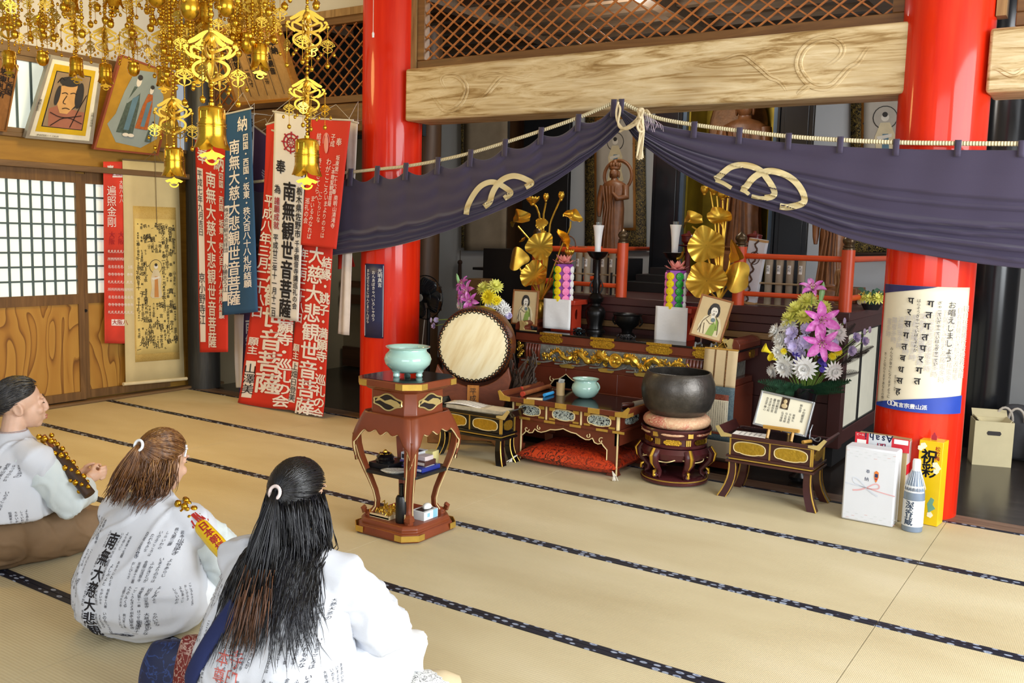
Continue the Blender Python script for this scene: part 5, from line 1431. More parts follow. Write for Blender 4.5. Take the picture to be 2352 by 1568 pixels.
for k in range(4):
    b = B(); b.T = Matrix.Rotation(k*PI/2, 4, 'Z'); b.prism(off(cloud(0.185, 0.066), 0, 0.695), 0.003, 0, off=-0.152)
    w_ = b.build('window', M('recess_shade', '#1c1210', 0.5, var=0), KD, smooth=0)  # flat dark plate, shade of the pierced opening put into its colour
    b = B(); b.T = Matrix.Rotation(k*PI/2, 4, 'Z'); b.tube([(x, -0.153, z+0.695) for x, z in cloud(0.19, 0.070)], 0.0045, 5, closed=True); b.build('gold_rim', M('pale_gold'), w_)
    b = B(); b.T = Matrix.Rotation(k*PI/2, 4, 'Z'); b.prism([(-0.085, 0.69), (-0.06, 0.715), (-0.02, 0.70), (0.02, 0.712), (0.06, 0.705), (0.085, 0.69), (0.07, 0.672), (0.045, 0.672), (0.02, 0.682), (-0.015, 0.688), (-0.05, 0.700)], 0.003, off=-0.1545); b.build('gold_lining', M('pale_gold'), w_, smooth=0)
# swelling skirt that runs down into the four legs
def skirt_pt(u, v):
    t = (u*4) % 1; side = int(u*4) % 4; m = abs(t-0.5)*2  # m: 0 mid-side, 1 corner
    zl = 0.545-0.012*math.cos(5*PI*m)*(1-m)-0.17*max(0, (m-0.55)/0.45)**1.6
    z = 0.632+(zl-0.632)*v
    k = (0.632-z)/0.25
    h = 0.150+0.062*math.sin(PI*min(1, 0.12+k*0.95)*0.62)-0.02*max(0, k-0.55)
    c = 0.045
    s = -1+2*t
    x = s*h; y = -h
    if abs(s) > 1-c/h: x = math.copysign(h-c*0.5*(1+0.0)+(abs(s)-(1-c/h))*h*0.5-c*0.25, s); y = -h+(abs(s)-(1-c/h))*h*0.5
    return Matrix.Rotation(side*PI/2, 4, 'Z') @ Vector((x, y, z))
b = B(); b.grid(skirt_pt, 160, 12, wrap=True); b.build('skirt', KW, KD, smooth=4, solid=0.018)
b = B(); b.tube([skirt_pt(i/160, 1.0)*1.0+Vector((0, 0, 0.002)) for i in range(160)], 0.0045, 5, closed=True); b.build('gold_line', CREAM, KD)
for k in range(4):
    L = B(); L.T = Matrix.Rotation(k*PI/2+PI/4, 4, 'Z')
    path = [(0.258, 0.52), (0.252, 0.46), (0.236, 0.40), (0.212, 0.34), (0.184, 0.275), (0.160, 0.215), (0.148, 0.165), (0.150, 0.130), (0.168, 0.104), (0.192, 0.094), (0.214, 0.102), (0.220, 0.118), (0.208, 0.128)]
    L.tube([(0, -r, z) for r, z in path], [0.036, 0.036, 0.034, 0.031, 0.028, 0.026, 0.026, 0.026, 0.026, 0.026, 0.026, 0.025, 0.020], 4, flat=0.62, ref=(0, 1, 0))
    L.lathe([(0.024, 0.076), (0.024, 0.10)], (0, -0.185, 0), 10)
    l = L.build('leg', KW, KD, bevel=0.003)
    G = B(); G.T = Matrix.Rotation(k*PI/2+PI/4, 4, 'Z')
    for sx in (-1, 1): G.tube([(sx*0.020, -r-0.010, z) for r, z in path[1:9]], 0.003, 4)
    G.build('gold_edge', CREAM, l)
b = B(); b.loft([octo(0.172, 0.05, 0.315), octo(0.172, 0.05, 0.332)]); b.build('shelf', BLACKM, KD, bevel=0.002)
KZ, KB = 0.3325, 0.0785
censer('incense_burner', 'large celadon incense burner on the tall russet stand', 'incense burner', (KX+0.0, KY+0.0, 0.813), 0.122, 0.152, 3)
def kbox(name, label, cat, dx, dy, z, d, rz, mat, lid=None, txt=None):
    b = B(); b.box((0, 0, d[2]/2), d); o = b.build(name, mat, None, bevel=0.0015); o.location = (KX+dx, KY+dy, z); o.rotation_euler = (0, 0, rz); tag(o, label, cat)
    if lid:
        b = B(); b.box((0, -d[1]/2-0.0006, d[2]*0.5), (d[0]*0.86, 0.001, d[2]*0.55)); b.box((0, 0, d[2]+0.0005), (d[0]*0.8, d[1]*0.5, 0.001)); b.build('box_label', lid, o, smooth=0)
    return o
bx = kbox('incense_box', 'square black lacquer box on the stand shelf under the small censer', 'box', -0.085, -0.07, KZ, (0.135, 0.105, 0.026), 0.0, BLACKM)
t = thing('small_censer', 'small round black censer with gold top on the black box', 'censer', (KX-0.085, KY-0.07, KZ+0.0262))
b = B(); b.lathe([(0, 0), (0.048, 0), (0.050, 0.012), (0.044, 0.018), (0.046, 0.03), (0.036, 0.042), (0.02, 0.05), (0, 0.052)], (0, 0, 0), 22); b.build('body', BLACK, t)
b = B(); b.ball((0, 0, 0.052), (0.012, 0.012, 0.014), 8, 6); b.tube([(0.03*math.cos(a), 0.03*math.sin(a), 0.044+0.003*math.sin(8*a)) for a in [2*PI*i/24 for i in range(24)]], 0.003, 5, closed=True); b.build('gold_knob', GOLD, t)
PUR = M('purple_box', '#5a4a8a', 0.4); GRB = M('grey_white_box', '#c8cbd0', 0.5, var=0.1, scale=40)
kbox('incense_box', 'purple incense box at the back of the stand shelf', 'box', 0.01, 0.055, KZ, (0.10, 0.13, 0.036), 0.1, PUR, M('dark_label', '#1f2430', 0.5))
kbox('incense_box', 'grey and white incense box stacked on the purple one', 'box', 0.01, 0.055, KZ+0.0362, (0.085, 0.125, 0.040), 0.05, GRB, M('dark_label'))
kbox('incense_box', 'dark blue lettered box at the right front of the stand shelf', 'box', 0.108, 0.02, KZ, (0.085, 0.15, 0.022), 0.0, M('navy_box', '#1f2f86', 0.35), M('white_label', '#d9dde6', 0.5))
kbox('incense_box', 'dark brown box stacked on the dark blue one', 'box', 0.10, 0.03, KZ+0.0222, (0.07, 0.10, 0.026), 0.08, M('brown_box', '#4a2a26', 0.4), M('pale_label', '#cfc2b4', 0.5))
kbox('incense_box', 'pale pinkish box on top of the dark brown one', 'box', 0.098, 0.03, KZ+0.0485, (0.06, 0.07, 0.022), 0.0, M('pale_box', '#cdbfc0', 0.5))
kbox('incense_box', 'pale yellow box at the far right of the stand shelf', 'box', 0.07, 0.125, KZ, (0.05, 0.06, 0.075), 0.1, M('yellow_box', '#d3c888', 0.5))
GLS = M('lilac_glass', '#c9c3e6', 0.06, var=0, Transmission_Weight=0.75, Alpha=0.85)
for dx, dy, la in ((0.055, -0.04, 'left'), (0.098, -0.095, 'right')):
    b = B(); b.lathe([(0, 0), (0.026, 0), (0.030, 0.055), (0.027, 0.055), (0.023, 0.006), (0, 0.006)], (0, 0, 0), 18); o = b.build('drinking_glass', GLS, None); o.location = (KX+dx, KY+dy, KZ); tag(o, 'small clear lilac glass on the stand shelf, the %s one of two' % la, 'glass')
b = B(); b.lathe([(0, 0.0), (0.04, 0.0), (0.058, 0.012), (0.055, 0.014), (0, 0.008)], (0, 0, 0), 24, sx=1.3, sy=0.75); o = b.build('small_dish', BRB('lace_pattern', '#e6e4d8', '#33332e', 120), None); o.location = (KX+0.035, KY-0.13, KZ); o.rotation_euler = (0, 0, 0.6); tag(o, 'patterned black and white oval dish at the front of the stand shelf', 'dish')
t = thing('ornament_tray', 'pale wooden tray heaped with gold ornament scraps on the stand base', 'tray', (KX-0.055, KY-0.085, KB))
b = B(); b.box((0, 0, 0.007), (0.135, 0.13, 0.012)); 
for sx in (-1, 1): b.box((sx*0.065, 0, 0.013), (0.006, 0.13, 0.016)); b.box((0, sx*0.062, 0.013), (0.13, 0.006, 0.016))
b.build('tray', M('pale_wood_slip'), t)
b = B(); r4 = random.Random(8)
for k in range(70):
    x, y = r4.uniform(-.052, .052), r4.uniform(-.05, .05); z = 0.016+0.045*(1-(x/.06)**2)*(1-(y/.06)**2)*r4.random(); a = r4.uniform(0, 6.3); l = r4.uniform(.012, .032)
    b.tube([(x, y, z), (x+l*.5*math.cos(a), y+l*.5*math.sin(a), z+r4.uniform(-.004, .02)), (x+l*math.cos(a+.5), y+l*math.sin(a+.5), z+r4.uniform(-.006, .012))], [.002, .0045, .001], 5)
b.tube([(0.04, 0.05, 0.02), (0.045, 0.055, 0.08), (0.035, 0.05, 0.11)], [0.004, 0.012, 0.002], 6)
tag(b.build('gold_scraps', GOLD, t), kind='stuff')
t = thing('pump_bottle', 'slim black pump bottle beside the front leg of the stand', 'bottle', (KX+0.075, KY-0.125, KB))
b = B(); b.lathe([(0, 0), (0.028, 0), (0.030, 0.006), (0.030, 0.125), (0.024, 0.138), (0.0135, 0.142), (0.0135, 0.15), (0, 0.15)], (0, 0, 0), 20); b.build('body', M('black_plastic', '#101113', 0.35, var=0), t)
b = B(); b.lathe([(0.012, 0.15), (0.012, 0.185), (0.014, 0.186), (0.014, 0.20), (0, 0.20)], (0, 0, 0), 14); b.box((0.012, 0, 0.197), (0.04, 0.012, 0.01)); b.build('pump', M('black_plastic'), t)
t = thing('tissue_box', 'small opened white and blue box on the right of the stand base', 'box', (KX+0.115, KY+0.015, KB))
b = B(); b.box((0, 0, 0.022), (0.085, 0.115, 0.044)); b.build('carton', M('white_carton', '#e4e8ea', 0.5, var=0.02), t)
b = B(); b.box((0.0428, 0.035, 0.022), (0.0008, 0.035, 0.044)); b.box((0.0428, -0.02, 0.024), (0.0008, 0.02, 0.02)); b.build('blue_print', M('pale_blue_print', '#8cc6dc', 0.5), t)
b = B(); b.box((0.0, 0, 0.0445), (0.055, 0.09, 0.001)); b.build('opening', M('recess_shade'), t)  # dark sheet on a closed top, painted as the shaded slot
b = B(); b.ball((0.0, 0.02, 0.052), (0.022, 0.03, 0.02), 9, 7); b.build('crumpled_film', WHITE, t)

# ================================================================ OFFERINGS BY THE RIGHT PILLAR
def facebox(name, label, cat, pl, pr_, ztop, depth, mat, bev=0.006, lean=0.0):
    a = at(*pl, Z=0.0); c = at(*pr_, Z=0.0); w = (c-a).length; ang = math.atan2((c-a).y, (c-a).x)
    t = thing(name, label, cat, a.lerp(c, .5), ang)
    b = B(); b.box((0, depth/2, ztop/2), (w, depth, ztop)); b.build('carton', mat, t, bevel=bev)
    return t, w
GIFT = M('white_gift_paper', '#d3d6dd', 0.6, var=0.015, bump=0.15, bscale=20)
t, w = facebox('wrapped_gift_box', 'white wrapped gift box with printed bow standing before the red pillar', 'gift box', (1931, 1190), (2050, 1212), 0.425, 0.125, GIFT, 0.010)
ff = lambda u, v: Vector((u, -0.0008, v))
letters('lettering', [('奉', -0.01, 0.305, 0.022), ('納', -0.015, 0.262, 0.024)], ff, M('ink_blue', '#2b3556', 0.7), t)
b = B()
for pts, mi, w_ in (([(-.13, .212), (-.07, .207), (-.015, .200)], 0, .006), ([(-.015, .20), (-.06, .245), (-.09, .25), (-.085, .222), (-.05, .208), (-.015, .20)], 0, .007), ([(-.015, .198), (.02, .175), (.05, .163)], 0, .009),
    ([(.14, .178), (.07, .186), (-.005, .2)], 1, .006), ([(-.012, .20), (.03, .232), (.055, .228), (.055, .205), (.02, .198), (-.012, .198)], 1, .007), ([(-.018, .198), (-.05, .182), (-.085, .176)], 1, .009)):
    q = [Vector(p) for p in pts]
    for _ in range(2): q = [q[0]]+[x for i in range(len(q)-1) for x in (q[i]*.75+q[i+1]*.25, q[i]*.25+q[i+1]*.75)]+[q[-1]]
    b.ribbon([tuple(p) for p in q], w_, 0.0006, mi, off=-0.0012)
b.build('printed_bow', [M('silver_bow', '#c6ccd8', 0.5), M('rose_bow', '#d9a9ad', 0.5)], t, smooth=0)
b = B(); b.prism([(.035, .305), (.047, .297), (.048, .27), (.04, .245), (.036, .238), (.031, .245), (.024, .27), (.025, .297)], 0.001, 0, off=-0.0022); b.box((.036, -.0024, .278), (.016, .0008, .02), 1); b.box((.036, -.0024, .258), (.012, .0008, .010), 2); b.build('gift_crest', [M('orange_print', '#d9772c', 0.5), M('navy_print', '#26305c', 0.5), M('crimson_print', '#a8263a', 0.5)], t, smooth=0)
b = B()
for r in range(6):
    for i in range(6):
        z = (0.40, 0.385, 0.37, 0.045, 0.03, 0.017)[r]; b.box((-.125+.05*i+.02*(r % 2), -.0008, z), (.016, .0006, .0016), 1 if (i+r) % 5 == 0 else 0)
b.build('printed_dashes', [M('grey_print', '#c9cfcf', 0.6), M('pink_print', '#dba9a4', 0.6)], t, smooth=0)
a = at(1985, 1190, Z=0)
t = thing('beer_case', 'red and silver beer case standing behind the white gift box', 'beer case', (-1.095, 5.55, 0), -0.02)
b = B(); b.box((0, 0.02, 0.235), (0.285, 0.12, 0.46)); b.build('carton', M('cardboard', '#a58e63', 0.7), t, bevel=0.003)
b = B(); b.box((-0.105, -0.0425, 0.44), (0.075, 0.004, 0.08), 0); b.box((-0.005, -0.0425, 0.44), (0.125, 0.004, 0.08), 1); b.box((0.105, -0.0425, 0.435), (0.095, 0.004, 0.075), 0); b.box((0.108, -0.0447, 0.455), (0.075, 0.001, 0.026), 2); b.box((-0.105, -0.0447, 0.425), (0.05, 0.001, 0.03), 2); b.box((0.1430, 0.02, 0.235), (0.003, 0.11, 0.44), 1); b.box((0.1440, 0.02, 0.30), (0.003, 0.11, 0.06), 0)
b.build('printed_front', [M('beer_red', '#c41f2e', 0.4), M('beer_silver', '#cfd4d8', 0.35, 0.3), WHITE], t, smooth=0)
fl = lambda u, v: Vector((-u, -0.0452, 0.90-v))
letters('lettering', [('Asahi', -0.045, 0.462, 0.052, 'h'), ('DRY', -0.018, 0.502-0.012, 0.026, 'h')], fl, M('navy_print'), t, bold=0.02)
letters('red_lettering', [('DRY', -0.015, 0.489, 0.026, 'h')], lambda u, v: Vector((-u, -0.0455, 0.90-v)), M('crimson_print'), t, bold=0.01)
letters('small_lettering', [('ビール', -0.128, 0.475, 0.014, 'h')], lambda u, v: Vector((u, -0.0452, v)), WHITE, t)
# sake bottle wrapped in film
p = at(2094, 1216, Z=0)
t = thing('sake_bottle', 'large sake bottle in clear wrap with brush lettering on its white label', 'bottle', p, -0.12)
BOT = M('blue_grey_glass', '#8ea0b8', 0.10, var=0.1, Transmission_Weight=0.35)
b = B(); b.lathe([(0, 0), (0.052, 0), (0.054, 0.006), (0.054, 0.205), (0.050, 0.235), (0.036, 0.285), (0.022, 0.325), (0.017, 0.35), (0.017, 0.365), (0, 0.366)], (0, 0, 0), 32); b.build('glass_body', BOT, t)
def cyl_pt(R, cz=0.0): return lambda u, v: Vector((R*math.sin(u/R), -R*math.cos(u/R), v))
b = B(); f_ = cyl_pt(0.0552); b.grid(lambda u, v: f_((u-.5)*0.23, 0.03+0.145*v), 20, 2); b.build('label', M('label_white', '#d5d8dc', 0.6, var=0.03), t, smooth=4)
b = B(); f2 = lambda u, v: (lambda R: Vector((R*math.sin(u/R), -R*math.cos(u/R), v)))(0.0535-0.20*max(0, v-0.215)); b.grid(lambda u, v: f2((u-.5)*0.15, 0.218+0.036*v), 14, 2); b.build('shoulder_label', M('label_white'), t, smooth=4)
letters('lettering', [('深香蔵', -0.006, 0.170, 0.043)], cyl_pt(0.0558), M('blue_black_ink', '#3c4c63', 0.7), t, bold=0.03, wob=0.06)
letters('small_lettering', [('純米吟醸酒', -0.05, 0.245, 0.02, 'h')], lambda u, v: f2(u, v)+Vector((0, -0.001, 0)), M('grey_ink'), t)
b = B(); b.lathe([(0.0215, 0.333), (0.021, 0.345), (0.0215, 0.385), (0.018, 0.396), (0, 0.398)], (0, 0, 0), 20); b.build('cap', M('white_cap', '#eceff2', 0.4, var=0), t)
b = B()
for k in range(20):
    a = 2*PI*k/20; b.tube([(0.0225*math.cos(a), 0.0225*math.sin(a), 0.338), (0.038*math.cos(a), 0.038*math.sin(a), 0.29), (0.056*math.cos(a), 0.056*math.sin(a), 0.235)], [0.0012, 0.0018, 0.0006], 4)
b.build('film_pleats', M('clear_film', '#eef3f8', 0.15, var=0, Transmission_Weight=0.6), t)
p = at(2132, 1206, Z=0)
t = thing('sake_carton', 'tall golden yellow gift carton with black brush lettering behind the sake bottle', 'carton', (p.x-0.012, p.y+0.06, 0), -0.10)
b = B(); b.box((0, 0, 0.238), (0.125, 0.11, 0.476)); b.build('carton', M('golden_carton', '#e3bd12', 0.25, var=0.05), t, bevel=0.002)
fy = lambda u, v: Vector((u, -0.0556, v))
letters('lettering', [('祝', -0.006, 0.425, 0.082), ('彩', -0.002, 0.345, 0.078)], fy, INK(), t, bold=0.03, wob=0.03)
letters('red_lettering', [('松竹梅', 0.036, 0.45, 0.026)], fy, M('vermilion_print', '#cf4318', 0.5), t, bold=0.02)
b = B()
for (x, z, r) in ((-.04, .445, .016), (-.055, .43, .014), (.03, .345, .016), (.045, .33, .013), (.035, .31, .014), (.02, .06, .015)):
    for k in range(5): b.prism([(x+r*.6*math.cos(k*1.2566)+r*.55*math.cos(a), z+r*.6*math.sin(k*1.2566)+r*.55*math.sin(a)) for a in [2*PI*i/10 for i in range(10)]], 0.0006, 0, off=-0.0560-0.00005*k)
b.prism([(x*0.9+0.02, 0.10+z) for x, z in [(0, .06), (.02, .05), (.012, .02), (.03, .0), (-.01, -.03), (-.02, .02)]], 0.0006, 1, off=-0.0558)
b.build('printed_flowers', [M('pale_blossom', '#f3e6c8', 0.5), M('teal_print', '#6f9f86', 0.5)], t, smooth=0)
b = B(); b.prism(off(cloud(0.03, 0.05), 0.0, 0.477+0.012), 0.004, off=-0.01); b.build('red_knob', M('crimson_print'), t)

# far right: carton and bags on the dark boards
p0, p1 = at(2232, 1066, Z=-0.02), at(2322, 1074, Z=-0.02)
ang = math.atan2(p1.y-p0.y, p1.x-p0.x)
t = thing('cardboard_box', 'open tan cardboard box with a hand hole beside the black pillar', 'box', p0.lerp(p1, .5), ang)
W_ = (p1-p0).length; H_ = 0.325
CBD = M('tan_cardboard', '#c9bd95', 0.75, var=0.05)
b = B(); b.box((0, 0.003, H_/2), (W_, 0.006, H_)); b.box((0, 0.195, H_/2), (W_, 0.006, H_)); b.box((0, 0.1, 0.006), (W_, 0.19, 0.01))
for sx in (-1, 1): b.box((sx*(W_/2-.003), 0.10, H_/2), (0.006, 0.19, H_))
b.build('carton', CBD, t, smooth=0)
b = B(); b.prism([(x, z+H_*.74) for x, z in [(-.04, .015), (-.048, 0), (-.04, -.015), (.04, -.015), (.048, 0), (.04, .015)]], 0.002, off=-.0022); b.build('hand_hole', M('recess_shade'), t)  # front is solid; dark plate imitates the shaded hole
for sx, ro in ((-1, 0.5), (1, 0.75)):
    b = B(); b.at((sx*W_/2, 0.10, H_), (0, -sx*(ro+0.2), 0)); b.box((-sx*0.06, 0, 0.02), (0.12, 0.185, 0.005)); b.build('flap', CBD, t, smooth=0)
b = B(); b.at((0, 0.195, H_), (-0.9, 0, 0)); b.box((0, 0, 0.04), (W_-0.02, 0.005, 0.08)); b.build('flap', CBD, t, smooth=0)
t = thing('shoulder_bag', 'dark grey shoulder bag with pale handles behind the cardboard box', 'bag', (p1.x-0.02, p1.y+0.34, -0.02), 0.1)
b = B(); b.loft([[(x*w_, y*d_, z) for x, y in [(-1, -.6), (-.6, -1), (.6, -1), (1, -.6), (1, .6), (.6, 1), (-.6, 1), (-1, .6)]] for z, w_, d_ in ((0, .14, .08), (.05, .155, .09), (.27, .15, .09), (.37, .12, .07), (.42, .05, .04))]); b.build('body', M('charcoal_cloth', '#3a3a3d', 0.8, bump=0.2), t, subsurf=1, smooth=4)
for x in (-0.08, 0.0):
    b = B(); b.tube([(x-0.055*math.cos(a), -0.10-0.02*math.sin(a), 0.30+0.10*math.sin(a)) for a in [PI*i/10 for i in range(11)]], 0.009, 8); b.build('handle', M('pale_leather', '#b5aca0', 0.6), t)
t = thing('luggage', 'dark bags with hanging strap at the right edge beyond the cardboard box', 'bag', (p1.x+0.27, p1.y+0.22, -0.02), 0.1)
b = B(); b.loft([[(x*w_, y*d_, z) for x, y in [(-1, -.6), (-.6, -1), (.6, -1), (1, -.6), (1, .6), (.6, 1), (-.6, 1), (-1, .6)]] for z, w_, d_ in ((0, .18, .12), (.05, .19, .13), (.20, .18, .13), (.27, .13, .1), (.29, .06, .05))]); b.build('body', M('slate_cloth', '#3f434c', 0.8, bump=0.2), t, subsurf=1, smooth=4)
b = B(); b.tube([(-.15, -.12, .25), (-.17, -.14, .33), (-.13, -.14, .36), (-.1, -.14, .28), (-.12, -.15, .12), (-.11, -.16, .05)], 0.010, 6); b.build('strap', M('grey_strap', '#6f6c69', 0.7), t)

# posters on the pillars
def pillar_poster(name, label, cx, r, px0, px1, pyt, pyb, bands, slant=0.0):
    """sheet wrapped on a pillar between two photo columns"""
    def ang(px):  # angle on the cylinder hit by the view column
        lo, hi = None, None
        d = at(px, (pyt+pyb)/2, D=1.0)-CAM; d.z = 0; d.normalize(); o = Vector((0-cx, 0-PY, 0)); bb = o.dot(d); cc = o.dot(o)-r*r; t_ = -bb-math.sqrt(max(0, bb*bb-cc)); P = o+d*t_; return math.atan2(P.y, P.x)
    a0, a1 = ang(px0), ang(px1)
    zt, zb = at((px0+px1)/2, pyt, Y=PY-r).z, at((px0+px1)/2, pyb, Y=PY-r).z
    t = thing(name, label, 'poster', (cx, PY, 0))
    fn = lambda u, v, dr=0.0: Vector(((r+0.006+dr)*math.cos(a0+(a1-a0)*u), (r+0.006+dr)*math.sin(a0+(a1-a0)*u), zt+(zb-zt)*v))
    return t, fn, abs(a1-a0)*r, zt-zb
t, fn, w, h = pillar_poster('wall_poster', 'large cream and blue chant poster wrapped on the right red pillar', -0.965, 0.241, 2028, 2212, 657, 948, None)
b = B(); b.grid(lambda u, v: fn(u, v, 0.004+0.010*max(0, v-.6)*(u < .25)), 26, 16); b.build('sheet', M('poster_cream', '#ddd4be', 0.5, var=0.02), t, solid=0.0015, smooth=4)
b = B(); b.grid(lambda u, v: fn(u*0.62, v*0.075*(1-u)**0.8, 0.008), 14, 3); b.build('blue_corner', M('poster_navy', '#26275c', 0.4), t, smooth=4)
b = B(); b.grid(lambda u, v: fn(u, 1-(0.115+0.03*u-0.09*(1-u)**2)*(1-v)*1.0, 0.010), 20, 3); b.build('blue_band', M('poster_blue', '#2340a0', 0.35), t, smooth=4)
S = lambda u, v: fn(u, v/1.0, 0.0125)
asp = h/w
def pw(items, nm, mat, bold=0.012, dr=0.012): letters(nm, [(s_, u, -v, sz*1.0) + tuple(r) for s_, u, v, sz, *r in items], lambda u, v: fn(u/w, -v/h, dr), mat, t, bold=bold)
q = lambda s_, u, v, sz: (s_, u*w, v*h, sz)
pw([q('お唱えしましょう', .78, .11, .041)], 'title_lettering', INK(), 0.01)
pw([(c, (.565-.010*i)*w, (.10+.088*i)*h, .050) for i, c in enumerate('गतगतपरगत')]+[(c, (.375-.008*i)*w, (.085+.092*i)*h, .048) for i, c in enumerate('परसगतबधसह')], 'sanskrit_lettering', INK(), 0.02)
pw([q('ぎゃーていぎゃーていはらぎゃーてい', .655, .11, .0205), q('はらそうぎゃーていぼじそわか', .455, .10, .0205), q('みんなが幸せになりますように', .20, .50, .0205), q('きっと伝わりますあなたの想い', .115, .55, .0205), q('般若心経の一真言', .27, .72, .011)], 'small_lettering', INK(), 0.0)
pw([q('観自在菩薩行深般若波羅蜜多時'[k:k+11], .96-.075*k, .14+.012*k, .036) for k in range(12)], 'faint_lettering', M('pale_grey_ink', '#b9b4b4', 0.7), 0.0, 0.0112)
pw([('真言宗豊山派', .30*w, .935*h, .028, 'h')], 'sect_lettering', WHITE, 0.02, 0.014)
b = B()
for dx in (0, 0.018): b.tube([fn(.225+dx/w+0.013/w*math.cos(a), .950+0.013/h*math.sin(a), .013) for a in [2*PI*i/18 for i in range(18)]], 0.0022, 5, closed=True)
b.build('white_emblem', WHITE, t)
t, fn, w, h = pillar_poster('wall_poster', 'narrow navy prayer poster on the left red pillar', -5.055, 0.241, 840, 882, 606, 776, None)
b = B(); b.grid(lambda u, v: fn(u, v, 0.002), 10, 4); b.build('sheet', M('poster_slate', '#23284e', 0.4), t, solid=0.0015, smooth=4)
b = B(); b.tube([fn(u, v, .004) for u, v in ((.03, .02), (.97, .02), (.97, .98), (.03, .98))], 0.0022, 4, closed=True); b.build('border_line', M('grey_print'), t)
letters('lettering', [('光明真言', .82*w, -.06*h, .036), ('おんあぼきゃべいろしゃのう', .52*w, -.09*h, .030), ('まかぼだらまにはんどまじんばら', .22*w, -.07*h, .028)], lambda u, v: fn(u/w, -v/h, .005), WHITE, t)
t = thing('pull_cord', 'white pull cord with knob hanging before the left red pillar', 'pull cord', at(857, 80, Y=5.55))
b = B(); b.tube([(0, 0, 0.02), (0, 0, 1.3)], 0.0022, 5); b.build('cord', M('white_cord', '#e6e1d6', 0.8), t)
b = B(); b.lathe([(0, -.02), (0.008, -.02), (0.010, 0.01), (0.004, 0.022), (0, .022)], (0, 0, 0), 10); b.build('knob', M('white_cap', '#eceff2'), t)
# ================================================================ CURTAIN
CURT = NT('purple_curtain_cloth'); _f = CURT.noise(CURT.co(), 900, 2)
CURT.set(CURT.ramp(_f, [(0.3, '#332a42'), (0.7, '#3e3550')]), 0.75); CURT.b.inputs['Sheen Weight'].default_value = 0.25; CURT.bump(_f, 0.15, 0.001); CURT = CURT.m
CRM = M('cream_crest', '#dccb9c', 0.75, var=0.05)
ROPE = NT('twisted_rope'); _v = ROPE.co((60, 20, -90)); _w = ROPE.n('ShaderNodeTexWave', _Scale=0.35); ROPE.l(_v, _w.inputs[0])
ROPE.set(ROPE.ramp(_w.outputs['Fac'], [(0.2, '#8d815f'), (0.5, '#e3d8b4'), (0.8, '#efe6c8')]), 0.7); ROPE = ROPE.m
CY = 5.572
def lerp_list(L, x):
    for (a, b_), (c, d) in zip(L, L[1:]):
        if x <= c: return b_+(d-b_)*(x-a)/(c-a)
    return L[-1][1]
def dense(p, n=3):
    q = [Vector(a) for a in p]
    for _ in range(n): q = [q[0]]+[x for i in range(len(q)-1) for x in (q[i]*.75+q[i+1]*.25, q[i]*.25+q[i+1]*.75)]+[q[-1]]
    return q
def curtain(label, ropeL, bot, tabs, scallop, crest, fold, x0, x1, gather):
    rp = [tuple(v) for v in dense(ropeL, 2)]; bt = [tuple(v) for v in dense(bot, 2)]
    o = at(ropeL[len(ropeL)//2][0], ropeL[len(ropeL)//2][1], Y=CY)
    t = thing('curtain', label, 'curtain', o)
    def top(px):
        y = lerp_list(rp, px)+9
        if scallop:
            for a, c in zip(tabs, tabs[1:]):
                if a <= px <= c: y += scallop*math.sin(PI*(px-a)/(c-a))
        else: y += 6
        return y
    def disp(px, v):
        g_ = abs(px-gather)/700.0; k = min(1, max(0, 1-g_))
        d = 0.006*math.sin(v*7+px*0.004)+0.003*math.sin(px*0.045+v*3)*(1-v)
        for i, (vc, w, a) in enumerate(fold):
            vv = v-vc-0.02*math.sin(px*0.006+i)
            s = max(-1, min(1, vv/w)); d += 2.5*a*(0.5*(s+1) if vv < w else max(0, 1-(vv-w)/0.008))*(1 if vv > -w else 0)*-1
        d -= k*0.012*math.sin(v*26)
        if scallop:
            for a in tabs: d += 0.012*math.exp(-((px-a)/14)**2)*(1-v)
        return d
    def P(px, py, dy=0.0):
        tp, bo = top(px), lerp_list(bt, px); v = min(1, max(0, (py-tp)/max(8, bo-tp)))
        return at(px, py, Y=CY+disp(px, v)+dy)-o
    b = B()
    def fn(u, v):
        px = x0+(x1-x0)*u; tp, bo = top(px), lerp_list(bt, px)
        return P(px, tp+(max(bo, tp+8)-tp)*v)
    b.grid(fn, 190, 64); b.build('cloth', CURT, t, smooth=4, solid=0.003)
    for line in crest:
        L = dense([(x_, y_) for x_, y_ in line[1]], 3); n = len(L); W = line[0]; E = []
        for i in range(n):
            d = (L[min(i+1, n-1)]-L[max(i-1, 0)]).normalized(); nn = Vector((-d.y, d.x)); E.append((L[i]+nn*W/2, L[i]-nn*W/2))
        b = B(); m = 6
        vs = [P(*(E[i][0].lerp(E[i][1], j/m)), -0.0125-line[2]) for i in range(n) for j in range(m+1)]
        b.add(vs, [(i*(m+1)+j, i*(m+1)+j+1, (i+1)*(m+1)+j+1, (i+1)*(m+1)+j) for i in range(n-1) for j in range(m)])
        b.build('crest_ring', CRM, t, smooth=4)
    b = B(); b.tube([at(x_, y_, Y=CY)-o for x_, y_ in dense(ropeL, 2)], 0.0125, 8); b.build('rope', ROPE, t)
    for px in tabs:
        y = lerp_list(rp, px); b = B(); s = 12*(0.9+0.0003*abs(px-900))
        b.grid(lambda u, v: at(px-s/2+s*u-3*v, y-8+(32+ (6 if not scallop else 8))*v, Y=CY-0.016-0.003*math.sin(PI*u))-o, 3, 5); b.build('loop', CURT, t, smooth=4, solid=0.004)
    return t, P
C7 = lambda p: crop(p, 780, 220, 3.267)
C8 = lambda p: crop(p, 1450, 220, 2.608)
ropeL = [(560, 420), (680, 408)]+C7([(25, 578), (290, 550), (500, 530), (740, 487), (985, 430), (1245, 350), (1515, 262), (1795, 165), (2060, 50), (2110, 35)])
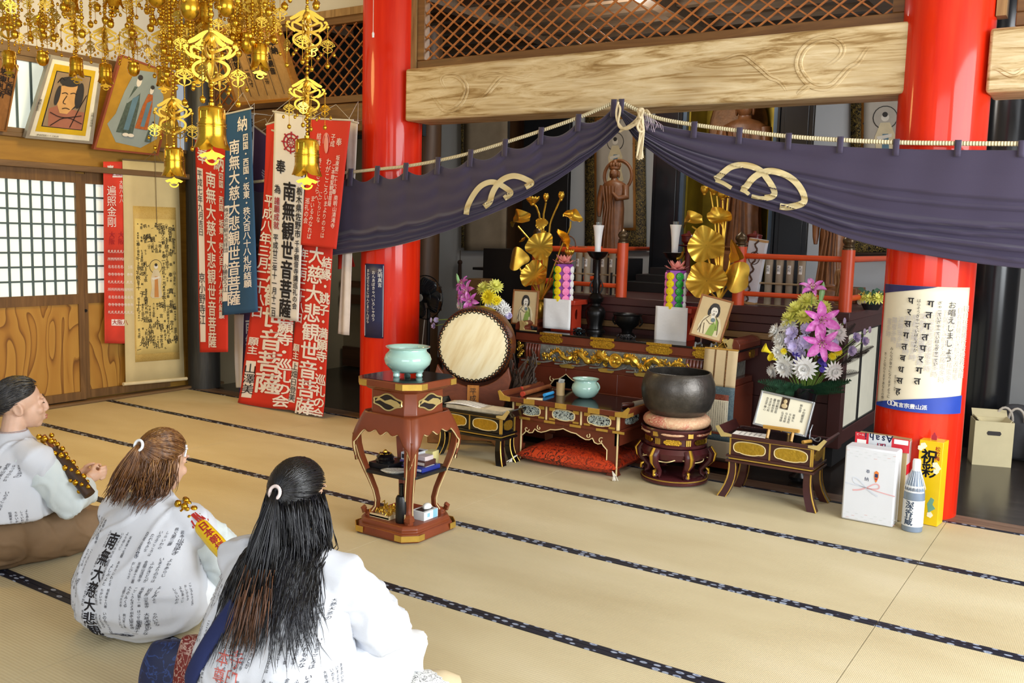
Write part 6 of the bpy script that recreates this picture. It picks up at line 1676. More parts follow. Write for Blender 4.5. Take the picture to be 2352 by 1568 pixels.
tabsL = [566, 640, 722]+[p[0] for p in C7([(85, 0), (285, 0), (500, 0), (740, 0), (985, 0), (1245, 0), (1515, 0), (1795, 0), (2060, 0)])]
botL = [(555, 612), (680, 598)]+C7([(0, 1190), (380, 1140), (700, 1050), (930, 970), (1250, 840), (1500, 720), (1800, 520), (2000, 360), (2100, 262), (2120, 240)])
crL = [(12.5, C7([(950, 890), (958, 830), (998, 750), (1050, 680), (1110, 648), (1160, 645), (1210, 668), (1260, 700), (1292, 728), (1262, 752), (1235, 770)]), 0), (13, C7([(1085, 832), (1130, 800), (1140, 745), (1165, 690), (1215, 628), (1290, 598), (1350, 605), (1410, 632), (1448, 652), (1420, 672), (1395, 685)]), 0.003)]
curtain('left half of the purple curtain sweeping up from the left red pillar', ropeL, botL, tabsL, 17, crL, [(0.74, 0.03, 0.020), (0.83, 0.02, 0.016), (0.91, 0.015, 0.014), (0.96, 0.01, 0.012)], 556, 1424, 1424)
ropeR = [(1428, 235)]+C8([(60, 100), (170, 140), (380, 175), (650, 210), (945, 245), (1255, 265), (1590, 280), (1960, 285), (2340, 287), (2900, 290), (3900, 300)])
tabsR = [1428]+[p[0] for p in C8([(380, 0), (650, 0), (945, 0), (1255, 0), (1590, 0), (1960, 0), (2340, 0), (2760, 0), (3200, 0)])]
botR = [(1424, 262), (1455, 318)]+C8([(90, 310), (250, 430), (480, 560), (700, 645), (1000, 735), (1250, 840), (1500, 910), (1800, 960), (2070, 1005), (2352, 1035), (2900, 1090), (3900, 1150)])
crR = [(14, C8([(500, 500), (525, 485), (560, 452), (600, 422), (660, 412), (720, 420), (780, 448), (810, 490), (845, 540), (862, 585), (845, 605), (800, 612)]), 0), (15, C8([(665, 560), (690, 545), (715, 505), (760, 468), (820, 448), (880, 455), (950, 485), (1000, 530), (1035, 590), (1040, 640), (985, 660), (930, 668), (890, 662)]), 0.003), (9, C8([(655, 560), (690, 575), (705, 592)]), 0.001), (9, C8([(505, 505), (540, 515), (600, 552)]), 0.001), (9, C8([(720, 600), (780, 615), (830, 610)]), 0.001)]
curtain('right half of the purple curtain sagging across the right red pillar', ropeR, botR, tabsR, 0, crR, [(0.30, 0.10, 0.008), (0.47, 0.02, 0.012), (0.64, 0.03, 0.020), (0.74, 0.02, 0.016), (0.84, 0.02, 0.022), (0.92, 0.015, 0.014)], 1424, 2560, 1424)
o = at(1450, 275, Y=5.53)
t = thing('cord_tassel', 'cream knotted cord and tassel gathering the curtain at its peak', 'cord', o)
TAS = M('cream_cord', '#d9c9a6', 0.75, var=0.08, scale=40)
b = B()
for L in ([(1420, 235), (1414, 262), (1420, 285), (1436, 300), (1462, 285), (1478, 258), (1476, 250)], [(1420, 240), (1426, 250), (1418, 285), (1428, 298), (1466, 282), (1480, 300), (1470, 304), (1462, 290), (1472, 270)], [(1424, 302), (1464, 276), (1470, 254)], [(1478, 256), (1486, 252), (1492, 262)]):
    b.tube([at(x, y, Y=5.53-0.004*i)-o for i, (x, y) in enumerate(dense(L, 2))], 0.008, 7)
b.ball(at(1464, 283, Y=5.50)-o, 0.022, 10, 8); b.ball(at(1472, 256, Y=5.51)-o, (0.028, 0.025, 0.026), 10, 8); b.build('knot', TAS, t)
b = B()
for k in range(16): b.tube([at(1470+rnd.uniform(-4, 6), 256, Y=5.50+.01*math.sin(k))-o, at(1474+rnd.uniform(-5, 6), 300, Y=5.495+.012*math.sin(k*2))-o, at(1470+rnd.uniform(-8, 7), 362+rnd.uniform(-6, 6), Y=5.495+.014*math.sin(k*3))-o], 0.0055, 5)
b.build('tassel', TAS, t)
b = B()
for k in range(14): b.tube([at(1478+3*k, 258+2*k, Y=5.52)-o, at(1482+3*k+rnd.uniform(-3, 3), 275+k, Y=5.515)-o, at(1480+3.2*k+rnd.uniform(-5, 5), 290+rnd.uniform(0, 16), Y=5.52)-o], 0.0013, 4)
b.build('loose_threads', M('lilac_thread', '#b9a6b4', 0.8), t)

# ================================================================ HANGING BANNERS
REDC = M('red_banner_cloth', '#cf2e1c', 0.75, var=0.06, scale=3); BLUC = M('blue_banner_cloth', '#28527a', 0.8, var=0.08, scale=4); WHC = M('white_banner_cloth', '#e2dedb', 0.8, var=0.03, scale=4); PURC = M('purple_banner_cloth', '#5a4372', 0.8, var=0.08)
def banner(label, quad, Y, mat, texts, wave=0.012, name='prayer_banner', group='prayer banners hung in the left bay', foot=0.0, X=None, rod=True, cat='banner'):
    A = [at(px, py, Y=Y) if X is None else at(px, py, X=X) for px, py in quad]
    o = (A[0]+A[1])/2; w = (A[1]-A[0]).length; h = ((A[3]-A[0]).length+(A[2]-A[1]).length)/2
    nrm = Vector((0, -1, 0)) if X is None else Vector((1, 0, 0))
    ph = rnd.uniform(0, 6)
    def F_(u, v, d=0.0):
        p = (A[0]*(1-u)+A[1]*u)*(1-v)+(A[3]*(1-u)+A[2]*u)*v
        s = wave*(math.sin(ph+u*5+v*2.2)*0.6+math.sin(ph*2+u*9-v*5)*0.4)*(0.15+0.85*v)
        p = p+nrm*(s+d+foot*max(0, v-0.93)*7)
        p.z = max(p.z, 0.006+d)
        return p-o
    t = thing(name, label, cat, o, group=group)
    b = B(); b.grid(lambda u, v: F_(u, v), 14, 46); b.build('cloth', mat, t, smooth=4, solid=0.002)
    for i, (nm, items, m, bold) in enumerate(texts):
        if nm == 'patch':
            b = B(); u0, v0, u1, v1 = items; b.grid(lambda u, v: F_(u0+(u1-u0)*u, v0+(v1-v0)*v, 0.0035), 4, 24); b.build('white_strip', m, t, smooth=4)
        else:
            letters(nm, [(s_, u*w, -v*h, sz*h, md) for s_, u, v, sz, md in [(x+('v',))[:5] for x in items]], lambda u, v: F_(u/w, -v/h, 0.006+0.0006*i), m, t, bold=bold)
    if rod:
        b = B(); b.tube([F_(-0.06, 0.0), F_(1.06, 0.0)], 0.008, 7); b.tube([F_(0, 0), F_(.5, -0.06)+Vector((0, 0.05, 0.06)), F_(1, 0)], 0.002, 4)
        b.build('hanging_rod', M('white_rod', '#c9c5bb', 0.5), t)
    if X is None:
        m_ = F_(.5, .0); g_ = Vector((m_.x, 5.785-o.y, max(2.45-o.z, m_.z+.01)))
        b = B(); b.tube([m_+Vector((0, .004, 0)), m_*.35+g_*.65, g_], .002, 4); b.build('hanging_cord', M('white_rod', '#c9c5bb', .5), t)
    return t, F_
WT = M('white_dye', '#f0e9e4', 0.8, var=0); BK = INK(); RT_ = M('crimson_dye', '#a5202c', 0.8, var=0)
MAIN = '南無大慈大悲観世音菩薩'
banner('blue prayer banner with white lettering, the only blue one', [(519, 262), (577, 249), (592, 716), (509, 724)], 5.46, BLUC,
    [('lettering', [('納', .66, .03, .072)], WT, .016), ('lettering', [(MAIN, .36, .135, .072)], WT, .018), ('small_lettering', [('四国・西国・坂東・秩父百八十八札所結願', .78, .115, .0385)], WT, .02), ('patch', (.02, .45, .17, .93), WT, 0), ('strip_lettering', [('株式会社観光巡拝団', .095, .46, .024), ('小勝志う江', .095, .74, .028)], BK, .01)])
banner('red prayer banner at the far left, behind the blue one', [(448, 318), (521, 340), (523, 808), (458, 809)], 5.50, REDC,
    [('lettering', [('奉', .24, .03, .078), ('納', .76, .045, .078)], WT, .016), ('lettering', [(MAIN, .50, .135, .074)], WT, .018), ('small_lettering', [('四国・西国・坂東・秩父百八十八札所結願', .84, .125, .036)], WT, .02), ('patch', (.05, .13, .24, .95), WT, 0), ('strip_lettering', [('平成七年九月吉日', .145, .14, .037), ('京小野寺江', .145, .62, .048)], BK, .01)])
banner('long red banner trailing on the mat behind the white banner', [(628, 300), (692, 320), (664, 940), (548, 928)], 5.50, REDC,
    [('lettering', [('南無大慈悲観世音菩薩', .56, .13, .079)], WT, .02), ('small_lettering', [('銚子・満願寺・巡礼の会', .86, .48, .045)], WT, .025), ('side_lettering', [('平成八年三月二十八日', .16, .22, .043), ('願主', .16, .74, .032)], WT, .02), ('patch', (.05, .83, .26, .97), WT, 0), ('strip_lettering', [('山澤美', .16, .84, .038)], BK, .01)], foot=.03)
wt_, WF = banner('white prayer banner with red wheel emblem and black lettering', [(631, 256), (706, 268), (686, 738), (618, 728)], 5.46, WHC,
    [('lettering', [('奉', .25, .225, .066), ('納', .82, .225, .066)], BK, .02), ('lettering', [('南無観世音菩薩', .55, .325, .092)], BK, .024), ('small_lettering', [('栃木県佐野市', .87, .34, .040), ('千手観音寺講巡礼の会', .87, .60, .033)], BK, .015), ('side_lettering', [('為', .17, .345, .044), ('平成廿三年十一月十二日', .16, .585, .036)], BK, .015), ('red_lettering', [('諸願成就', .17, .405, .038)], RT_, .015)], wave=.006)
b = B(); c0 = (.55, .135); ru, rv = .23, .042
for rr in (1.0, .55): b.tube([WF(c0[0]+ru*rr*math.cos(a), c0[1]+rv*rr*math.sin(a), .006) for a in [2*PI*i/28 for i in range(28)]], 0.006, 5, closed=True)
for k in range(8): a = k*PI/4; b.tube([WF(c0[0]+ru*.15*math.cos(a), c0[1]+rv*.15*math.sin(a), .006), WF(c0[0]+ru*1.25*math.cos(a), c0[1]+rv*1.25*math.sin(a), .006)], [.003, .007], 5)
tag(b.build('wheel_emblem', RT_, wt_), 'red eight spoked wheel emblem')
rb_, RF = banner('red banner with small white verses, rightmost in front', [(714, 272), (806, 276), (772, 572), (690, 562)], 5.45, REDC,
    [('small_lettering', [('奉', .78, .14, .062), ('子成', .62, .11, .05), ('結縁', .26, .11, .05)], WT, .01), ('verse_lettering', [('坂東第二十六番', .80, .27, .042), ('南明山清滝寺', .86, .58, .042), ('ご本尊聖観音菩薩', .72, .34, .040), ('わがこころ', .58, .30, .055), ('いまよりのちは', .62, .58, .048), ('にごらじな', .45, .56, .048), ('きよきてらへ', .34, .30, .055), ('まいるみなれば', .24, .60, .048), ('巡礼の会', .10, .62, .05)], WT, .005)], wave=.01)
b = B(); b.ball((0, 0, 0), (0.03, 0.004, 0.012), 10, 6); b.T = Matrix.Translation(RF(.46, .17, .008)); b.ball((0, 0, -.02), (0.024, 0.003, 0.075), 12, 8); b.ball((0, -.002, .045), (0.016, 0.004, 0.02), 10, 6); b.tube([(0.034*math.cos(a), 0, 0.065*math.sin(a)) for a in [PI*i/14-.2 for i in range(17)]], 0.0025, 4); tag(b.build('printed_figure', M('pale_pink_dye', '#e79a8c', 0.8, var=0), rb_), 'pale printed standing figure')
banner('long red banner with big white lettering below the verse banner', [(706, 420), (772, 430), (743, 956), (658, 938)], 5.50, REDC,
    [('lettering', [('大慈大悲観世音菩薩', .52, .26, .081)], WT, .02), ('small_lettering', [('結縁・銚子・満願寺・巡礼の会', .86, .30, .0495)], WT, .025), ('side_lettering', [('年三月二十八日', .14, .28, .045), ('願主', .14, .70, .035)], WT, .02), ('patch', (.05, .78, .24, .965), WT, 0), ('strip_lettering', [('上畑日登美', .145, .785, .034)], BK, .01)], foot=.03, rod=False)
# banners further behind
banner('purple banner with pale printed figure behind the white banner', [(578, 285), (622, 318), (616, 560), (574, 520)], 5.66, PURC, [('lettering', [('寺', .8, .33, .12)], M('lilac_dye', '#cfc5dc', .8), .02)])
banner('narrow white banner with black lettering beside the blue banner', [(564, 258), (584, 262), (582, 392), (570, 390)], 5.52, WHC, [('lettering', [('奉納記', .5, .08, .19)], BK, .03)])
banner('plain pale banner edge at the right of the verse banner', [(800, 276), (822, 282), (800, 770), (776, 766)], 5.60, M('pale_pink_cloth', '#d6cbc4', .8), [])
banner('dark plum banner with round mark behind the right red banners', [(780, 300), (812, 304), (808, 428), (776, 424)], 5.64, M('plum_cloth', '#5a4048', .8), [('lettering', [('水田', .55, .5, .18)], BK, .02)])
banner('short red banner below the curtain at the left pillar', [(776, 574), (806, 576), (816, 612), (778, 618)], 5.72, REDC, [('lettering', [('人子', .6, .2, .35)], WT, .01)], rod=False)
banner('purple banner hanging low behind the red banners', [(537, 690), (588, 690), (586, 900), (548, 905)], 5.80, PURC, [('lettering', [('南無大師', .75, .2, .16)], WT, .02)], rod=False)
banner('white hanging cloth low beside the purple banner', [(538, 722), (560, 722), (556, 890), (540, 890)], 5.74, WHC, [], rod=False)
banner('red rear banner edge left of the white banner', [(612, 286), (632, 280), (622, 520), (604, 520)], 5.515, REDC, [])
# left wall: red banner, scroll
banner('faded red banner on the wooden wall left of the calligraphy scroll', [(237, 371), (288, 371), (294, 789), (240, 788)], 0, M('faded_red_cloth', '#cc3a28', .8, var=.25, scale=3), [('lettering', [('奉', .30, .02, .045)], WT, .02), ('lettering', [('遍照金剛', .34, .13, .055)], WT, .01), ('small_lettering', [('大阪八十八', .78, .10, .024)], WT, .01), ('red_lettering', [('大阪', .34, .38, .035), ('大阪', .75, .38, .035)], RT_, .01),
    ('patch', (.40, .045, .98, .085), WT, 0), ('strip_lettering', [('四国霊場', .48, .052, .028, 'h')], RT_, .01), ('patch', (.3, .865, .98, .90), WT, 0), ('strip_lettering', [('大阪八', .42, .866, .030, 'h')], RT_, .01)]+[('row_lettering', [('札所名寺'[k % 4]*8, .2, .48+.042*k, .018, 'h') for k in range(9)], WT, 0)], X=-7.43, wave=.004, rod=False, group=None, name='wall_banner')
def scrollfn(quad, X=None, Y=None, d=0.0):
    A = [at(px, py, X=X, Y=Y) for px, py in quad]
    nrm = Vector((1, 0, 0)) if X is not None else Vector((0, -1, 0))
    return (lambda u, v, dy=0.0: (A[0]*(.5-u)+A[1]*(.5+u))*(1-v)+(A[3]*(.5-u)+A[2]*(.5+u))*v+nrm*(-dy+0.004*math.sin(v*6))), (A[1]-A[0]).length, (A[3]-A[0]).length
def calli(t, fn, w, h, cols, u0, u1, v0, v1, size, seed, bold=.015, wob=.25, skip=None):
    r = random.Random(seed); T = '観世音菩薩南無大慈悲寺山堂奉納千手十一面光明真言札所巡礼秩父坂東'
    o = Vector(t.location); it = []
    for c in range(cols):
        u = u0+(u1-u0)*c/(cols-1); v = v0+r.uniform(0, .02)
        while v < v1:
            s = size*r.choice((.7, .9, 1.2, 1.7))
            if not (skip and skip[0] < u < skip[1] and skip[2] < v < skip[3]): it.append((r.choice(T), u*w, -v*h, s*h))
            v += s*1.05+r.choice((0, 0, 0, .03))
    letters('calligraphy', it, lambda x, y: fn(x/w, -y/h, -0.008)-o, BK, t, bold=bold, wob=wob, seed=seed)
f1, w, h = scrollfn([(281, 366), (409, 375), (424, 872), (289, 884)], X=-7.42)
t = hscroll('hanging_scroll', 'tall beige calligraphy scroll on the wooden wall beside the black corner post', 'hanging scroll', f1, [('silk', -.5, .5, 0, 1, M('cream_silk', '#c9b98a', .7, var=.04), 0), ('brocade', -.34, .42, .20, .90, BRB('gold_brocade', '#c9ab62', '#b28d3e', 50), -.003), ('text_paper', -.32, .40, .255, .865, M('golden_paper', '#dcc377', .8, var=.05), -.0055)])
calli(t, f1, w, h, 11, -.27, .36, .27, .84, .013, 4, skip=(-.12, .14, .40, .63))
so = Vector(t.location)
def figure(fn, u, v, s, t, so, mats, halo=True, w=1, h=1, dy=-.009):
    """small painted standing figure; s = height as a fraction of the sheet height"""
    def poly(pts, mi, k): bb.add([fn(u+x*s*h/w, v+y*s, dy-.0008*k)-so for x, y in pts], [tuple(range(len(pts)))], mi)
    bb = B(); ci = lambda cx, cy, r, n=18: [(cx+r*math.cos(2*PI*i/n), cy+r*math.sin(2*PI*i/n)) for i in range(n)]
    if halo: poly(ci(0, -.36, .19), 3, 0); poly(ci(0, -.36, .175), 0, 1)
    poly([(-.07, -.28), (.07, -.28), (.16, -.05), (.13, .2), (.18, .42), (.12, .48), (-.12, .48), (-.18, .42), (-.13, .2), (-.16, -.05)], 1, 2); poly([(-.04, -.1), (.05, -.1), (.07, .46), (-.06, .46)], 4, 3)
    poly(ci(0, -.36, .062), 2, 3); poly(ci(0, -.408, .042), 3, 4); poly([(-.13, -.06), (.1, -.1), (.1, -.05), (-.1, .0)], 2, 4)
    return bb.build('painted_figure', mats, t, smooth=0, recalc=False)
figure(f1, .03, .53, .17, t, so, [M('golden_paper'), M('pale_robe'), M('face_paint'), M('hair_paint'), M('ochre_paint', '#c98a4a', .8)], w=w, h=h)
b = B(); b.tube([f1(-.54, .995)-so, f1(.54, .995)-so], 0.016, 10); b.build('roller', M('ivory_roller', '#d8cba6', .5), t)
b = B(); b.tube([f1(-.5, 0)-so, f1(.5, 0)-so], .008, 7); b.tube([f1(-.12, 0)-so, f1(.05, -.045, -.02)-so, f1(.2, 0)-so], .003, 4); b.tube([f1(.05, -.045, -.02)-so, f1(.06, .30, -.012)-so], .003, 4); b.build('hanging_cord', M('dark_cord', '#6a5a40', .7), t)

# votive pictures tilted off the left wall
def quadpic(name, label, cat, corners, d3, frame_w, fmat, th=0.03):
    A = [at(px, py, **({'X': q} if q < -7 else {'Y': q})) for (px, py), q in zip(corners, d3)]
    o = sum(A, Vector())/4; n = (A[1]-A[0]).cross(A[3]-A[0]).normalized()
    if n.dot(CAM-o) < 0: n = -n
    F_ = lambda u, v, d=0.0: (A[0]*(1-u)+A[1]*u)*(1-v)+(A[3]*(1-u)+A[2]*u)*v+n*d-o
    t = thing(name, label, cat, o); w = (A[1]-A[0]).length; h = (A[3]-A[0]).length; fu, fv = frame_w/w, frame_w/h
    b = B()
    for (u0, v0, u1, v1) in ((0, 0, 1, fv), (0, 1-fv, 1, 1), (0, fv, fu, 1-fv), (1-fu, fv, 1, 1-fv)):
        b.add([F_(u, v, d) for d in (-th, 0.012) for u, v in ((u0, v0), (u1, v0), (u1, v1), (u0, v1))], [(0, 1, 2, 3), (4, 5, 6, 7), (0, 1, 5, 4), (1, 2, 6, 5), (2, 3, 7, 6), (3, 0, 4, 7)])
    b.build('frame', fmat, t, smooth=0)
    b = B(); b.add([F_(u, v, d) for d in (-th*.8, 0.0) for u, v in ((.01, .01), (.99, .01), (.99, .99), (.01, .99))], [(0, 1, 2, 3), (4, 5, 6, 7), (0, 1, 5, 4), (1, 2, 6, 5), (2, 3, 7, 6), (3, 0, 4, 7)])
    return t, F_, b, w, h
def shp(F_, polys, name, mats, t, d0=0.002, lines=(), lw=.006):
    b = B()
    for i, (pts, mi) in enumerate(polys): b.add([F_(u, v, d0+0.0012*i) for u, v in pts], [tuple(range(len(pts)))], mi)
    for L, mi in lines:
        q = dense(L, 2); b.tube([F_(p.x, p.y, d0+0.0012*len(polys)) for p in q], lw/2, 4, mi=mi)
    return b.build(name, mats, t, smooth=0, recalc=False)
rc = lambda a, b_, c, d: [(a, b_), (c, b_), (c, d), (a, d)]
el = lambda cx, cy, rx, ry, n=22, a0=0: [(cx+rx*math.cos(a0+2*PI*i/n), cy+ry*math.sin(a0+2*PI*i/n)) for i in range(n)]
t, F_, b, w, h = quadpic('votive_picture', 'framed portrait print of a frowning man with yellow mat on the left wall', 'picture', [(115, 126), (236, 149), (211, 330), (56, 316)], [-7.22, -7.22, -7.42, -7.42], .022, M('silver_frame', '#a8a59a', .4, .5))
b.build('white_mount', M('mount_white', '#d9d6c8', .7), t, smooth=0)
shp(F_, [(rc(.12, .09, .88, .91), 0), (rc(.185, .165, .815, .845), 1), (rc(.20, .175, .80, .835), 2), ([(.28, .835), (.22, .62), (.40, .55), (.62, .60), (.80, .62), (.80, .835)], 3), (el(.50, .43, .20, .19), 4), ([(.33, .33), (.60, .30), (.62, .55), (.52, .66), (.40, .66), (.33, .56), (.30, .48)], 5), (el(.66, .42, .07, .16), 4), (el(.45, .27, .17, .06), 4), (el(.30, .45, .04, .12), 4)], 'portrait', [M('mustard_mat', '#c6a412', .6), BK, M('taupe_ground', '#8f7a60', .8), M('dull_rose', '#9c6450', .8), M('ink_grey', '#2b2a2c', .7), M('face_tan', '#c79a62', .8)], t, lines=[([(.36, .42), (.42, .40), (.46, .42)], 1), ([(.50, .41), (.56, .39), (.60, .41)], 1), ([(.45, .44), (.40, .53), (.46, .54)], 1), ([(.42, .60), (.48, .585), (.54, .60)], 1), ([(.25, .66), (.45, .72), (.75, .66)], 1), ([(.3, .82), (.5, .68), (.78, .76)], 1), ([(.6, .82), (.7, .55), (.78, .4)], 1), ([(.25, .3), (.3, .22), (.36, .27), (.42, .2)], 1)])
letters('caption', [('奉納西国三十三札所', .16*w, -.935*h, .016, 'h'), ('満願記念', .05*w, -.52*h, .024), ('日照山参拝会', .93*w, -.60*h, .02)], lambda u, v: F_(u/w, -v/h, .014), BK, t)
t, F_, b, w, h = quadpic('votive_picture', 'painted votive panel of two robed deities on a cloud on the left wall', 'picture', [(277, 124), (408, 172), (362, 357), (213, 342)], [-7.18, -7.18, -7.42, -7.42], .016, M('red_brown_frame', '#8f4a30', .5))
b.build('ochre_ground', M('ochre_paint2', '#b08422', .7, var=.15), t, smooth=0)
fp = lambda cx, cy, s, c1, c2, c3: [([(cx-.05*s, cy-.18*s), (cx+.05*s, cy-.18*s), (cx+.10*s, cy), (cx+.12*s, cy+.34*s), (cx-.14*s, cy+.34*s), (cx-.10*s, cy)], c1), ([(cx-.03*s, cy-.05*s), (cx+.06*s, cy-.1*s), (cx+.04*s, cy+.30*s), (cx-.04*s, cy+.30*s)], c2), (el(cx, cy-.24*s, .04*s, .055*s), 3), (el(cx, cy-.285*s, .042*s, .03*s), c3)]
shp(F_, [([(.30, .10), (.62, .06), (.86, .3), (.88, .62), (.92, .80), (.70, .93), (.30, .90), (.10, .72), (.18, .60), (.22, .35)], 0)]+fp(.40, .45, 1.0, 1, 4, 5)+fp(.63, .45, .78, 2, 4, 5)+fp(.78, .72, .38, 1, 4, 5)+[(el(.40, .80, .05, .02), 3), (el(.48, .80, .05, .02), 3)], 'painting', [M('grey_blue_cloud', '#8f9b98', .8, var=.06), M('dark_green_robe', '#4b5a52', .8, var=.3, scale=40), M('rust_robe', '#b0602c', .8, var=.2, scale=40), M('face_paint'), M('pale_blue_paint', '#5f7f90', .8), M('hair_paint')], t)
t, F_, b, w, h = quadpic('votive_board', 'brown wooden votive board with black lettering at the left edge', 'board', [(-40, 110), (42, 150), (14, 302), (-70, 290)], [-7.2, -7.2, -7.42, -7.42], .012, wood('board_brown', '#7d5326', '#946434', '#a57340', 'Z', 5, .5))
b.build('plank', wood('board_brown', '', ''), t, smooth=0)
letters('lettering', [('巡し西国', .86*w, -.12*h, .05), ('坂東札所', .66*w, -.12*h, .06)], lambda u, v: F_(u/w, -v/h, .004), BK, t, bold=.02, wob=.05)
t, F_, b, w, h = quadpic('votive_board', 'wide framed wooden board with columns of black lettering hung above the banners', 'board', [(488, 72), (636, 66), (689, 228), (543, 241)], [5.25, 5.25, 5.66, 5.66], .025, wood('board_frame_honey', '#8f5c1e', '#a66f28', '#b88238', 'X', 5, .5), .05)
b.build('plank', wood('board_tan', '#a07a48', '#b08a56', '#bd9763', 'Z', 5, .6), t, smooth=0)
shp(F_, [], 'ruled_lines', [BK], t, lines=[([(u, .1), (u, .9)], 0) for u in (.15, .28, .41, .54, .67, .80)], lw=.004)
letters('lettering', [('奉納', .86*w, -.12*h, .075), ('十一面観音', .735*w, -.10*h, .070), ('千手観音一尺五寸二分', .60*w, -.12*h, .042), ('本尊三雄', .475*w, -.26*h, .07), ('一尺八寸', .345*w, -.50*h, .045), ('釈迦如来', .215*w, -.20*h, .07), ('阿弥陀的', .09*w, -.22*h, .05)], lambda u, v: F_(u/w, -v/h, .003), BK, t, bold=.025, wob=.05)
# ================================================================ INSIDE THE SANCTUM
CARV = M('carved_brown_wood', '#6e4424', 0.45, var=0.25, scale=14, bump=0.4, bscale=45)
CARVL = M('carved_tan_wood', '#8a6136', 0.5, var=0.22, scale=16, bump=0.4, bscale=45)
def bx_px(px0, py0, px1, py1, Y, d):
    a = at(px0, (py0+py1)/2, Y=Y); c = at(px1, (py0+py1)/2, Y=Y); m = (px0+px1)/2
    z1, z0 = at(m, py0, Y=Y).z, at(m, py1, Y=Y).z
    return (a.x+c.x)/2, c.x-a.x, z0, z1
def pbox(name, label, cat, px, Y, d, mat, z0=None, group=None, bev=0.004, kind=None):
    x, w, a, c = bx_px(*px, Y, d); a = a if z0 is None else z0
    b = B(); b.box((0, d/2, (c-a)/2), (w, d, c-a)); o = b.build(name, mat, None, bevel=bev); o.location = (x, Y, a); return tag(o, label, cat, group, kind)
def statue(label, px, pyf, pyh, Y, mat, halo=None, crown=True, zb=None, pedestal=0.0, wd=0.19, name='standing_statue'):
    p = at(px, pyf, Y=Y); H = at(px, pyh, Y=Y).z-p.z
    t = thing(name, label, 'statue', p)
    b = B(); rings = []; n = 22
    for z, rx, ry, fold in ((0, .13, .11, .10), (.05, .13, .11, .14), (.2, .115, .095, .16), (.38, .12, .095, .12), (.50, .125, .09, .05), (.60, .115, .085, .0), (.70, .14, .085, 0), (.765, .135, .08, 0), (.795, .085, .065, 0), (.81, .04, .04, 0), (.83, .038, .04, 0)):
        rings.append([(wd/.19*rx*H*math.cos(2*PI*k/n)*(1+fold*math.sin(k*PI)*0+fold*.5*(1 if k % 2 else -1)), ry*H*math.sin(2*PI*k/n)*(1+fold*.5*(1 if k % 2 else -1)), z*H) for k in range(n)])
    b.loft(rings)
    b.ball((0, -.012*H, .885*H), (.052*H, .056*H, .068*H), 14, 10); b.tube([(0, -.064*H, .90*H), (0, -.075*H, .875*H), (0, -.062*H, .868*H)], [.006*H, .010*H, .006*H], 6)
    for sx in (-1, 1):
        b.ball((sx*.055*H, 0, .87*H), (.010*H, .018*H, .04*H), 8, 6)
        if sx < 0: b.tube([(sx*.135*H, 0, .745*H), (sx*.16*H, -.02*H, .60*H), (sx*.15*H, -.05*H, .47*H), (sx*.145*H, -.06*H, .40*H)], [.045*H, .04*H, .03*H, .018*H], 10)
        else: b.tube([(sx*.135*H, 0, .745*H), (sx*.16*H, -.02*H, .62*H), (sx*.10*H, -.11*H, .60*H), (sx*.05*H, -.13*H, .66*H)], [.045*H, .04*H, .03*H, .018*H], 10)
    for k in range(5): b.tube([((-.10+.04*k)*H, -.085*H, .74*H), ((-.05+.03*k)*H, -.105*H, .5*H), ((-.08+.04*k)*H, -.11*H, .25*H), ((-.10+.05*k)*H, -.12*H, .02*H)], .008*H, 5)
    b.build('figure', mat, t, smooth=1.2)
    b = B()
    if crown:
        b.lathe([(.056*H, .925*H), (.062*H, .935*H), (.060*H, .955*H), (0, .955*H)], (0, -.005*H, 0), 16)
        for k in range(9): a = 2*PI*k/9; b.ball((.052*H*math.cos(a), .052*H*math.sin(a), .975*H), (.018*H, .018*H, .03*H), 8, 6)
        b.ball((0, 0, 1.0*H), (.028*H, .028*H, .04*H), 10, 8)
    else: b.ball((0, 0, .965*H), (.03*H, .03*H, .035*H), 10, 8)
    b.build('crown', mat, t)
    b = B(); b.lathe([(.17*H, -.08*H-pedestal), (.17*H, -.05*H), (.14*H, -.03*H), (.155*H, -.01*H), (.14*H, 0), (0, 0)], (0, 0, 0), 24, sy=.9); b.build('pedestal', mat, t)
    if halo:
        b = B(); r, z = halo
        b.tube([(r*H*math.cos(a), .08*H, z*H+r*H*math.sin(a)) for a in [2*PI*i/48 for i in range(48)]], .016*H, 8, closed=True); b.tube([(r*.9*H*math.cos(a), .08*H, z*H+r*.9*H*math.sin(a)) for a in [2*PI*i/48 for i in range(48)]], .007*H, 6, closed=True); b.tube([(0, .07*H, .7*H), (0, .09*H, (z-r)*H)], .014*H, 6)
        b.build('halo', mat, t)
    return t
# black cabinet with gilt niche and stepped dais
cab = thing('altar_cabinet', 'tall black altar cabinet with open doors and gilt inner walls', 'cabinet', (at(1660, 500, Y=8.25).x, 8.25, 0))
xo = cab.location.x; X_ = lambda px: at(px, 480, Y=8.25).x-xo
GN = M('dull_gold_wall', '#7d6a1c', 0.35, 0.7, var=0.25, scale=5)
b = B(); b.box(((X_(1575)+X_(1762))/2, 0.42, 2.22), (X_(1762)-X_(1575), 0.03, 2.24)); b.build('back_panel', GN, cab, smooth=0)
for px0, px1, nm in ((1498, 1562, 'left_door'), (1783, 1858, 'right_door')):
    b = B(); b.box(((X_(px0)+X_(px1))/2, 0.0, 2.22), (X_(px1)-X_(px0), 0.05, 2.24)); b.box(((X_(px0)+X_(px1))/2, -0.03, 2.22), ((X_(px1)-X_(px0))*.72, 0.012, 2.05)); o = b.build('door', BLACKP, cab, bevel=.004)
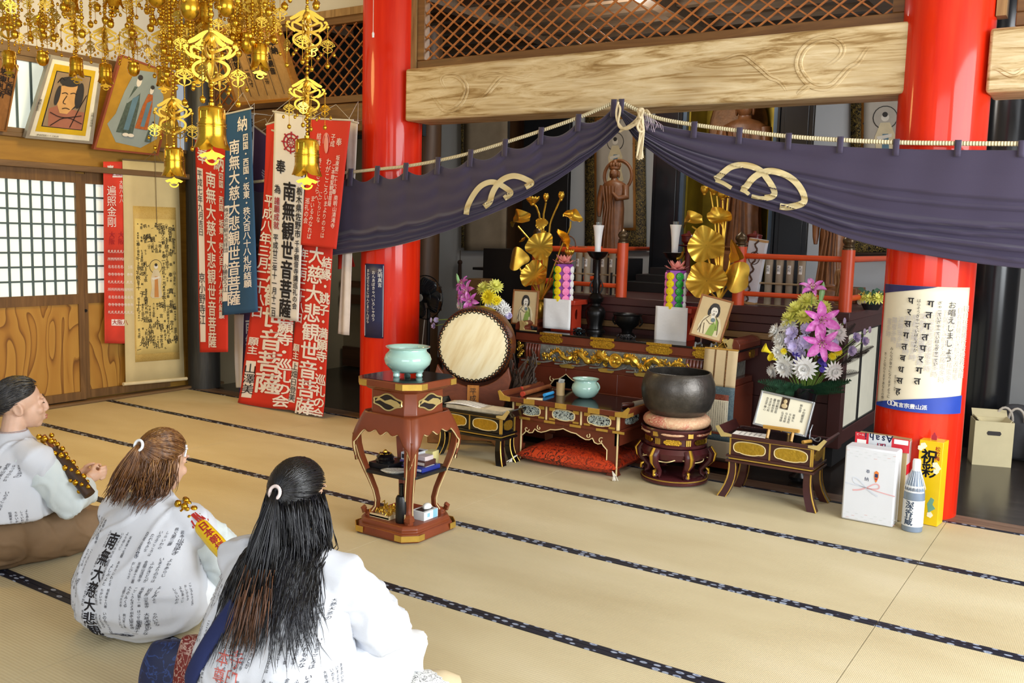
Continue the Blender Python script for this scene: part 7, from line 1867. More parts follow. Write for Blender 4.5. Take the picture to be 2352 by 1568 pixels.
for px in (1566, 1772):
    b = B(); b.box((X_(px), 0.02, 2.22), (0.035, 0.09, 2.24), 0); b.box((X_(px)+(-.03 if px < 1600 else .03), -0.005, 2.22), (0.02, 0.07, 2.24), 1); b.build('door_post', [M('steel_blue_edge', '#4a5a6c', .3, .5), BLACKP], cab)
    b = B(); b.box((X_(px)+(.03 if px < 1600 else -.03), 0.22, 2.22), (0.02, 0.40, 2.24)); b.build('side_panel', GN, cab, smooth=0)
b = B(); b.box(((X_(1498)+X_(1858))/2, .22, 3.37), (X_(1858)-X_(1498)+.1, .5, .06)); b.box(((X_(1498)+X_(1858))/2, .22, 1.11), (X_(1858)-X_(1498), .42, .03)); b.build('case', BLACKP, cab)
dz = thing('stepped_dais', 'black stepped dais in front of the altar cabinet', 'dais', (xo, 7.4, 1.09))
for i, (pa, pt) in enumerate(((1440, 645), (1466, 629), (1491, 614))):
    z = at(pa, pt, Y=7.45+.12*i).z-1.09; x0 = at(pa, pt, Y=7.45+.12*i).x-xo
    b = B(); b.box(((x0-x0)/2, 0.25+.10*i, z/2), (2*abs(x0), 0.62-.16*i, z)); b.build('step', BLACKM, dz, bevel=.003)
statue('brown wooden standing statue inside the gilt cabinet niche', 1695, 565, 205, 8.42, CARV, None, True, pedestal=.25, wd=.21)
b = B(); c = at(1694, 300, Y=8.60); b.T = Matrix.Rotation(PI/2, 4, 'X'); b.lathe([(0.0, 0), (0.25, 0), (0.27, .012), (0.285, 0), (0.285, -.02), (0, -.02)], (0, 0, 0), 40, sy=1.5); o = b.build('halo_disc', M('bronze_brown_disc', '#6b4520', .45, .3, var=.3, scale=12, bump=.4, bscale=30), None); o.location = c; tag(o, 'large brown oval halo disc behind the cabinet statue', 'halo')
statue('brown crowned standing statue with ring halo left of the cabinet', 1405, 580, 374, 7.75, CARV, (.175, .86), True, pedestal=.06)
statue('tall brown standing statue right of the cabinet under the curtain', 1905, 655, 420, 7.6, CARV, None, True, pedestal=.12)
statue('small tan standing statue with staff beside the corner post', 1932, 694, 597, 6.86, CARVL, None, False, pedestal=0, wd=.24, name='small_statue')
statue('small brown haloed statue half hidden by the left golden lotus', 1300, 612, 548, 6.95, CARV, (.33, .78), False, pedestal=.08, wd=.30, name='small_statue')
b = pbox('support_block', 'dark block under the small haloed statue', 'block', (1285, 616, 1318, 700), 6.85, .16, BLACKM, 1.09)
pbox('support_block', 'brown wooden block under the tall statue right of the cabinet', 'block', (1868, 660, 1966, 706), 7.5, .3, CARV, 1.09)
pbox('support_block', 'dark block under the crowned statue left of the cabinet', 'block', (1360, 592, 1442, 690), 7.6, .3, BLACKM, 1.09)
# rolls
def tube_rack(px, py0, py1, Y, lab, gl):
    for i, x in enumerate(px):
        p = at(x, py1, Y=Y); h = at(x, py0, Y=Y).z-1.093; t = thing('scroll_tube', lab % ('first second third fourth fifth sixth'.split()[i]), 'scroll tube', (p.x, Y, 1.093), group=gl)
        b = B(); b.lathe([(0, 0), (.026, 0), (.027, h*.98), (.024, h), (.020, h-.004), (0, h-.004)], (0, 0, 0), 16); b.build('paper_tube', M('grey_kraft_tube', '#978a76', .75, var=.06), t)
        b = B(); b.grid(lambda u, v: Vector((.0275*math.sin((u-.5)*.9), -.0275*math.cos((u-.5)*.9), h*.66+.062*v)), 4, 1); l = b.build('label', WHITE, t, smooth=4)
        letters('lettering', [('札所', 0, h*.66+.058, .022)], lambda u, v: Vector((u, -.0285, v)), INK(), l)
tube_rack((1327, 1346, 1384, 1403), 580, 690, 6.72, 'grey paper tube with small label in the rack behind the candlestick, %s from left', 'scroll tubes behind the candlestick')
tube_rack((1762, 1786, 1810, 1836), 592, 702, 6.78, 'grey paper tube with small label in the rack behind the bouquet, %s from left', 'scroll tubes behind the bouquet')
for px0, px1, la in ((1306, 1424, 'left tube group'), (1735, 1862, 'right tube group')):
    t = thing('tube_rack', 'thin wooden rack rail holding the %s' % la, 'rack', (0, 6.70, 1.09)); a, c = at(px0, 640, Y=6.73).x, at(px1, 640, Y=6.73).x
    b = B(); b.tube([(a, 0, .16), (c, 0, .16)], .007, 6); b.build('front_rail', M('thin_tan_rail', '#8f7a5a', .6), t)
    for x in (a+.01, c-.06): b = B(); b.box((x, 0.0, .09), (.016, .016, .18)); b.build('upright', BLACKM, t)
    b = B(); b.box(((a+c)/2, .04, .0015), (c-a, .09, .003)); b.build('base', M('thin_tan_rail'), t)
t = thing('wrapped_case', 'long white wrapped case with braided cord leaning behind the railing', 'case', at(1716, 704, Y=6.70)); t.location.z = 1.092; t.rotation_euler = (0, .13, 0)
b = B(); b.box((0, 0, .24), (.125, .06, .48)); b.box((0, 0, .01), (.127, .062, .02), 1); b.box((0, 0, .47), (.127, .062, .018), 1); b.build('case', [M('pale_wrap', '#c9cbd0', .7), M('case_wood', '#b08a58', .6)], t)
b = B(); b.tube([(.012*math.sin(k*1.3), -.034, .02+.45*k/30) for k in range(31)], .007, 6); b.tube([(.04*math.cos(a), -.034, .34+.045*math.sin(a)) for a in [2*PI*i/20 for i in range(20)]], .003, 5, closed=True); b.build('cord', M('brown_braid', '#4a3222', .7, var=.4, scale=90), t)
for px, la in ((1568, 'left'), (1720, 'right')):
    p = at(px, 640, Y=7.2); t = thing('offering_cup', 'dark red lacquer lidded cup on a stand at the %s of the niche' % la, 'cup', (p.x, 7.28, 1.09)); z1 = at(px, 562, Y=7.28).z-1.09; z2 = at(px, 530, Y=7.28).z-1.09
    WR = M('wine_lacquer', '#5a1a18', .2); b = B(); b.lathe([(0, 0), (.07, 0), (.03, .03), (.022, z1*.8), (.03, z1-.02), (.085, z1-.005), (.085, z1), (0, z1)], (0, 0, 0), 20); b.build('stand', WR, t)
    b = B(); h = z2-z1; b.lathe([(.03, z1), (.035, z1+.1*h), (.055, z1+.25*h), (.058, z1+.6*h), (.064, z1+.63*h), (.06, z1+.72*h), (.015, z1+.85*h), (.012, z1+h), (0, z1+h)], (0, 0, 0), 20); b.build('cup', WR, t)
# wall scrolls
def wscroll(label, quad, Y, seed, fig=True, blank=False):
    f, w, h = scrollfn(quad, Y=Y); BG = BRB('black_gold_brocade', '#14120f', '#b59a4e', 34)
    t = hscroll('hanging_scroll', label, 'hanging scroll', f, [('brocade', -.5, .5, 0, 1, BG, 0), ('orange_border', -.34, .34, .03 if fig else .1, .86, M('orange_silk', '#9a6524', .7), -.004), ('text_paper', -.30, .30, .05, .84, M('grey_paper', '#b5ada0', .8, var=.05), -.007)])
    so = Vector(t.location); calli(t, f, w, h, 8, -.26, .26, .07, .82, .020, seed, skip=(-.10, .12, .1, .62))
    figure(lambda u, v, dy=0: f(u, v, dy-.004), .02, .34, .36, t, so, [M('grey_paper'), M('pale_robe'), M('face_paint'), M('hair_paint'), M('pale_blue_paint', '#5f7f90', .8)], w=w, h=h)
    b = B(); b.tube([f(-.54, 1)-so, f(.54, 1)-so], .018, 8); b.build('roller', M('dark_roller'), t)
wscroll('calligraphy scroll with robed figure and black gold border behind the crowned statue', [(1345, 262), (1482, 255), (1484, 572), (1343, 575)], 8.94, 21)
wscroll('calligraphy scroll with black gold border beside the right red pillar', [(1955, 190), (2110, 182), (2112, 582), (1952, 584)], 8.94, 22)
f, w, h = scrollfn([(1062, 255), (1166, 250), (1166, 575), (1062, 575)], Y=8.93)
t = hscroll('hanging_scroll', 'plain beige hanging scroll with black edge strip far behind the left curtain half', 'hanging scroll', f, [('beige_silk', -.46, .5, 0, 1, M('dim_beige', '#a2937c', .8, var=.12, scale=5), 0), ('black_strip', -.52, -.46, 0, .98, BRB('black_gold_brocade', '', ''), -.004)])
b = B(); so = Vector(t.location); q_ = f(-.55, 1.0)-so; b.tube([q_, q_+Vector((0, 0, -.12))], .004, 5); b.ball(q_+Vector((0, 0, -.14)), .03, 8, 6); b.tube([q_+Vector((0, 0, -.15)), q_+Vector((0, 0, -.36))], [.02, .026], 8); b.build('weight_tassel', M('dark_tassel', '#3a2418', .8), t)
pbox('wall_panel', 'brown wooden panel beside the plain beige scroll', 'panel', (1168, 248, 1200, 575), 8.9, .05, wood('old_brown_post', '', ''), 1.0)
pbox('folding_screen', 'tall black screen between plain scroll and calligraphy scroll', 'screen', (1200, 240, 1304, 640), 8.7, .06, M('black_screen', '#15171a', .35, var=.2), 0.0)
pbox('storage_chest', 'black chest in the dark corner behind the small flower arrangement', 'chest', (1108, 572, 1225, 760), 7.6, .5, BLACKM, 0.0)
pbox('storage_shelf', 'black shelf board standing out from the dark corner chest', 'shelf', (1085, 614, 1112, 620), 7.62, .4, BLACKM)
pbox('wooden_box', 'small wooden box with dark lid left of the black chest', 'box', (1074, 640, 1106, 690), 7.3, .2, wood('tan_strip', '', ''))
pbox('side_stand', 'dark stand under the small wooden box', 'stand', (1066, 691, 1108, 780), 7.28, .25, BLACKM, 0.0)
pbox('name_plaque', 'tiny brown wooden plaque by the small haloed statue', 'plaque', (1326, 566, 1346, 590), 7.1, .02, CARVL)
# electric fan
FN = thing('electric_fan', 'black standing electric fan behind the left red pillar', 'fan', (at(985, 690, Y=6.75).x, 6.75, -.02)); fz = at(982, 682, Y=6.75).z+.02
b = B(); b.lathe([(0, 0), (.16, 0), (.15, .03), (.04, .05), (.02, .06), (.016, fz-.1), (0, fz-.1)], (0, 0, 0), 24); b.build('stand', BLACKM, FN)
b = B()
for k in range(48):
    a = 2*PI*k/48; b.tube([(.04*math.cos(a), -.12, fz+.04*math.sin(a)), (.13*math.cos(a), -.13, fz+.13*math.sin(a)), (.195*math.cos(a), -.09, fz+.195*math.sin(a)), (.20*math.cos(a), -.05, fz+.20*math.sin(a))], .0012, 3)
for r, y in ((.20, -.05), (.12, -.13)): b.tube([(r*math.cos(a), y, fz+r*math.sin(a)) for a in [2*PI*i/40 for i in range(40)]], .005 if r > .15 else .002, 5, closed=True)
b.build('guard', M('black_wire', '#1d1e20', .4, .5), FN)
b = B(); b.T = Matrix.Translation((0, -.13, fz)) @ Matrix.Rotation(PI/2, 4, 'X'); b.lathe([(.015, 0), (.034, 0), (.036, .012), (.024, .016), (0, .012)], (0, 0, 0), 20); tag(b.build('hub_cap', M('grey_badge', '#a09a90', .5), FN), 'pale grey hub badge')
for k in range(4):
    b = B(); T = Matrix.Translation((0, -.075, fz)) @ Matrix.Rotation(k*PI/2+.4, 4, 'Y'); b.grid(lambda u, v: T @ Vector(((.03+.15*v), -.03*(u-.5), (u-.5)*(.05+.13*math.sin(PI*v*.8)))), 4, 6); b.build('blade', M('smoke_blade', '#23282c', .2), FN, smooth=4, solid=.003)
b = B(); b.tube([(0, -.06, fz), (0, .1, fz)], [.05, .06], 16); b.build('motor', BLACKM, FN); b = B(); b.tube([(-.03, -.02, fz-.2), (-.05, -.03, .5), (-.02, -.02, .15)], .004, 5); b.build('cord', M('white_cord', '#e6e1d6'), FN)
# lily dish and paper roll at the right rail
p = at(2003, 676, Y=6.95); t = thing('flower_bowl', 'yellow chrysanthemums in greenery by the right end of the railing', 'flowers', (p.x, 6.95, 1.09))
b = B(); b.lathe([(0, 0), (.05, 0), (.07, .04), (.06, .04), (0, .02)], (0, 0, 0), 16); b.build('dish', BLACKM, t)
for k in range(3): b = B(); mum(b, (-.05+.05*k, -.03, .085), (-.3+.3*k, -.7, .6), .055, 0, 12, 3); b.build('chrysanthemum', YEL, t, smooth=4)
for k in range(10): b = B(); a = k*.63; blade(b, (.02*math.cos(a), .02*math.sin(a), .03), (.12*math.cos(a), .08*math.sin(a), .07+.03*(k % 3)), .03); b.build('leaf_blade', DGREEN, t, smooth=4)
rod('paper_roll', 'tan rolled paper lying on the platform by the corner post', 'paper roll', (1975, 700), (2010, 694), .022, M('grey_kraft_tube'), 1.092)
# ================================================================ GILDED HANGING CANOPY
BR = M('bright_brass', '#cf9f2e', 0.24, 1.0, var=0.08, scale=30)
BRP = M('pale_brass', '#c9a23c', 0.30, 0.95, var=0.06, scale=30)
def orn_mesh():
    b = B(); sm = lambda p, k=2: [tuple(v) for v in dense(p, k)]
    for sx in (-1, 1):
        for P_, w_ in (([(0, .98), (sx*.14, .93), (sx*.30, .82), (sx*.44, .76)], .09), ([(0, .95), (sx*.10, .86), (sx*.20, .74), (sx*.30, .70)], .09), ([(0, .92), (sx*.04, .80), (sx*.09, .66)], .08)):
            q = sm(P_); n = len(q); b.ribbon(q, [w_*(.35+math.sin(PI*min(1, .08+.86*i/n)))*.8 for i in range(n)], .05, off=-.025)
        b.ribbon(sm([(sx*.02, .56), (sx*.18, .62), (sx*.34, .70), (sx*.40, .62), (sx*.34, .50), (sx*.14, .44), (0, .46)]), .055, .05, off=-.025)
        b.ribbon(sm([(0, .46), (sx*.16, .42), (sx*.34, .34), (sx*.36, .20), (sx*.24, .10), (sx*.06, .04), (0, -.02)]), .060, .05, off=-.025)
        b.ribbon(sm([(sx*.30, .46), (sx*.42, .52), (sx*.52, .62), (sx*.50, .70), (sx*.44, .68)]), .055, .045, off=-.022); b.ball((sx*.53, 0, .58), (.05, .04, .05), 8, 6)
    b.prism([(-.06, .66), (.06, .66), (.075, .40), (.05, .2), (.02, .06), (-.02, .06), (-.05, .2), (-.075, .40)], .06, off=-.03)
    b.ball((0, 0, .86), (.09, .06, .13), 10, 8); b.ball((0, 0, 0.0), (.07, .05, .06), 8, 6); b.ball((0, 0, 1.02), .06, 8, 6)
    return b.mesh('leaf_ornament', BRP, .8)
def bell_mesh():
    b = B()
    b.lathe([(0, 1.0), (.06, 1.0), (.06, .95), (.14, .93), (.24, .905), (.262, .87), (.266, .60), (.285, .595), (.285, .575), (.268, .57), (.272, .54), (.288, .535), (.288, .52), (.27, .515), (.272, .38)], (0, 0, 0), 28)
    def fl(u, v):
        a = 2*PI*u; c = abs(math.sin(2*a)); zlow = .10+.20*(1-c)**1.5; z = .38+(zlow-.38)*v; r = .272+.09*((.38-z)/.3)**1.6*(0.6+.6*c); return Vector((r*math.cos(a), r*math.sin(a), z))
    b.grid(fl, 56, 8, wrap=True)
    for k in range(4): a = k*PI/2+PI/4; b.tube([(.268*math.cos(a), .268*math.sin(a), .85), (.268*math.cos(a), .268*math.sin(a), .62)], .010, 4); b.tube([(.272*math.cos(a+q), .272*math.sin(a+q), z) for q, z in ((.25, .82), (.75, .82), (.75, .68), (.25, .68))], .006, 4, closed=True)
    return b.mesh('bell', BR, .8)
def clap_mesh():
    b = B(); b.tube([(0, 0, .45), (0, 0, -.02)], .02, 5); b.prism([(0, .05), (.05, 0), (.16, -.03), (.26, -.08), (.20, -.13), (.12, -.10), (.08, -.17), (0, -.15), (-.08, -.17), (-.12, -.10), (-.20, -.13), (-.26, -.08), (-.16, -.03), (-.05, 0)], .03, off=-.015); b.ribbon([(.12*math.cos(a), -.16+.10*math.sin(a)) for a in [PI+PI*i/10 for i in range(11)]], .04, .03, off=-.015)
    return b.mesh('clapper', BR, .8)
def pot_mesh():
    b = B(); b.lathe([(0, 1), (.05, 1), (.06, .9), (.30, .86), (.33, .82), (.29, .76), (.33, .6), (.36, .42), (.30, .2), (.16, .06), (0, .02)], (0, 0, 0), 26); return b.mesh('pot_bell', BR, .9)
def drop_mesh():
    b = B(); b.ball((0, 0, -.25), (.42, .42, .5), 10, 7); b.lathe([(.12, .2), (.30, .12), (.44, -.12), (.30, -.1)], (0, 0, 0), 10); b.ball((0, 0, .3), .13, 6, 5); return b.mesh('drop_ball', BR, 1.0)
def chain_mesh(n=10):
    b = B()
    for i in range(n): b.ball((0, 0, -(i+.5)/n), (.42/n*1.35, .42/n*1.35, .5/n), 7, 5)
    return b.mesh('bead_chain', BR, 3.2)
MO, MB_, MC, MP, MD, MK = orn_mesh(), bell_mesh(), clap_mesh(), pot_mesh(), drop_mesh(), chain_mesh()
def put(name, me, par, loc, sc, rz=0.0):
    o = bpy.data.objects.new(name, me); COL.objects.link(o); o.parent = par; o.location = loc; o.scale = (sc,)*3 if isinstance(sc, (int, float)) else sc; o.rotation_euler = (0, 0, rz); return o
ZR = 3.22
CHX, CHY = -3.45, 2.45
ch = thing('hanging_canopy', 'gilded temple chandelier of bead strands, pierced leaf ornaments and bells', 'chandelier', (CHX, CHY, ZR))
b = B()
for r, z, q in ((1.35, 0, .03), (1.35, .18, .025), (.75, .25, .025)): b.tube([(r*math.cos(a), r*math.sin(a), z) for a in [2*PI*i/48 for i in range(48)]], q, 8, closed=True)
b.tube([(0, 0, .0), (0, 0, .75)], .03, 8)
for k in range(8): a = k*PI/4; b.tube([(0, 0, .45), (.7*math.cos(a), .7*math.sin(a), .32), (1.35*math.cos(a), 1.35*math.sin(a), .0)], .02, 6)
b.build('ring_frame', BR, ch)
FACE = math.atan2(FW.y, FW.x)-PI/2
def chain(par, p, L, th=1.0):
    """bead chain of length L hung from p: one mesh with beads of constant size"""
    n = max(3, int(L/.0135/th)); b = B()
    for i in range(n):
        s = .0062*th*(1.5 if i % 7 == 3 else 1); b.ball((0, 0, -L*(i+.5)/n), (s, s, s*1.05), 6, 4)
    o = b.build('bead_chain', BR, par, smooth=4); o.location = p; return o
def small_drop(par, p, L, s, orn=True):
    """side pendant: chain, tiny ornament, ball"""
    z = p[2]
    put('bead_chain', MK, par, p, (L*.9, L*.9, L)); z -= L
    if orn:
        put('leaf_ornament', MO, par, (p[0], p[1], z-s), s, FACE+rnd.uniform(-.9, .9)); 
        for sx in (-1, 1): put('drop_ball', MD, par, (p[0]+sx*.5*s*math.cos(FACE), p[1]+sx*.5*s*math.sin(FACE), z-s*1.05), s*.30)
        z -= s*1.02; put('bead_chain', MK, par, (p[0], p[1], z), (s*.55, s*.55, s*.7)); z -= s*.7
    put('drop_ball', MD, par, (p[0], p[1], z-s*.12), s*.42)
def strand(px, py_end, D, s, kind, orns, side=True, rz=0.0):
    """strand whose bell ends at photo pixel (px,py_end) at depth D; s bell height; orns: list of heights (m above the bell top) of leaf ornaments"""
    p = at(px, py_end, D=D); base = Vector((p.x-CHX, p.y-CHY, p.z-ZR))
    st = chain(ch, (base.x, base.y, 0), -base.z-s*.98); st.name = 'pendant_strand'
    zt = -(-base.z-s*.98)
    loc = lambda z: Vector((0, 0, z))
    L = -base.z-s*.98
    if kind == 'bell':
        put('bell', MB_, st, (0, 0, -L-s), s, FACE+rz); put('clapper', MC, st, (0, 0, -L-s*.95), s*.95, FACE+rz+.2)
    elif kind == 'pot': put('pot_bell', MP, st, (0, 0, -L-s), s)
    else: put('drop_ball', MD, st, (0, 0, -L-s*.5), s)
    for h, so in orns:
        z = -L+h; o = put('leaf_ornament', MO, st, (0, 0, z), so, FACE+rz)
        if side:
            o2 = put('leaf_ornament', MO, st, (0, 0, z), so*.96, FACE+rz+PI/2)
            for k, a in enumerate((FACE+rz, FACE+rz+PI, FACE+rz+PI/2, FACE+rz-PI/2)):
                q = (.53*so*math.cos(a), .53*so*math.sin(a), z+so*.54); small_drop(st, q, so*.28, so*.34)
    return st
strand(487, 352, 2.6, .140, 'bell', [(.055, .140), (.33, .14)])
strand(705, 412, 3.2, .150, 'bell', [(.075, .115), (.285, .130)])
strand(400, 412, 3.85, .142, 'bell', [(.045, .145)])
far = [(22, 165, 'bell'), (98, 152, 'pot'), (176, 180, 'bell'), (243, 195, 'bell'), (307, 176, 'pot'), (376, 202, 'bell'), (418, 174, 'pot')]
for x, y, k in far: strand(x, y, 4.7, .115 if k == 'bell' else .085, k, [(.045, .125)], rz=rnd.uniform(-.3, .3))
for x, y, k, D, s in ((161, 32, 'bell', 3.6, .11), (261, 24, 'bell', 3.6, .11), (359, 18, 'pot', 3.4, .10), (436, 48, 'pot', 3.3, .10), (455, 186, 'bell', 4.2, .115), (472, 60, 'bell', 3.8, .10), (542, 100, 'bell', 3.9, .11), (569, 125, 'pot', 3.9, .10), (597, 165, 'bell', 3.7, .12), (520, 40, 'pot', 3.4, .09)): strand(x, y, D, s, k, [(.05, .12)] if y > 40 else [], rz=rnd.uniform(-.5, .5))
for i in range(78):
    x = rnd.uniform(372, 632) if i < 56 else rnd.uniform(0, 380); y = (rnd.uniform(20, 195 if x < 450 else 140) if x < 560 else rnd.uniform(10, 120)) if i < 56 else rnd.uniform(15, 95)
    if i in (5, 15, 25): x, y = rnd.uniform(640, 760), rnd.uniform(12, 24)
    D = rnd.uniform(3.5, 4.6); st = strand(x, y, D, .034, 'drop', [], False)
    for k in range(4): z = -abs(st.dimensions.z or 1)+.12+.11*k; small_drop(st, (.035*math.cos(k*2+i), .035*math.sin(k*2+i), z), .03, .05, k % 3 != 1)
# ================================================================ THREE KNEELING PILGRIMS
def remesh(b, vox, it=4, name='tmp'):
    """one continuous skin from overlapping volumes"""
    me = b.mesh(name, [], smooth=0); o = bpy.data.objects.new(name, me); COL.objects.link(o)
    m = o.modifiers.new('r', 'REMESH'); m.mode = 'VOXEL'; m.voxel_size = vox
    m = o.modifiers.new('s', 'SMOOTH'); m.factor = .5; m.iterations = it
    dg = bpy.context.evaluated_depsgraph_get(); out = bpy.data.meshes.new_from_object(o.evaluated_get(dg))
    bpy.data.objects.remove(o); bpy.data.meshes.remove(me)
    out.materials.clear(); return out
def finish(me, name, mat, parent, smooth=True):
    me.name = name; me.materials.append(mat); me.polygons.foreach_set('use_smooth', [True]*len(me.polygons)); me.polygons.foreach_set('material_index', [0]*len(me.polygons)); me.update()
    o = bpy.data.objects.new(name, me); COL.objects.link(o)
    if parent: o.parent = parent
    return o
def crumple(me, amp, fx, folds=()):
    nn = [v.normal.copy() for v in me.vertices]
    for v, n in zip(me.vertices, nn):
        p = v.co; d = amp*(noise.noise(Vector((p.x*fx, p.y*fx, p.z*fx*.55)))+.5*noise.noise(Vector((p.x*fx*2.3+5, p.y*fx*2.3, p.z*fx*1.5))))
        r = 1-abs(noise.noise(Vector((p.x*fx*.7+3, p.y*fx*.7, p.z*fx*.5+p.x*2)))); d += amp*1.5*max(0, r-.86)/.14
        for (a, c, w, h) in folds:
            a = Vector(a); c = Vector(c); t = max(0, min(1, (p-a).dot(c-a)/(c-a).length_squared)); q = (p-(a+(c-a)*t)).length
            if q < w*3: d += h*math.exp(-(q/w)**2)
        v.co = p+n*d
    me.update()
SKIN = M('skin', '#cfa78e', 0.5, var=0.06, scale=25, Subsurface_Weight=0.12)
HAKUI = M('white_vest_cloth', '#cfd3dc', 0.8, var=0.015, bump=0.12, bscale=350)
BLOUSE = M('pale_blouse_cloth', '#ced8da', 0.75, var=0.02, bump=0.1, bscale=300)
def hair_mat(name, c1, c2, c3):
    t = NT(name); f = t.noise(t.co((1, 1, .25)), 55, 3); t.set(t.ramp(f, [(.3, c1), (.55, c2), (.75, c3)]), .38); t.b.inputs['Specular IOR Level'].default_value = .6; _MATS[name] = t.m; return t.m


def person(label, loc, rz, hz, lean, hyaw, hpitch, low, sleeve, hands, sw=1.0, hem=0.0):
    """kneeling figure facing +y; hz head centre height, lean forward offset of the neck, hands = grip point (local)"""
    nz = hz-.145; ny = lean; s = nz/.56
    Z = lambda z: z*s
    hc = Vector((0, ny+.045, hz)); HM = Matrix.Translation(hc) @ Matrix.Rotation(hyaw, 4, 'Z') @ Matrix.Rotation(-hpitch, 4, 'X')
    sh = [Vector((sx*.165*sw, ny*.85-.005, nz-.055)) for sx in (-1, 1)]
    el = [Vector((sx*.268*sw, ny*.7+.15, nz-.28)) for sx in (-1, 1)]
    hd = [Vector((hands[0]+sx*.035, hands[1], hands[2])) for sx in (-1, 1)]
    b = B(); b.T = HM
    b.ball((0, -.015, .030), (.077, .096, .088), 28, 20); b.ball((0, .035, -.035), (.060, .060, .078), 24, 16); b.ball((0, .060, -.088), (.030, .026, .026), 14, 10)
    b.tube([(0, .090, .022), (0, .102, -.005), (0, .106, -.028), (0, .090, -.040)], [.009, .010, .012, .009], 10)
    for sx in (-1, 1):
        b.ball((sx*.038, .068, -.028), (.024, .022, .022), 12, 8); b.ball((sx*.030, .083, .030), (.026, .012, .008), 10, 8); b.ball((sx*.030, .082, .008), (.014, .010, .009), 10, 8); b.ball((sx*.014, .100, -.034), (.008, .008, .007), 8, 6)
        b.tube([(sx*(.074+.008*math.cos(a)), -.012-.008+.016*math.cos(a+.3), -.012+.027*math.sin(a)) for a in [2*PI*i/14 for i in range(14)]], .0075, 8, closed=True); b.ball((sx*.074, -.010, -.012), (.007, .014, .024), 10, 8)
    b.tube([(-.020, .090, -.062), (0, .099, -.061), (.020, .090, -.062)], [.006, .008, .006], 8); b.tube([(-.017, .088, -.072), (0, .096, -.073), (.017, .088, -.072)], [.006, .008, .006], 8)
    b.T = Matrix.Identity(4)
    b.tube([HM @ Vector((0, -.025, -.05)), Vector((0, ny*.98, nz+.01)), Vector((0, ny*.9, nz-.07))], [.052, .052, .062], 16)
    b.loft([[(rx*math.cos(2*PI*k/20), cy+ry*math.sin(2*PI*k/20), z) for k in range(20)] for z, rx, ry, cy in ((Z(.06), .15, .14, -.02), (Z(.18), .165, .14, 0), (Z(.34), .14, .10, ny*.4), (Z(.48), .155, .10, ny*.8), (Z(.53), .12, .08, ny*.9), (nz, .06, .055, ny*.96))])
    for i in (0, 1):
        sx = (-1, 1)[i]; b.tube([sh[i], el[i], hd[i]+Vector((sx*.02, -.05, -.005))], [.046, .040, .026], 12)
        b.tube([(sx*.09, 0, .15), (sx*.14, .22, .11), (sx*.13, .40, .07)], [.085, .075, .055], 12); b.tube([(sx*.13, .38, .05), (sx*.11, .10, .05), (sx*.07, -.08, .04)], [.05, .045, .03], 10); b.tube([(sx*.07, -.06, .035), (sx*.06, -.13, .03)], [.028, .020], 8)
        # palm and five curled fingers closing on the grip point
        P = hd[i]; b.ball(P+Vector((sx*.004, -.015, -.004)), (.020, .040, .030), 12, 8)
        for f in range(4):
            z = .026-.017*f; L = (.030, .034, .032, .026)[f]; a = P+Vector((sx*.006, .018, z))
            b.tube([a, a+Vector((-sx*.002, L*.8, .004)), a+Vector((-sx*.018, L*1.25, .002)), a+Vector((-sx*.034, L*.95, -.002))], [.0088, .0084, .0078, .0068], 8)
        b.tube([P+Vector((sx*.002, -.018, .026)), P+Vector((-sx*.012, .005, .040)), P+Vector((-sx*.022, .024, .042))], [.0105, .0095, .008], 8)
    o = finish(remesh(b, .0052, 3), 'person', SKIN, None); o.location = loc; o.rotation_euler = (0, 0, rz); tag(o, label, 'person')
    # eyes, brows, lips
    b = B(); b.T = HM
    for sx in (-1, 1): b.tube([(sx*.018, .0905, .006), (sx*.030, .0925, .004), (sx*.044, .085, .006)], [.0016, .0028, .0014], 5)
    b.build('eyes', M('lash_dark', '#2a1f1b', .6), o)
    b = B(); b.T = HM
    for sx in (-1, 1): b.tube([(sx*.016, .0945, .028), (sx*.030, .0945, .033), (sx*.048, .084, .026)], [.002, .003, .0015], 5)
    b.build('eyebrows', M('lash_dark'), o)
    b = B(); b.T = HM; b.tube([(-.019, .0945, -.0615), (0, .1045, -.0605), (.019, .0945, -.0615)], [.002, .0042, .002], 6); b.tube([(-.015, .0935, -.0715), (0, .1025, -.072), (.015, .0935, -.0715)], [.002, .0045, .002], 6); b.build('lips', M('lip', '#b0685c', .5), o)
    # lower garment
    b = B()
    for sx in (-1, 1): b.tube([(sx*.09, -.06 if hem else .06, .15), (sx*.15, .20, .125), (sx*.155, .42, .085)], [.14, .115, .085], 16); b.tube([(sx*.15, .40, .07), (sx*.14, .10, .07), (sx*.10, -.18 if hem else .0, .06)], [.07, .075, .055], 12)
    if hem: b.ball((0, -.06, .14), (.25, .20, .145), 20, 14)
    me = remesh(b, .011, 5); crumple(me, .007, 11)
    for v in me.vertices: v.co.z = max(v.co.z, .002)
    finish(me, 'trousers', low, o)
    # sleeves
    for i in (0, 1):
        sx = (-1, 1)[i]; b = B(); w0 = hd[i]+Vector((sx*.035, -.085, -.01))
        b.tube([sh[i]+Vector((-sx*.02, 0, .0)), sh[i].lerp(el[i], .5), el[i]+Vector((0, 0, -.005)), el[i].lerp(w0, .55)+Vector((0, 0, -.02)), w0], [.080, .092, .094, .080, .058], 16)
        me = remesh(b, .010, 4); crumple(me, .006, 15); finish(me, 'sleeve', sleeve, o)
    # vest
    b = B(); n = 28; rings = []
    prof = ((.012, .225*sw, .17, .0), (.05, .245*sw, .20, -.015), (.13, .262*sw, .218, -.03), (.23, .262*sw, .212, -.035+ny*.15), (.33, .246*sw, .185, -.03+ny*.4), (.42, .225*sw, .152, -.025+ny*.7), (.49, .202*sw, .122, ny*.85-.015), (.54, .145*sw, .094, ny*.93-.01), (.572, .085, .077, ny*.96-.008), (.590, .062, .064, ny*.97))
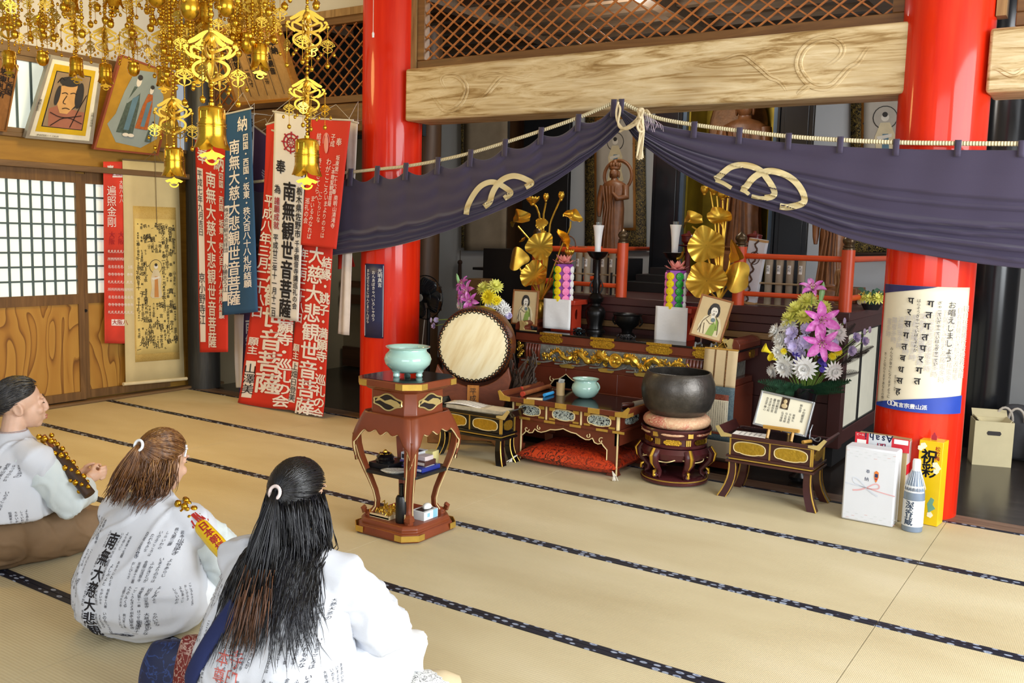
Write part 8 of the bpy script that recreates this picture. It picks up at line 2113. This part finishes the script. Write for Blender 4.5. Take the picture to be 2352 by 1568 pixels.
    for z, rx, ry, cy in [q for q in prof if q[0] >= hem]: rings.append([(rx*math.copysign(abs(math.cos(2*PI*k/n))**.85, math.cos(2*PI*k/n)), cy+ry*math.copysign(abs(math.sin(2*PI*k/n))**.9, math.sin(2*PI*k/n)), z*s) for k in range(n)])
    b.loft(rings)
    for i in (0, 1): b.tube([sh[i]+Vector((-(-1, 1)[i]*.05, 0, .012)), sh[i]+Vector(((-1, 1)[i]*.028, .006, -.02)), sh[i].lerp(el[i], .30)], [.066, .078, .084], 16)
    me = remesh(b, .009, 4); crumple(me, .0055, 8.5, [((.17*sw, ny*.8, nz-.16), (.05, -.2, nz-.40), .016, .012), ((-.17*sw, ny*.8, nz-.16), (-.08, -.2, nz-.36), .016, .010), ((.22*sw, -.05, .22*s), (-.05, -.24, .10), .018, .012), ((-.02, -.15, nz-.1), (.03, -.25, .12), .02, .006)])
    for v in me.vertices: v.co.z = max(v.co.z, .003)
    vest = finish(me, 'pilgrim_vest', HAKUI, o)
    bvh = BVHTree.FromPolygons([v.co for v in me.vertices], [tuple(p.vertices) for p in me.polygons])
    def proj(x, z):
        h = bvh.ray_cast(Vector((x, -1.2, z)), Vector((0, 1, 0)))
        return (h[0]+h[1]*.0022) if h[0] else Vector((x, 0.0, z))
    def side(y, z):
        h = bvh.ray_cast(Vector((1.2, y, z)), Vector((-1, 0, 0)))
        return (h[0]+h[1]*.0022) if h[0] else Vector((0, y, z))
    return o, HM, proj, side, nz, ny, s, hd
VT = ['坂東第十一番', '岩殿山安楽寺', 'よしみよと', 'あまのいわとを', 'おしひらき', '坂東第十三番', '金龍山浅草寺', 'ふかきとが', 'いまよりのちは', 'よもあらじ', '坂東第十五番', '白岩山長谷寺', 'たれもみな', 'いのるこころは', 'しらいわの', '秩父第三番', '岩本山常泉寺', 'はつせのかね', '大慈大悲の', 'ちかいかな', '坂東第十六番', '五徳山水沢寺', 'たのみくる', 'こころもきよき']
def verses(o, proj, side, z0, z1, sd, main=None, x_lim=.235, gap=None):
    r = random.Random(sd); it = []; k = 0; rows = 4
    for row in range(rows):
        zt = z1-(z1-z0)*row/rows
        x = -x_lim
        while x < x_lim:
            if abs(((x+x_lim) % .17)-.15) > .022 and not (gap and gap[0] < x < gap[1]) and not (main and abs(x-main[0]) < .03):
                it.append((VT[k % len(VT)], x, zt-r.uniform(0, .018)-.02*(1-abs(math.sin(x*9))), (.0108 if k % 5 != 1 else .0130))); k += 1
            x += .0205
    letters('printed_verses', it, proj, M('vest_ink', '#23232f', .8, var=0), o, bold=.008, wob=.10, seed=sd)
    letters('printed_verses', [(VT[(i*5+sd) % len(VT)], .10-.021*i-.06*(i//4), z1-.10-.10*(i // 4), .0118) for i in range(10)], side, M('vest_ink'), o, bold=.008, wob=.1)
    if main: letters('large_lettering', [(main[1], main[0], main[2], main[3])], proj, INK(), o, bold=.020, wob=.02)


def hair(o, HM, mats, tie, fall, n, seed, drop, back=(0, -1, -.15), cover=1.75, puff=1.09, thick=.0021, tail_n=90, tail_len=.16, tail_dir=(0, -.35, -1), spread=.035, tie_mat=None, loose=None, bx=0.0, le=2, inw=.16):
    """cap plus strands combed to a tie, then a tail; loose: (n, length) hair hanging below the tie from the nape"""
    r = random.Random(seed); b = B(); R = Vector((.080, .100, .094)); C0 = Vector((0, -.014, .030)); tied = Vector(tie).normalized()
    S = lambda d, k=1.0: C0+Vector((d.x*R.x, d.y*R.y, d.z*R.z))*k
    front = Vector((0, .80, .60)).normalized()
    cen = Vector((0, -.62, .62)).normalized()
    def cap(u, v):
        a = 2*PI*u; lim = 1.60+(.20*abs(math.sin(2*a)) if math.sin(a) > 0 else 0); th = v*lim
        e1 = Vector((1, 0, 0)); e2 = cen.cross(e1); d = cen*math.cos(th)+(e1*math.cos(a)+e2*math.sin(a))*math.sin(th)
        k = puff-.03+.010*math.sin(a*31)*math.sin(v*3)-(.09*max(0, v-.86)/.14)
        return HM @ S(d, k)
    b.grid(cap, 124, 26)
    for i in range(n):
        for _ in range(50):
            d = Vector((r.gauss(0, 1), r.gauss(0, 1), r.gauss(0, 1))).normalized()
            if math.acos(max(-1, min(1, d.dot(cen)))) < (1.74 if d.z > .12 and d.y > .15 and abs(d.x) > .3 else 1.62): break
        pts = []
        for j in range(8):
            q = d.lerp(tied, (j/7)*.93).normalized(); pts.append(HM @ S(q, puff+.012*math.sin(PI*j/7)+r.uniform(-.006, .008)))
        b.tube(pts, [thick*(.5+.5*math.sin(PI*(.1+.8*j/7))) for j in range(8)], 4, mi=r.choice((0, 0, 0, 1)))
    T = HM @ S(tied, puff+.10)
    def lock(p, L, dv, sp, wav, th, mi_end):
        q = []; a = r.uniform(0, 6.3); rr = sp*math.sqrt(r.random()); dv = Vector(dv).normalized(); s1 = dv.orthogonal().normalized(); s2 = dv.cross(s1); ph = r.uniform(0, 6)
        for j in range(10):
            t = j/9; w = (math.sin(PI*min(1, t*1.25+.10)*.62))
            g = p+dv*L*t+(s1*math.cos(a)+s2*math.sin(a))*rr*w+Vector((wav*math.sin(t*5+ph)*t, wav*math.cos(t*4+ph)*t*.6, 0)); q.append(g)
        q2 = [drop(g) for g in q]
        k = 6; b.tube(q2[:k+1], [th*.8]+[th]*k, 4, mi=r.choice((0, 0, 0, 1))); b.tube(q2[k:], [th, th*.8, th*.6, th*.15], 4, mi=mi_end if r.random() < .75 else 0)
    for i in range(tail_n): lock(T, tail_len*r.uniform(.72, 1.06), Vector(tail_dir)+Vector((r.uniform(-.08, .08),)*3), spread, .010, thick, 2)
    if loose:
        ln, ll, lx, lsp = loose
        for i in range(ln):
            a = r.uniform(-1.75, 1.75)*lx; d = Vector((math.sin(a), -math.cos(a), -.22+.25*r.random()-.2*abs(math.cos(a)))).normalized()
            p = HM @ S(d, puff+r.uniform(-.02, .03)); lock(p, ll*r.choice((.55, .8, .95, 1.08))*r.uniform(.8, 1.05), Vector((math.sin(a)*inw+bx, -.12+.10*math.cos(a*2), -1)), lsp, .014+.05*abs(bx), thick, le)
    h = b.build('hair', mats, o, smooth=4, recalc=False)
    if tie_mat:
        b = B(); b.tube([T+Vector((.019*math.cos(a), 0, .019*math.sin(a)))+Vector((0, .006*math.sin(a), 0)) for a in [2*PI*i/20 for i in range(20)]], .0055, 8, closed=True); b.build('hair_tie', tie_mat, o)
    return h


# nearest woman, black half-up hair
p3, H3, pj3, sd3, nz, ny, s, hd3 = person('woman in white lettered vest with long black half-tied hair, nearest the camera', (-2.16, 1.99, 0), R_(10), .692, .05, R_(6), .10, M('white_trousers', '#e6e9ee', .8), HAKUI, (.0, .26, .28), 1.0)
K1, K2, K3 = M('black_hair', '#0d0c0f', .30, var=.2), M('black_hair_sheen', '#1d1d24', .28, var=.2), M('brown_hair_tip', '#5c3a24', .4, var=.3)
def drop3(g):
    g = Vector(g)
    if g.z < nz+.02:
        h = pj3(g.x, g.z)
        if h.y < 0 and g.y > h.y-.008: g.y = h.y-.008-.006*rnd.random()
    return g
hair(p3, H3, [K1, K2, K3], (-.10, -1, .05), None, 700, 3, drop3, tail_n=300, tail_len=.46, tail_dir=(.05, -.42, -1), spread=.040, tie_mat=M('pinkish_hair_tie', '#d9c9c6', .6), loose=(620, .42, 1.0, .026), bx=.13, le=1, thick=.0019)
verses(p3, pj3, sd3, .05, nz-.10, 7, None, .235)
b = B(); b.lathe([(.062, -.02), (.070, .0), (.062, .022), (.054, .022), (.056, -.02)], (0, 0, 0), 28); b.T = Matrix.Identity(4); c = b.build('collar', BRB('dark_speckled_collar', '#1d1c22', '#8b8788', 120), p3); c.location = (0, ny*.98, nz+.012)
b = B(); b.grid(lambda u, v: pj3(-.085+.035*(u-.5)*1.2, nz-.27-.06*v)+Vector((0, -.0015, 0)), 4, 5); 
letters('red_seal', [('寺印', .005, nz-.245, .05), ('本尊', -.045, nz-.255, .045)], pj3, M('seal_red', '#cf6a62', .8, var=0), p3, bold=.01)
# shoulder bag with wide navy strap, resting on the floor at her left
bag = thing('shoulder_bag', 'navy and red embroidered shoulder bag on the mat beside the nearest woman', 'bag', at(452, 1615, Z=0), .55)
b = B(); b.loft([[(x*w_, y*d_, z) for x, y in [(-1, -.5), (-.6, -1), (.6, -1), (1, -.5), (1, .5), (.6, 1), (-.6, 1), (-1, .5)]] for z, w_, d_ in ((.0, .17, .05), (.03, .20, .075), (.14, .185, .07), (.20, .15, .045), (.215, .14, .012))])
b.build('body', BRB('navy_embroidered', '#141f44', '#27407c', 14), bag, subsurf=2, smooth=4)
b = B(); b.loft([[(.05+x*w_, -.035+y*d_, z) for x, y in [(-1, -.5), (-.6, -1), (.6, -1), (1, -.5), (1, .5), (.6, 1), (-.6, 1), (-1, .5)]] for z, w_, d_ in ((.0, .10, .05), (.03, .12, .07), (.15, .11, .065), (.24, .085, .03), (.25, .08, .012))]); pk = b.build('red_pouch', BRB('red_embroidered', '#6f1d18', '#c3a79a', 26), bag, subsurf=2, smooth=4)
b = B()
for k in range(8): a = k*.9; b.tube([(.05+.03*math.cos(a), -.112, .11+.045*math.sin(a)), (.05+.055*math.cos(a+.5), -.108, .11+.07*math.sin(a+.5))], [.007, .003], 6)
b.build('embroidery', M('pale_thread', '#cdbfae', .8), pk)
Mw = Matrix.Translation(p3.location) @ Matrix.Rotation(R_(10), 4, 'Z')
path = [(-.05, nz-.135), (-.085, nz-.20), (-.125, nz-.28), (-.165, nz-.36), (-.20, nz-.42)]
pts = [Mw @ (pj3(x, z)+Vector((0, -.014, 0))) for x, z in path]+[Vector(bag.location)+Vector((.06, .02, .20)), Vector(bag.location)+Vector((.03, 0, .17))]
pts = [Vector(p) for p in dense(pts, 2)]
b = B(); b.tube([p-bag.location for p in pts], .030, 10, flat=.35, ref=(0, -1, .3)); st_ = b.build('strap', M('navy_cloth', '#18265a', .8, bump=.2, bscale=200), bag, smooth=4); st_.rotation_euler = (0, 0, -.55)
st_.location = (0, 0, 0)
# sock foot seen past her right knee
b = B(); b.tube([(.30, .27, .05), (.36, .33, .045), (.42, .36, .035)], [.045, .045, .03], 14, flat=.8, ref=(0, 0, 1)); s_ = b.build('sock', BRB('patterned_sock', '#d8d8d6', '#33343c', 45), p3, smooth=4)
b = B(); b.tube([(.36, .34, .045), (.40, .365, .04), (.445, .385, .03), (.455, .39, .03)], [.042, .043, .032, .012], 14, flat=.75, ref=(0, 0, 1)); b.build('sock_toe', M('beige_sock', '#cdbb98', .85), s_, smooth=4)
b = B(); b.tube([(.16, .05, .11), (.26, .25, .13), (.25, .38, .10), (.30, .30, .06)], [.12, .11, .095, .055], 18); me = remesh(b, .010, 4); crumple(me, .005, 12); finish(me, 'folded_leg', M('white_trousers'), p3)

# middle woman, light brown ponytail, hunched
p2, H2, pj2, sd2, nz2, ny2, s2, hd2 = person('woman in white vest with large lettering and brown ponytail, hunched forward', (-3.105, 2.165, 0), R_(12), .625, .06, R_(-2), .26, M('white_trousers'), BLOUSE, (.05, .30, .27), .97)
def drop2(g):
    g = Vector(g)
    if g.z < nz2+.02:
        h = pj2(g.x, g.z)
        if h.y < .1 and g.y > h.y-.006: g.y = h.y-.006-.006*rnd.random()
    return g
hair(p2, H2, [hair_mat('chestnut_hair', '#4a2c16', '#6e4520', '#8d5f30'), hair_mat('light_brown_hair', '#6b4520', '#94693a', '#b08650'), hair_mat('dark_brown_hair', '#3a2216', '#55331c', '#6d4424')], (-.15, -1, .22), None, 620, 5, drop2, tail_n=220, tail_len=.24, tail_dir=(-.30, -.32, -1), spread=.034, tie_mat=M('white_cap', '#eceff2'), loose=(420, .175, .95, .018), inw=-.22)
verses(p2, pj2, sd2, .075, nz2-.06, 3, (-.035, '南無大慈大悲観世音', nz2-.09, .050), .25)
b = B(); b.lathe([(.060, -.02), (.068, .0), (.060, .018), (.054, .018), (.056, -.02)], (0, 0, 0), 28); c = b.build('collar', M('dark_collar', '#26242a', .8), p2); c.location = (0, ny2*.98, nz2+.005)
b = B(); b.T = H2; b.tube([(.074, .030, .075), (.079, .028, .060), (.083, .024, .045), (.084, .020, .030)], [.005, .004, .004, .005], 8); b.ball((.082, .026, .062), .006, 8, 6); b.build('hair_clip', M('crystal_clip', '#e7e4e6', .15, .4), p2)

# left woman, dark hair in a low bun
p1, H1, pj1, sd1, nz1, ny1, s1, hd1 = person('woman in white vest and brown trousers with dark hair in a low bun', (-4.22, 2.24, 0), R_(-4), .715, .02, R_(-20), -.02, M('brown_trousers', '#7d6449', .8, var=.1, bump=.15, bscale=150), BLOUSE, (.12, .33, .36), 1.0, .22)
def drop1(g): return Vector(g)
hair(p1, H1, [hair_mat('grey_black_hair', '#1d1b1a', '#2f2c29', '#4d4842'), K2, hair_mat('dark_brown_hair2', '#2c1d16', '#442b1e', '#5a3b2a')], (0, -1, -.42), None, 620, 9, drop1, tail_n=160, tail_len=.085, tail_dir=(0, -.5, -1), spread=.030, tie_mat=M('black_band', '#17171a', .6))
verses(p1, pj1, sd1, .10, nz1-.08, 13, None, .24)
b = B(); b.lathe([(.064, -.05), (.075, -.02), (.066, .02), (.056, .02), (.058, -.05)], (0, 0, 0), 28); c = b.build('collar', BRB('mauve_speckled_collar', '#9a8480', '#c4b4ae', 150), p1); c.location = (0, ny1*.98, nz1+.012)


# pilgrim staff covers leaning in front of the left and middle women
def staff_cover(label, a, c, mat, bell_mat, r, txt=None, fringe=None, beads=False):
    a, c = Vector(a), Vector(c); t = thing('staff_cover', label, 'staff cover', c); d = (a-c); L = d.length; q = Vector((0, 0, 1)).rotation_difference(d.normalized()).to_matrix().to_4x4()
    b = B(); b.T = q; b.lathe([(0, -.02), (r*1.02, -.02), (r, 0), (r*1.08, L*.3), (r*.95, L*.62), (r*.62, L*.72), (r*.8, L*.76), (0, L*.78)], (0, 0, 0), 22); b.build('brocade_bag', mat, t)
    b = B(); b.T = q; b.tube([(0, 0, -.02), (0, 0, L)], .010, 8); b.build('staff', wood('stick_brown_wood', '', ''), t)
    b = B(); b.T = q; rr = random.Random(4)
    for k in range(26 if not beads else 40):
        z = L*(.66+.40*rr.random()) if not beads else L*(.02+1.0*k/40); e = rr.uniform(0, 6.3) if not beads else k*1.9; g = r*(1.05 if beads else .75); b.ball((g*math.cos(e), g*math.sin(e), z), .0125*rr.uniform(.7, 1.15), 8, 6)
    b.build('bells', bell_mat, t)
    if fringe:
        b = B(); b.T = q
        for k in range(30): e = k*2.39; b.tube([(r*math.cos(e), r*math.sin(e), 0), (r*1.25*math.cos(e), r*1.25*math.sin(e), -.035)], [.004, .002], 4)
        for k in range(14): e = k*2.39; b.tube([(r*.7*math.cos(e), r*.7*math.sin(e), L*.78), (r*1.15*math.cos(e), r*1.15*math.sin(e), L*.62)], [.006, .003], 4)
        b.build('fringe', fringe, t)
    if txt:
        v = q.inverted() @ (CAM-c); a0 = math.atan2(v.y, v.x)
        letters('lettering', [(txt, 0, L*.60, .034)], lambda u, w_: q @ Vector((r*1.10*math.cos(a0+u/r+.2), r*1.10*math.sin(a0+u/r+.2), w_)), M('red_brown_ink', '#a8281c', .7, var=0), t, bold=.03)
    return t
def toward(px, py, D): return at(px, py, D=D)
staff_cover('yellow brocade staff cover with gold bells leaning on the middle woman', toward(420, 1160, 3.60), toward(530, 1285, 3.50), M('yellow_satin', '#e3bb14', .35, var=.06), BR, .030, '日本朝拝', M('red_fringe', '#b3261b', .7))
staff_cover('brown beaded staff cover with gold bells leaning on the left woman', toward(100, 1000, 4.25), toward(200, 1128, 4.20), M('dark_brocade', '#3a2413', .5, var=.3, scale=30), BR, .026, None, None, True)
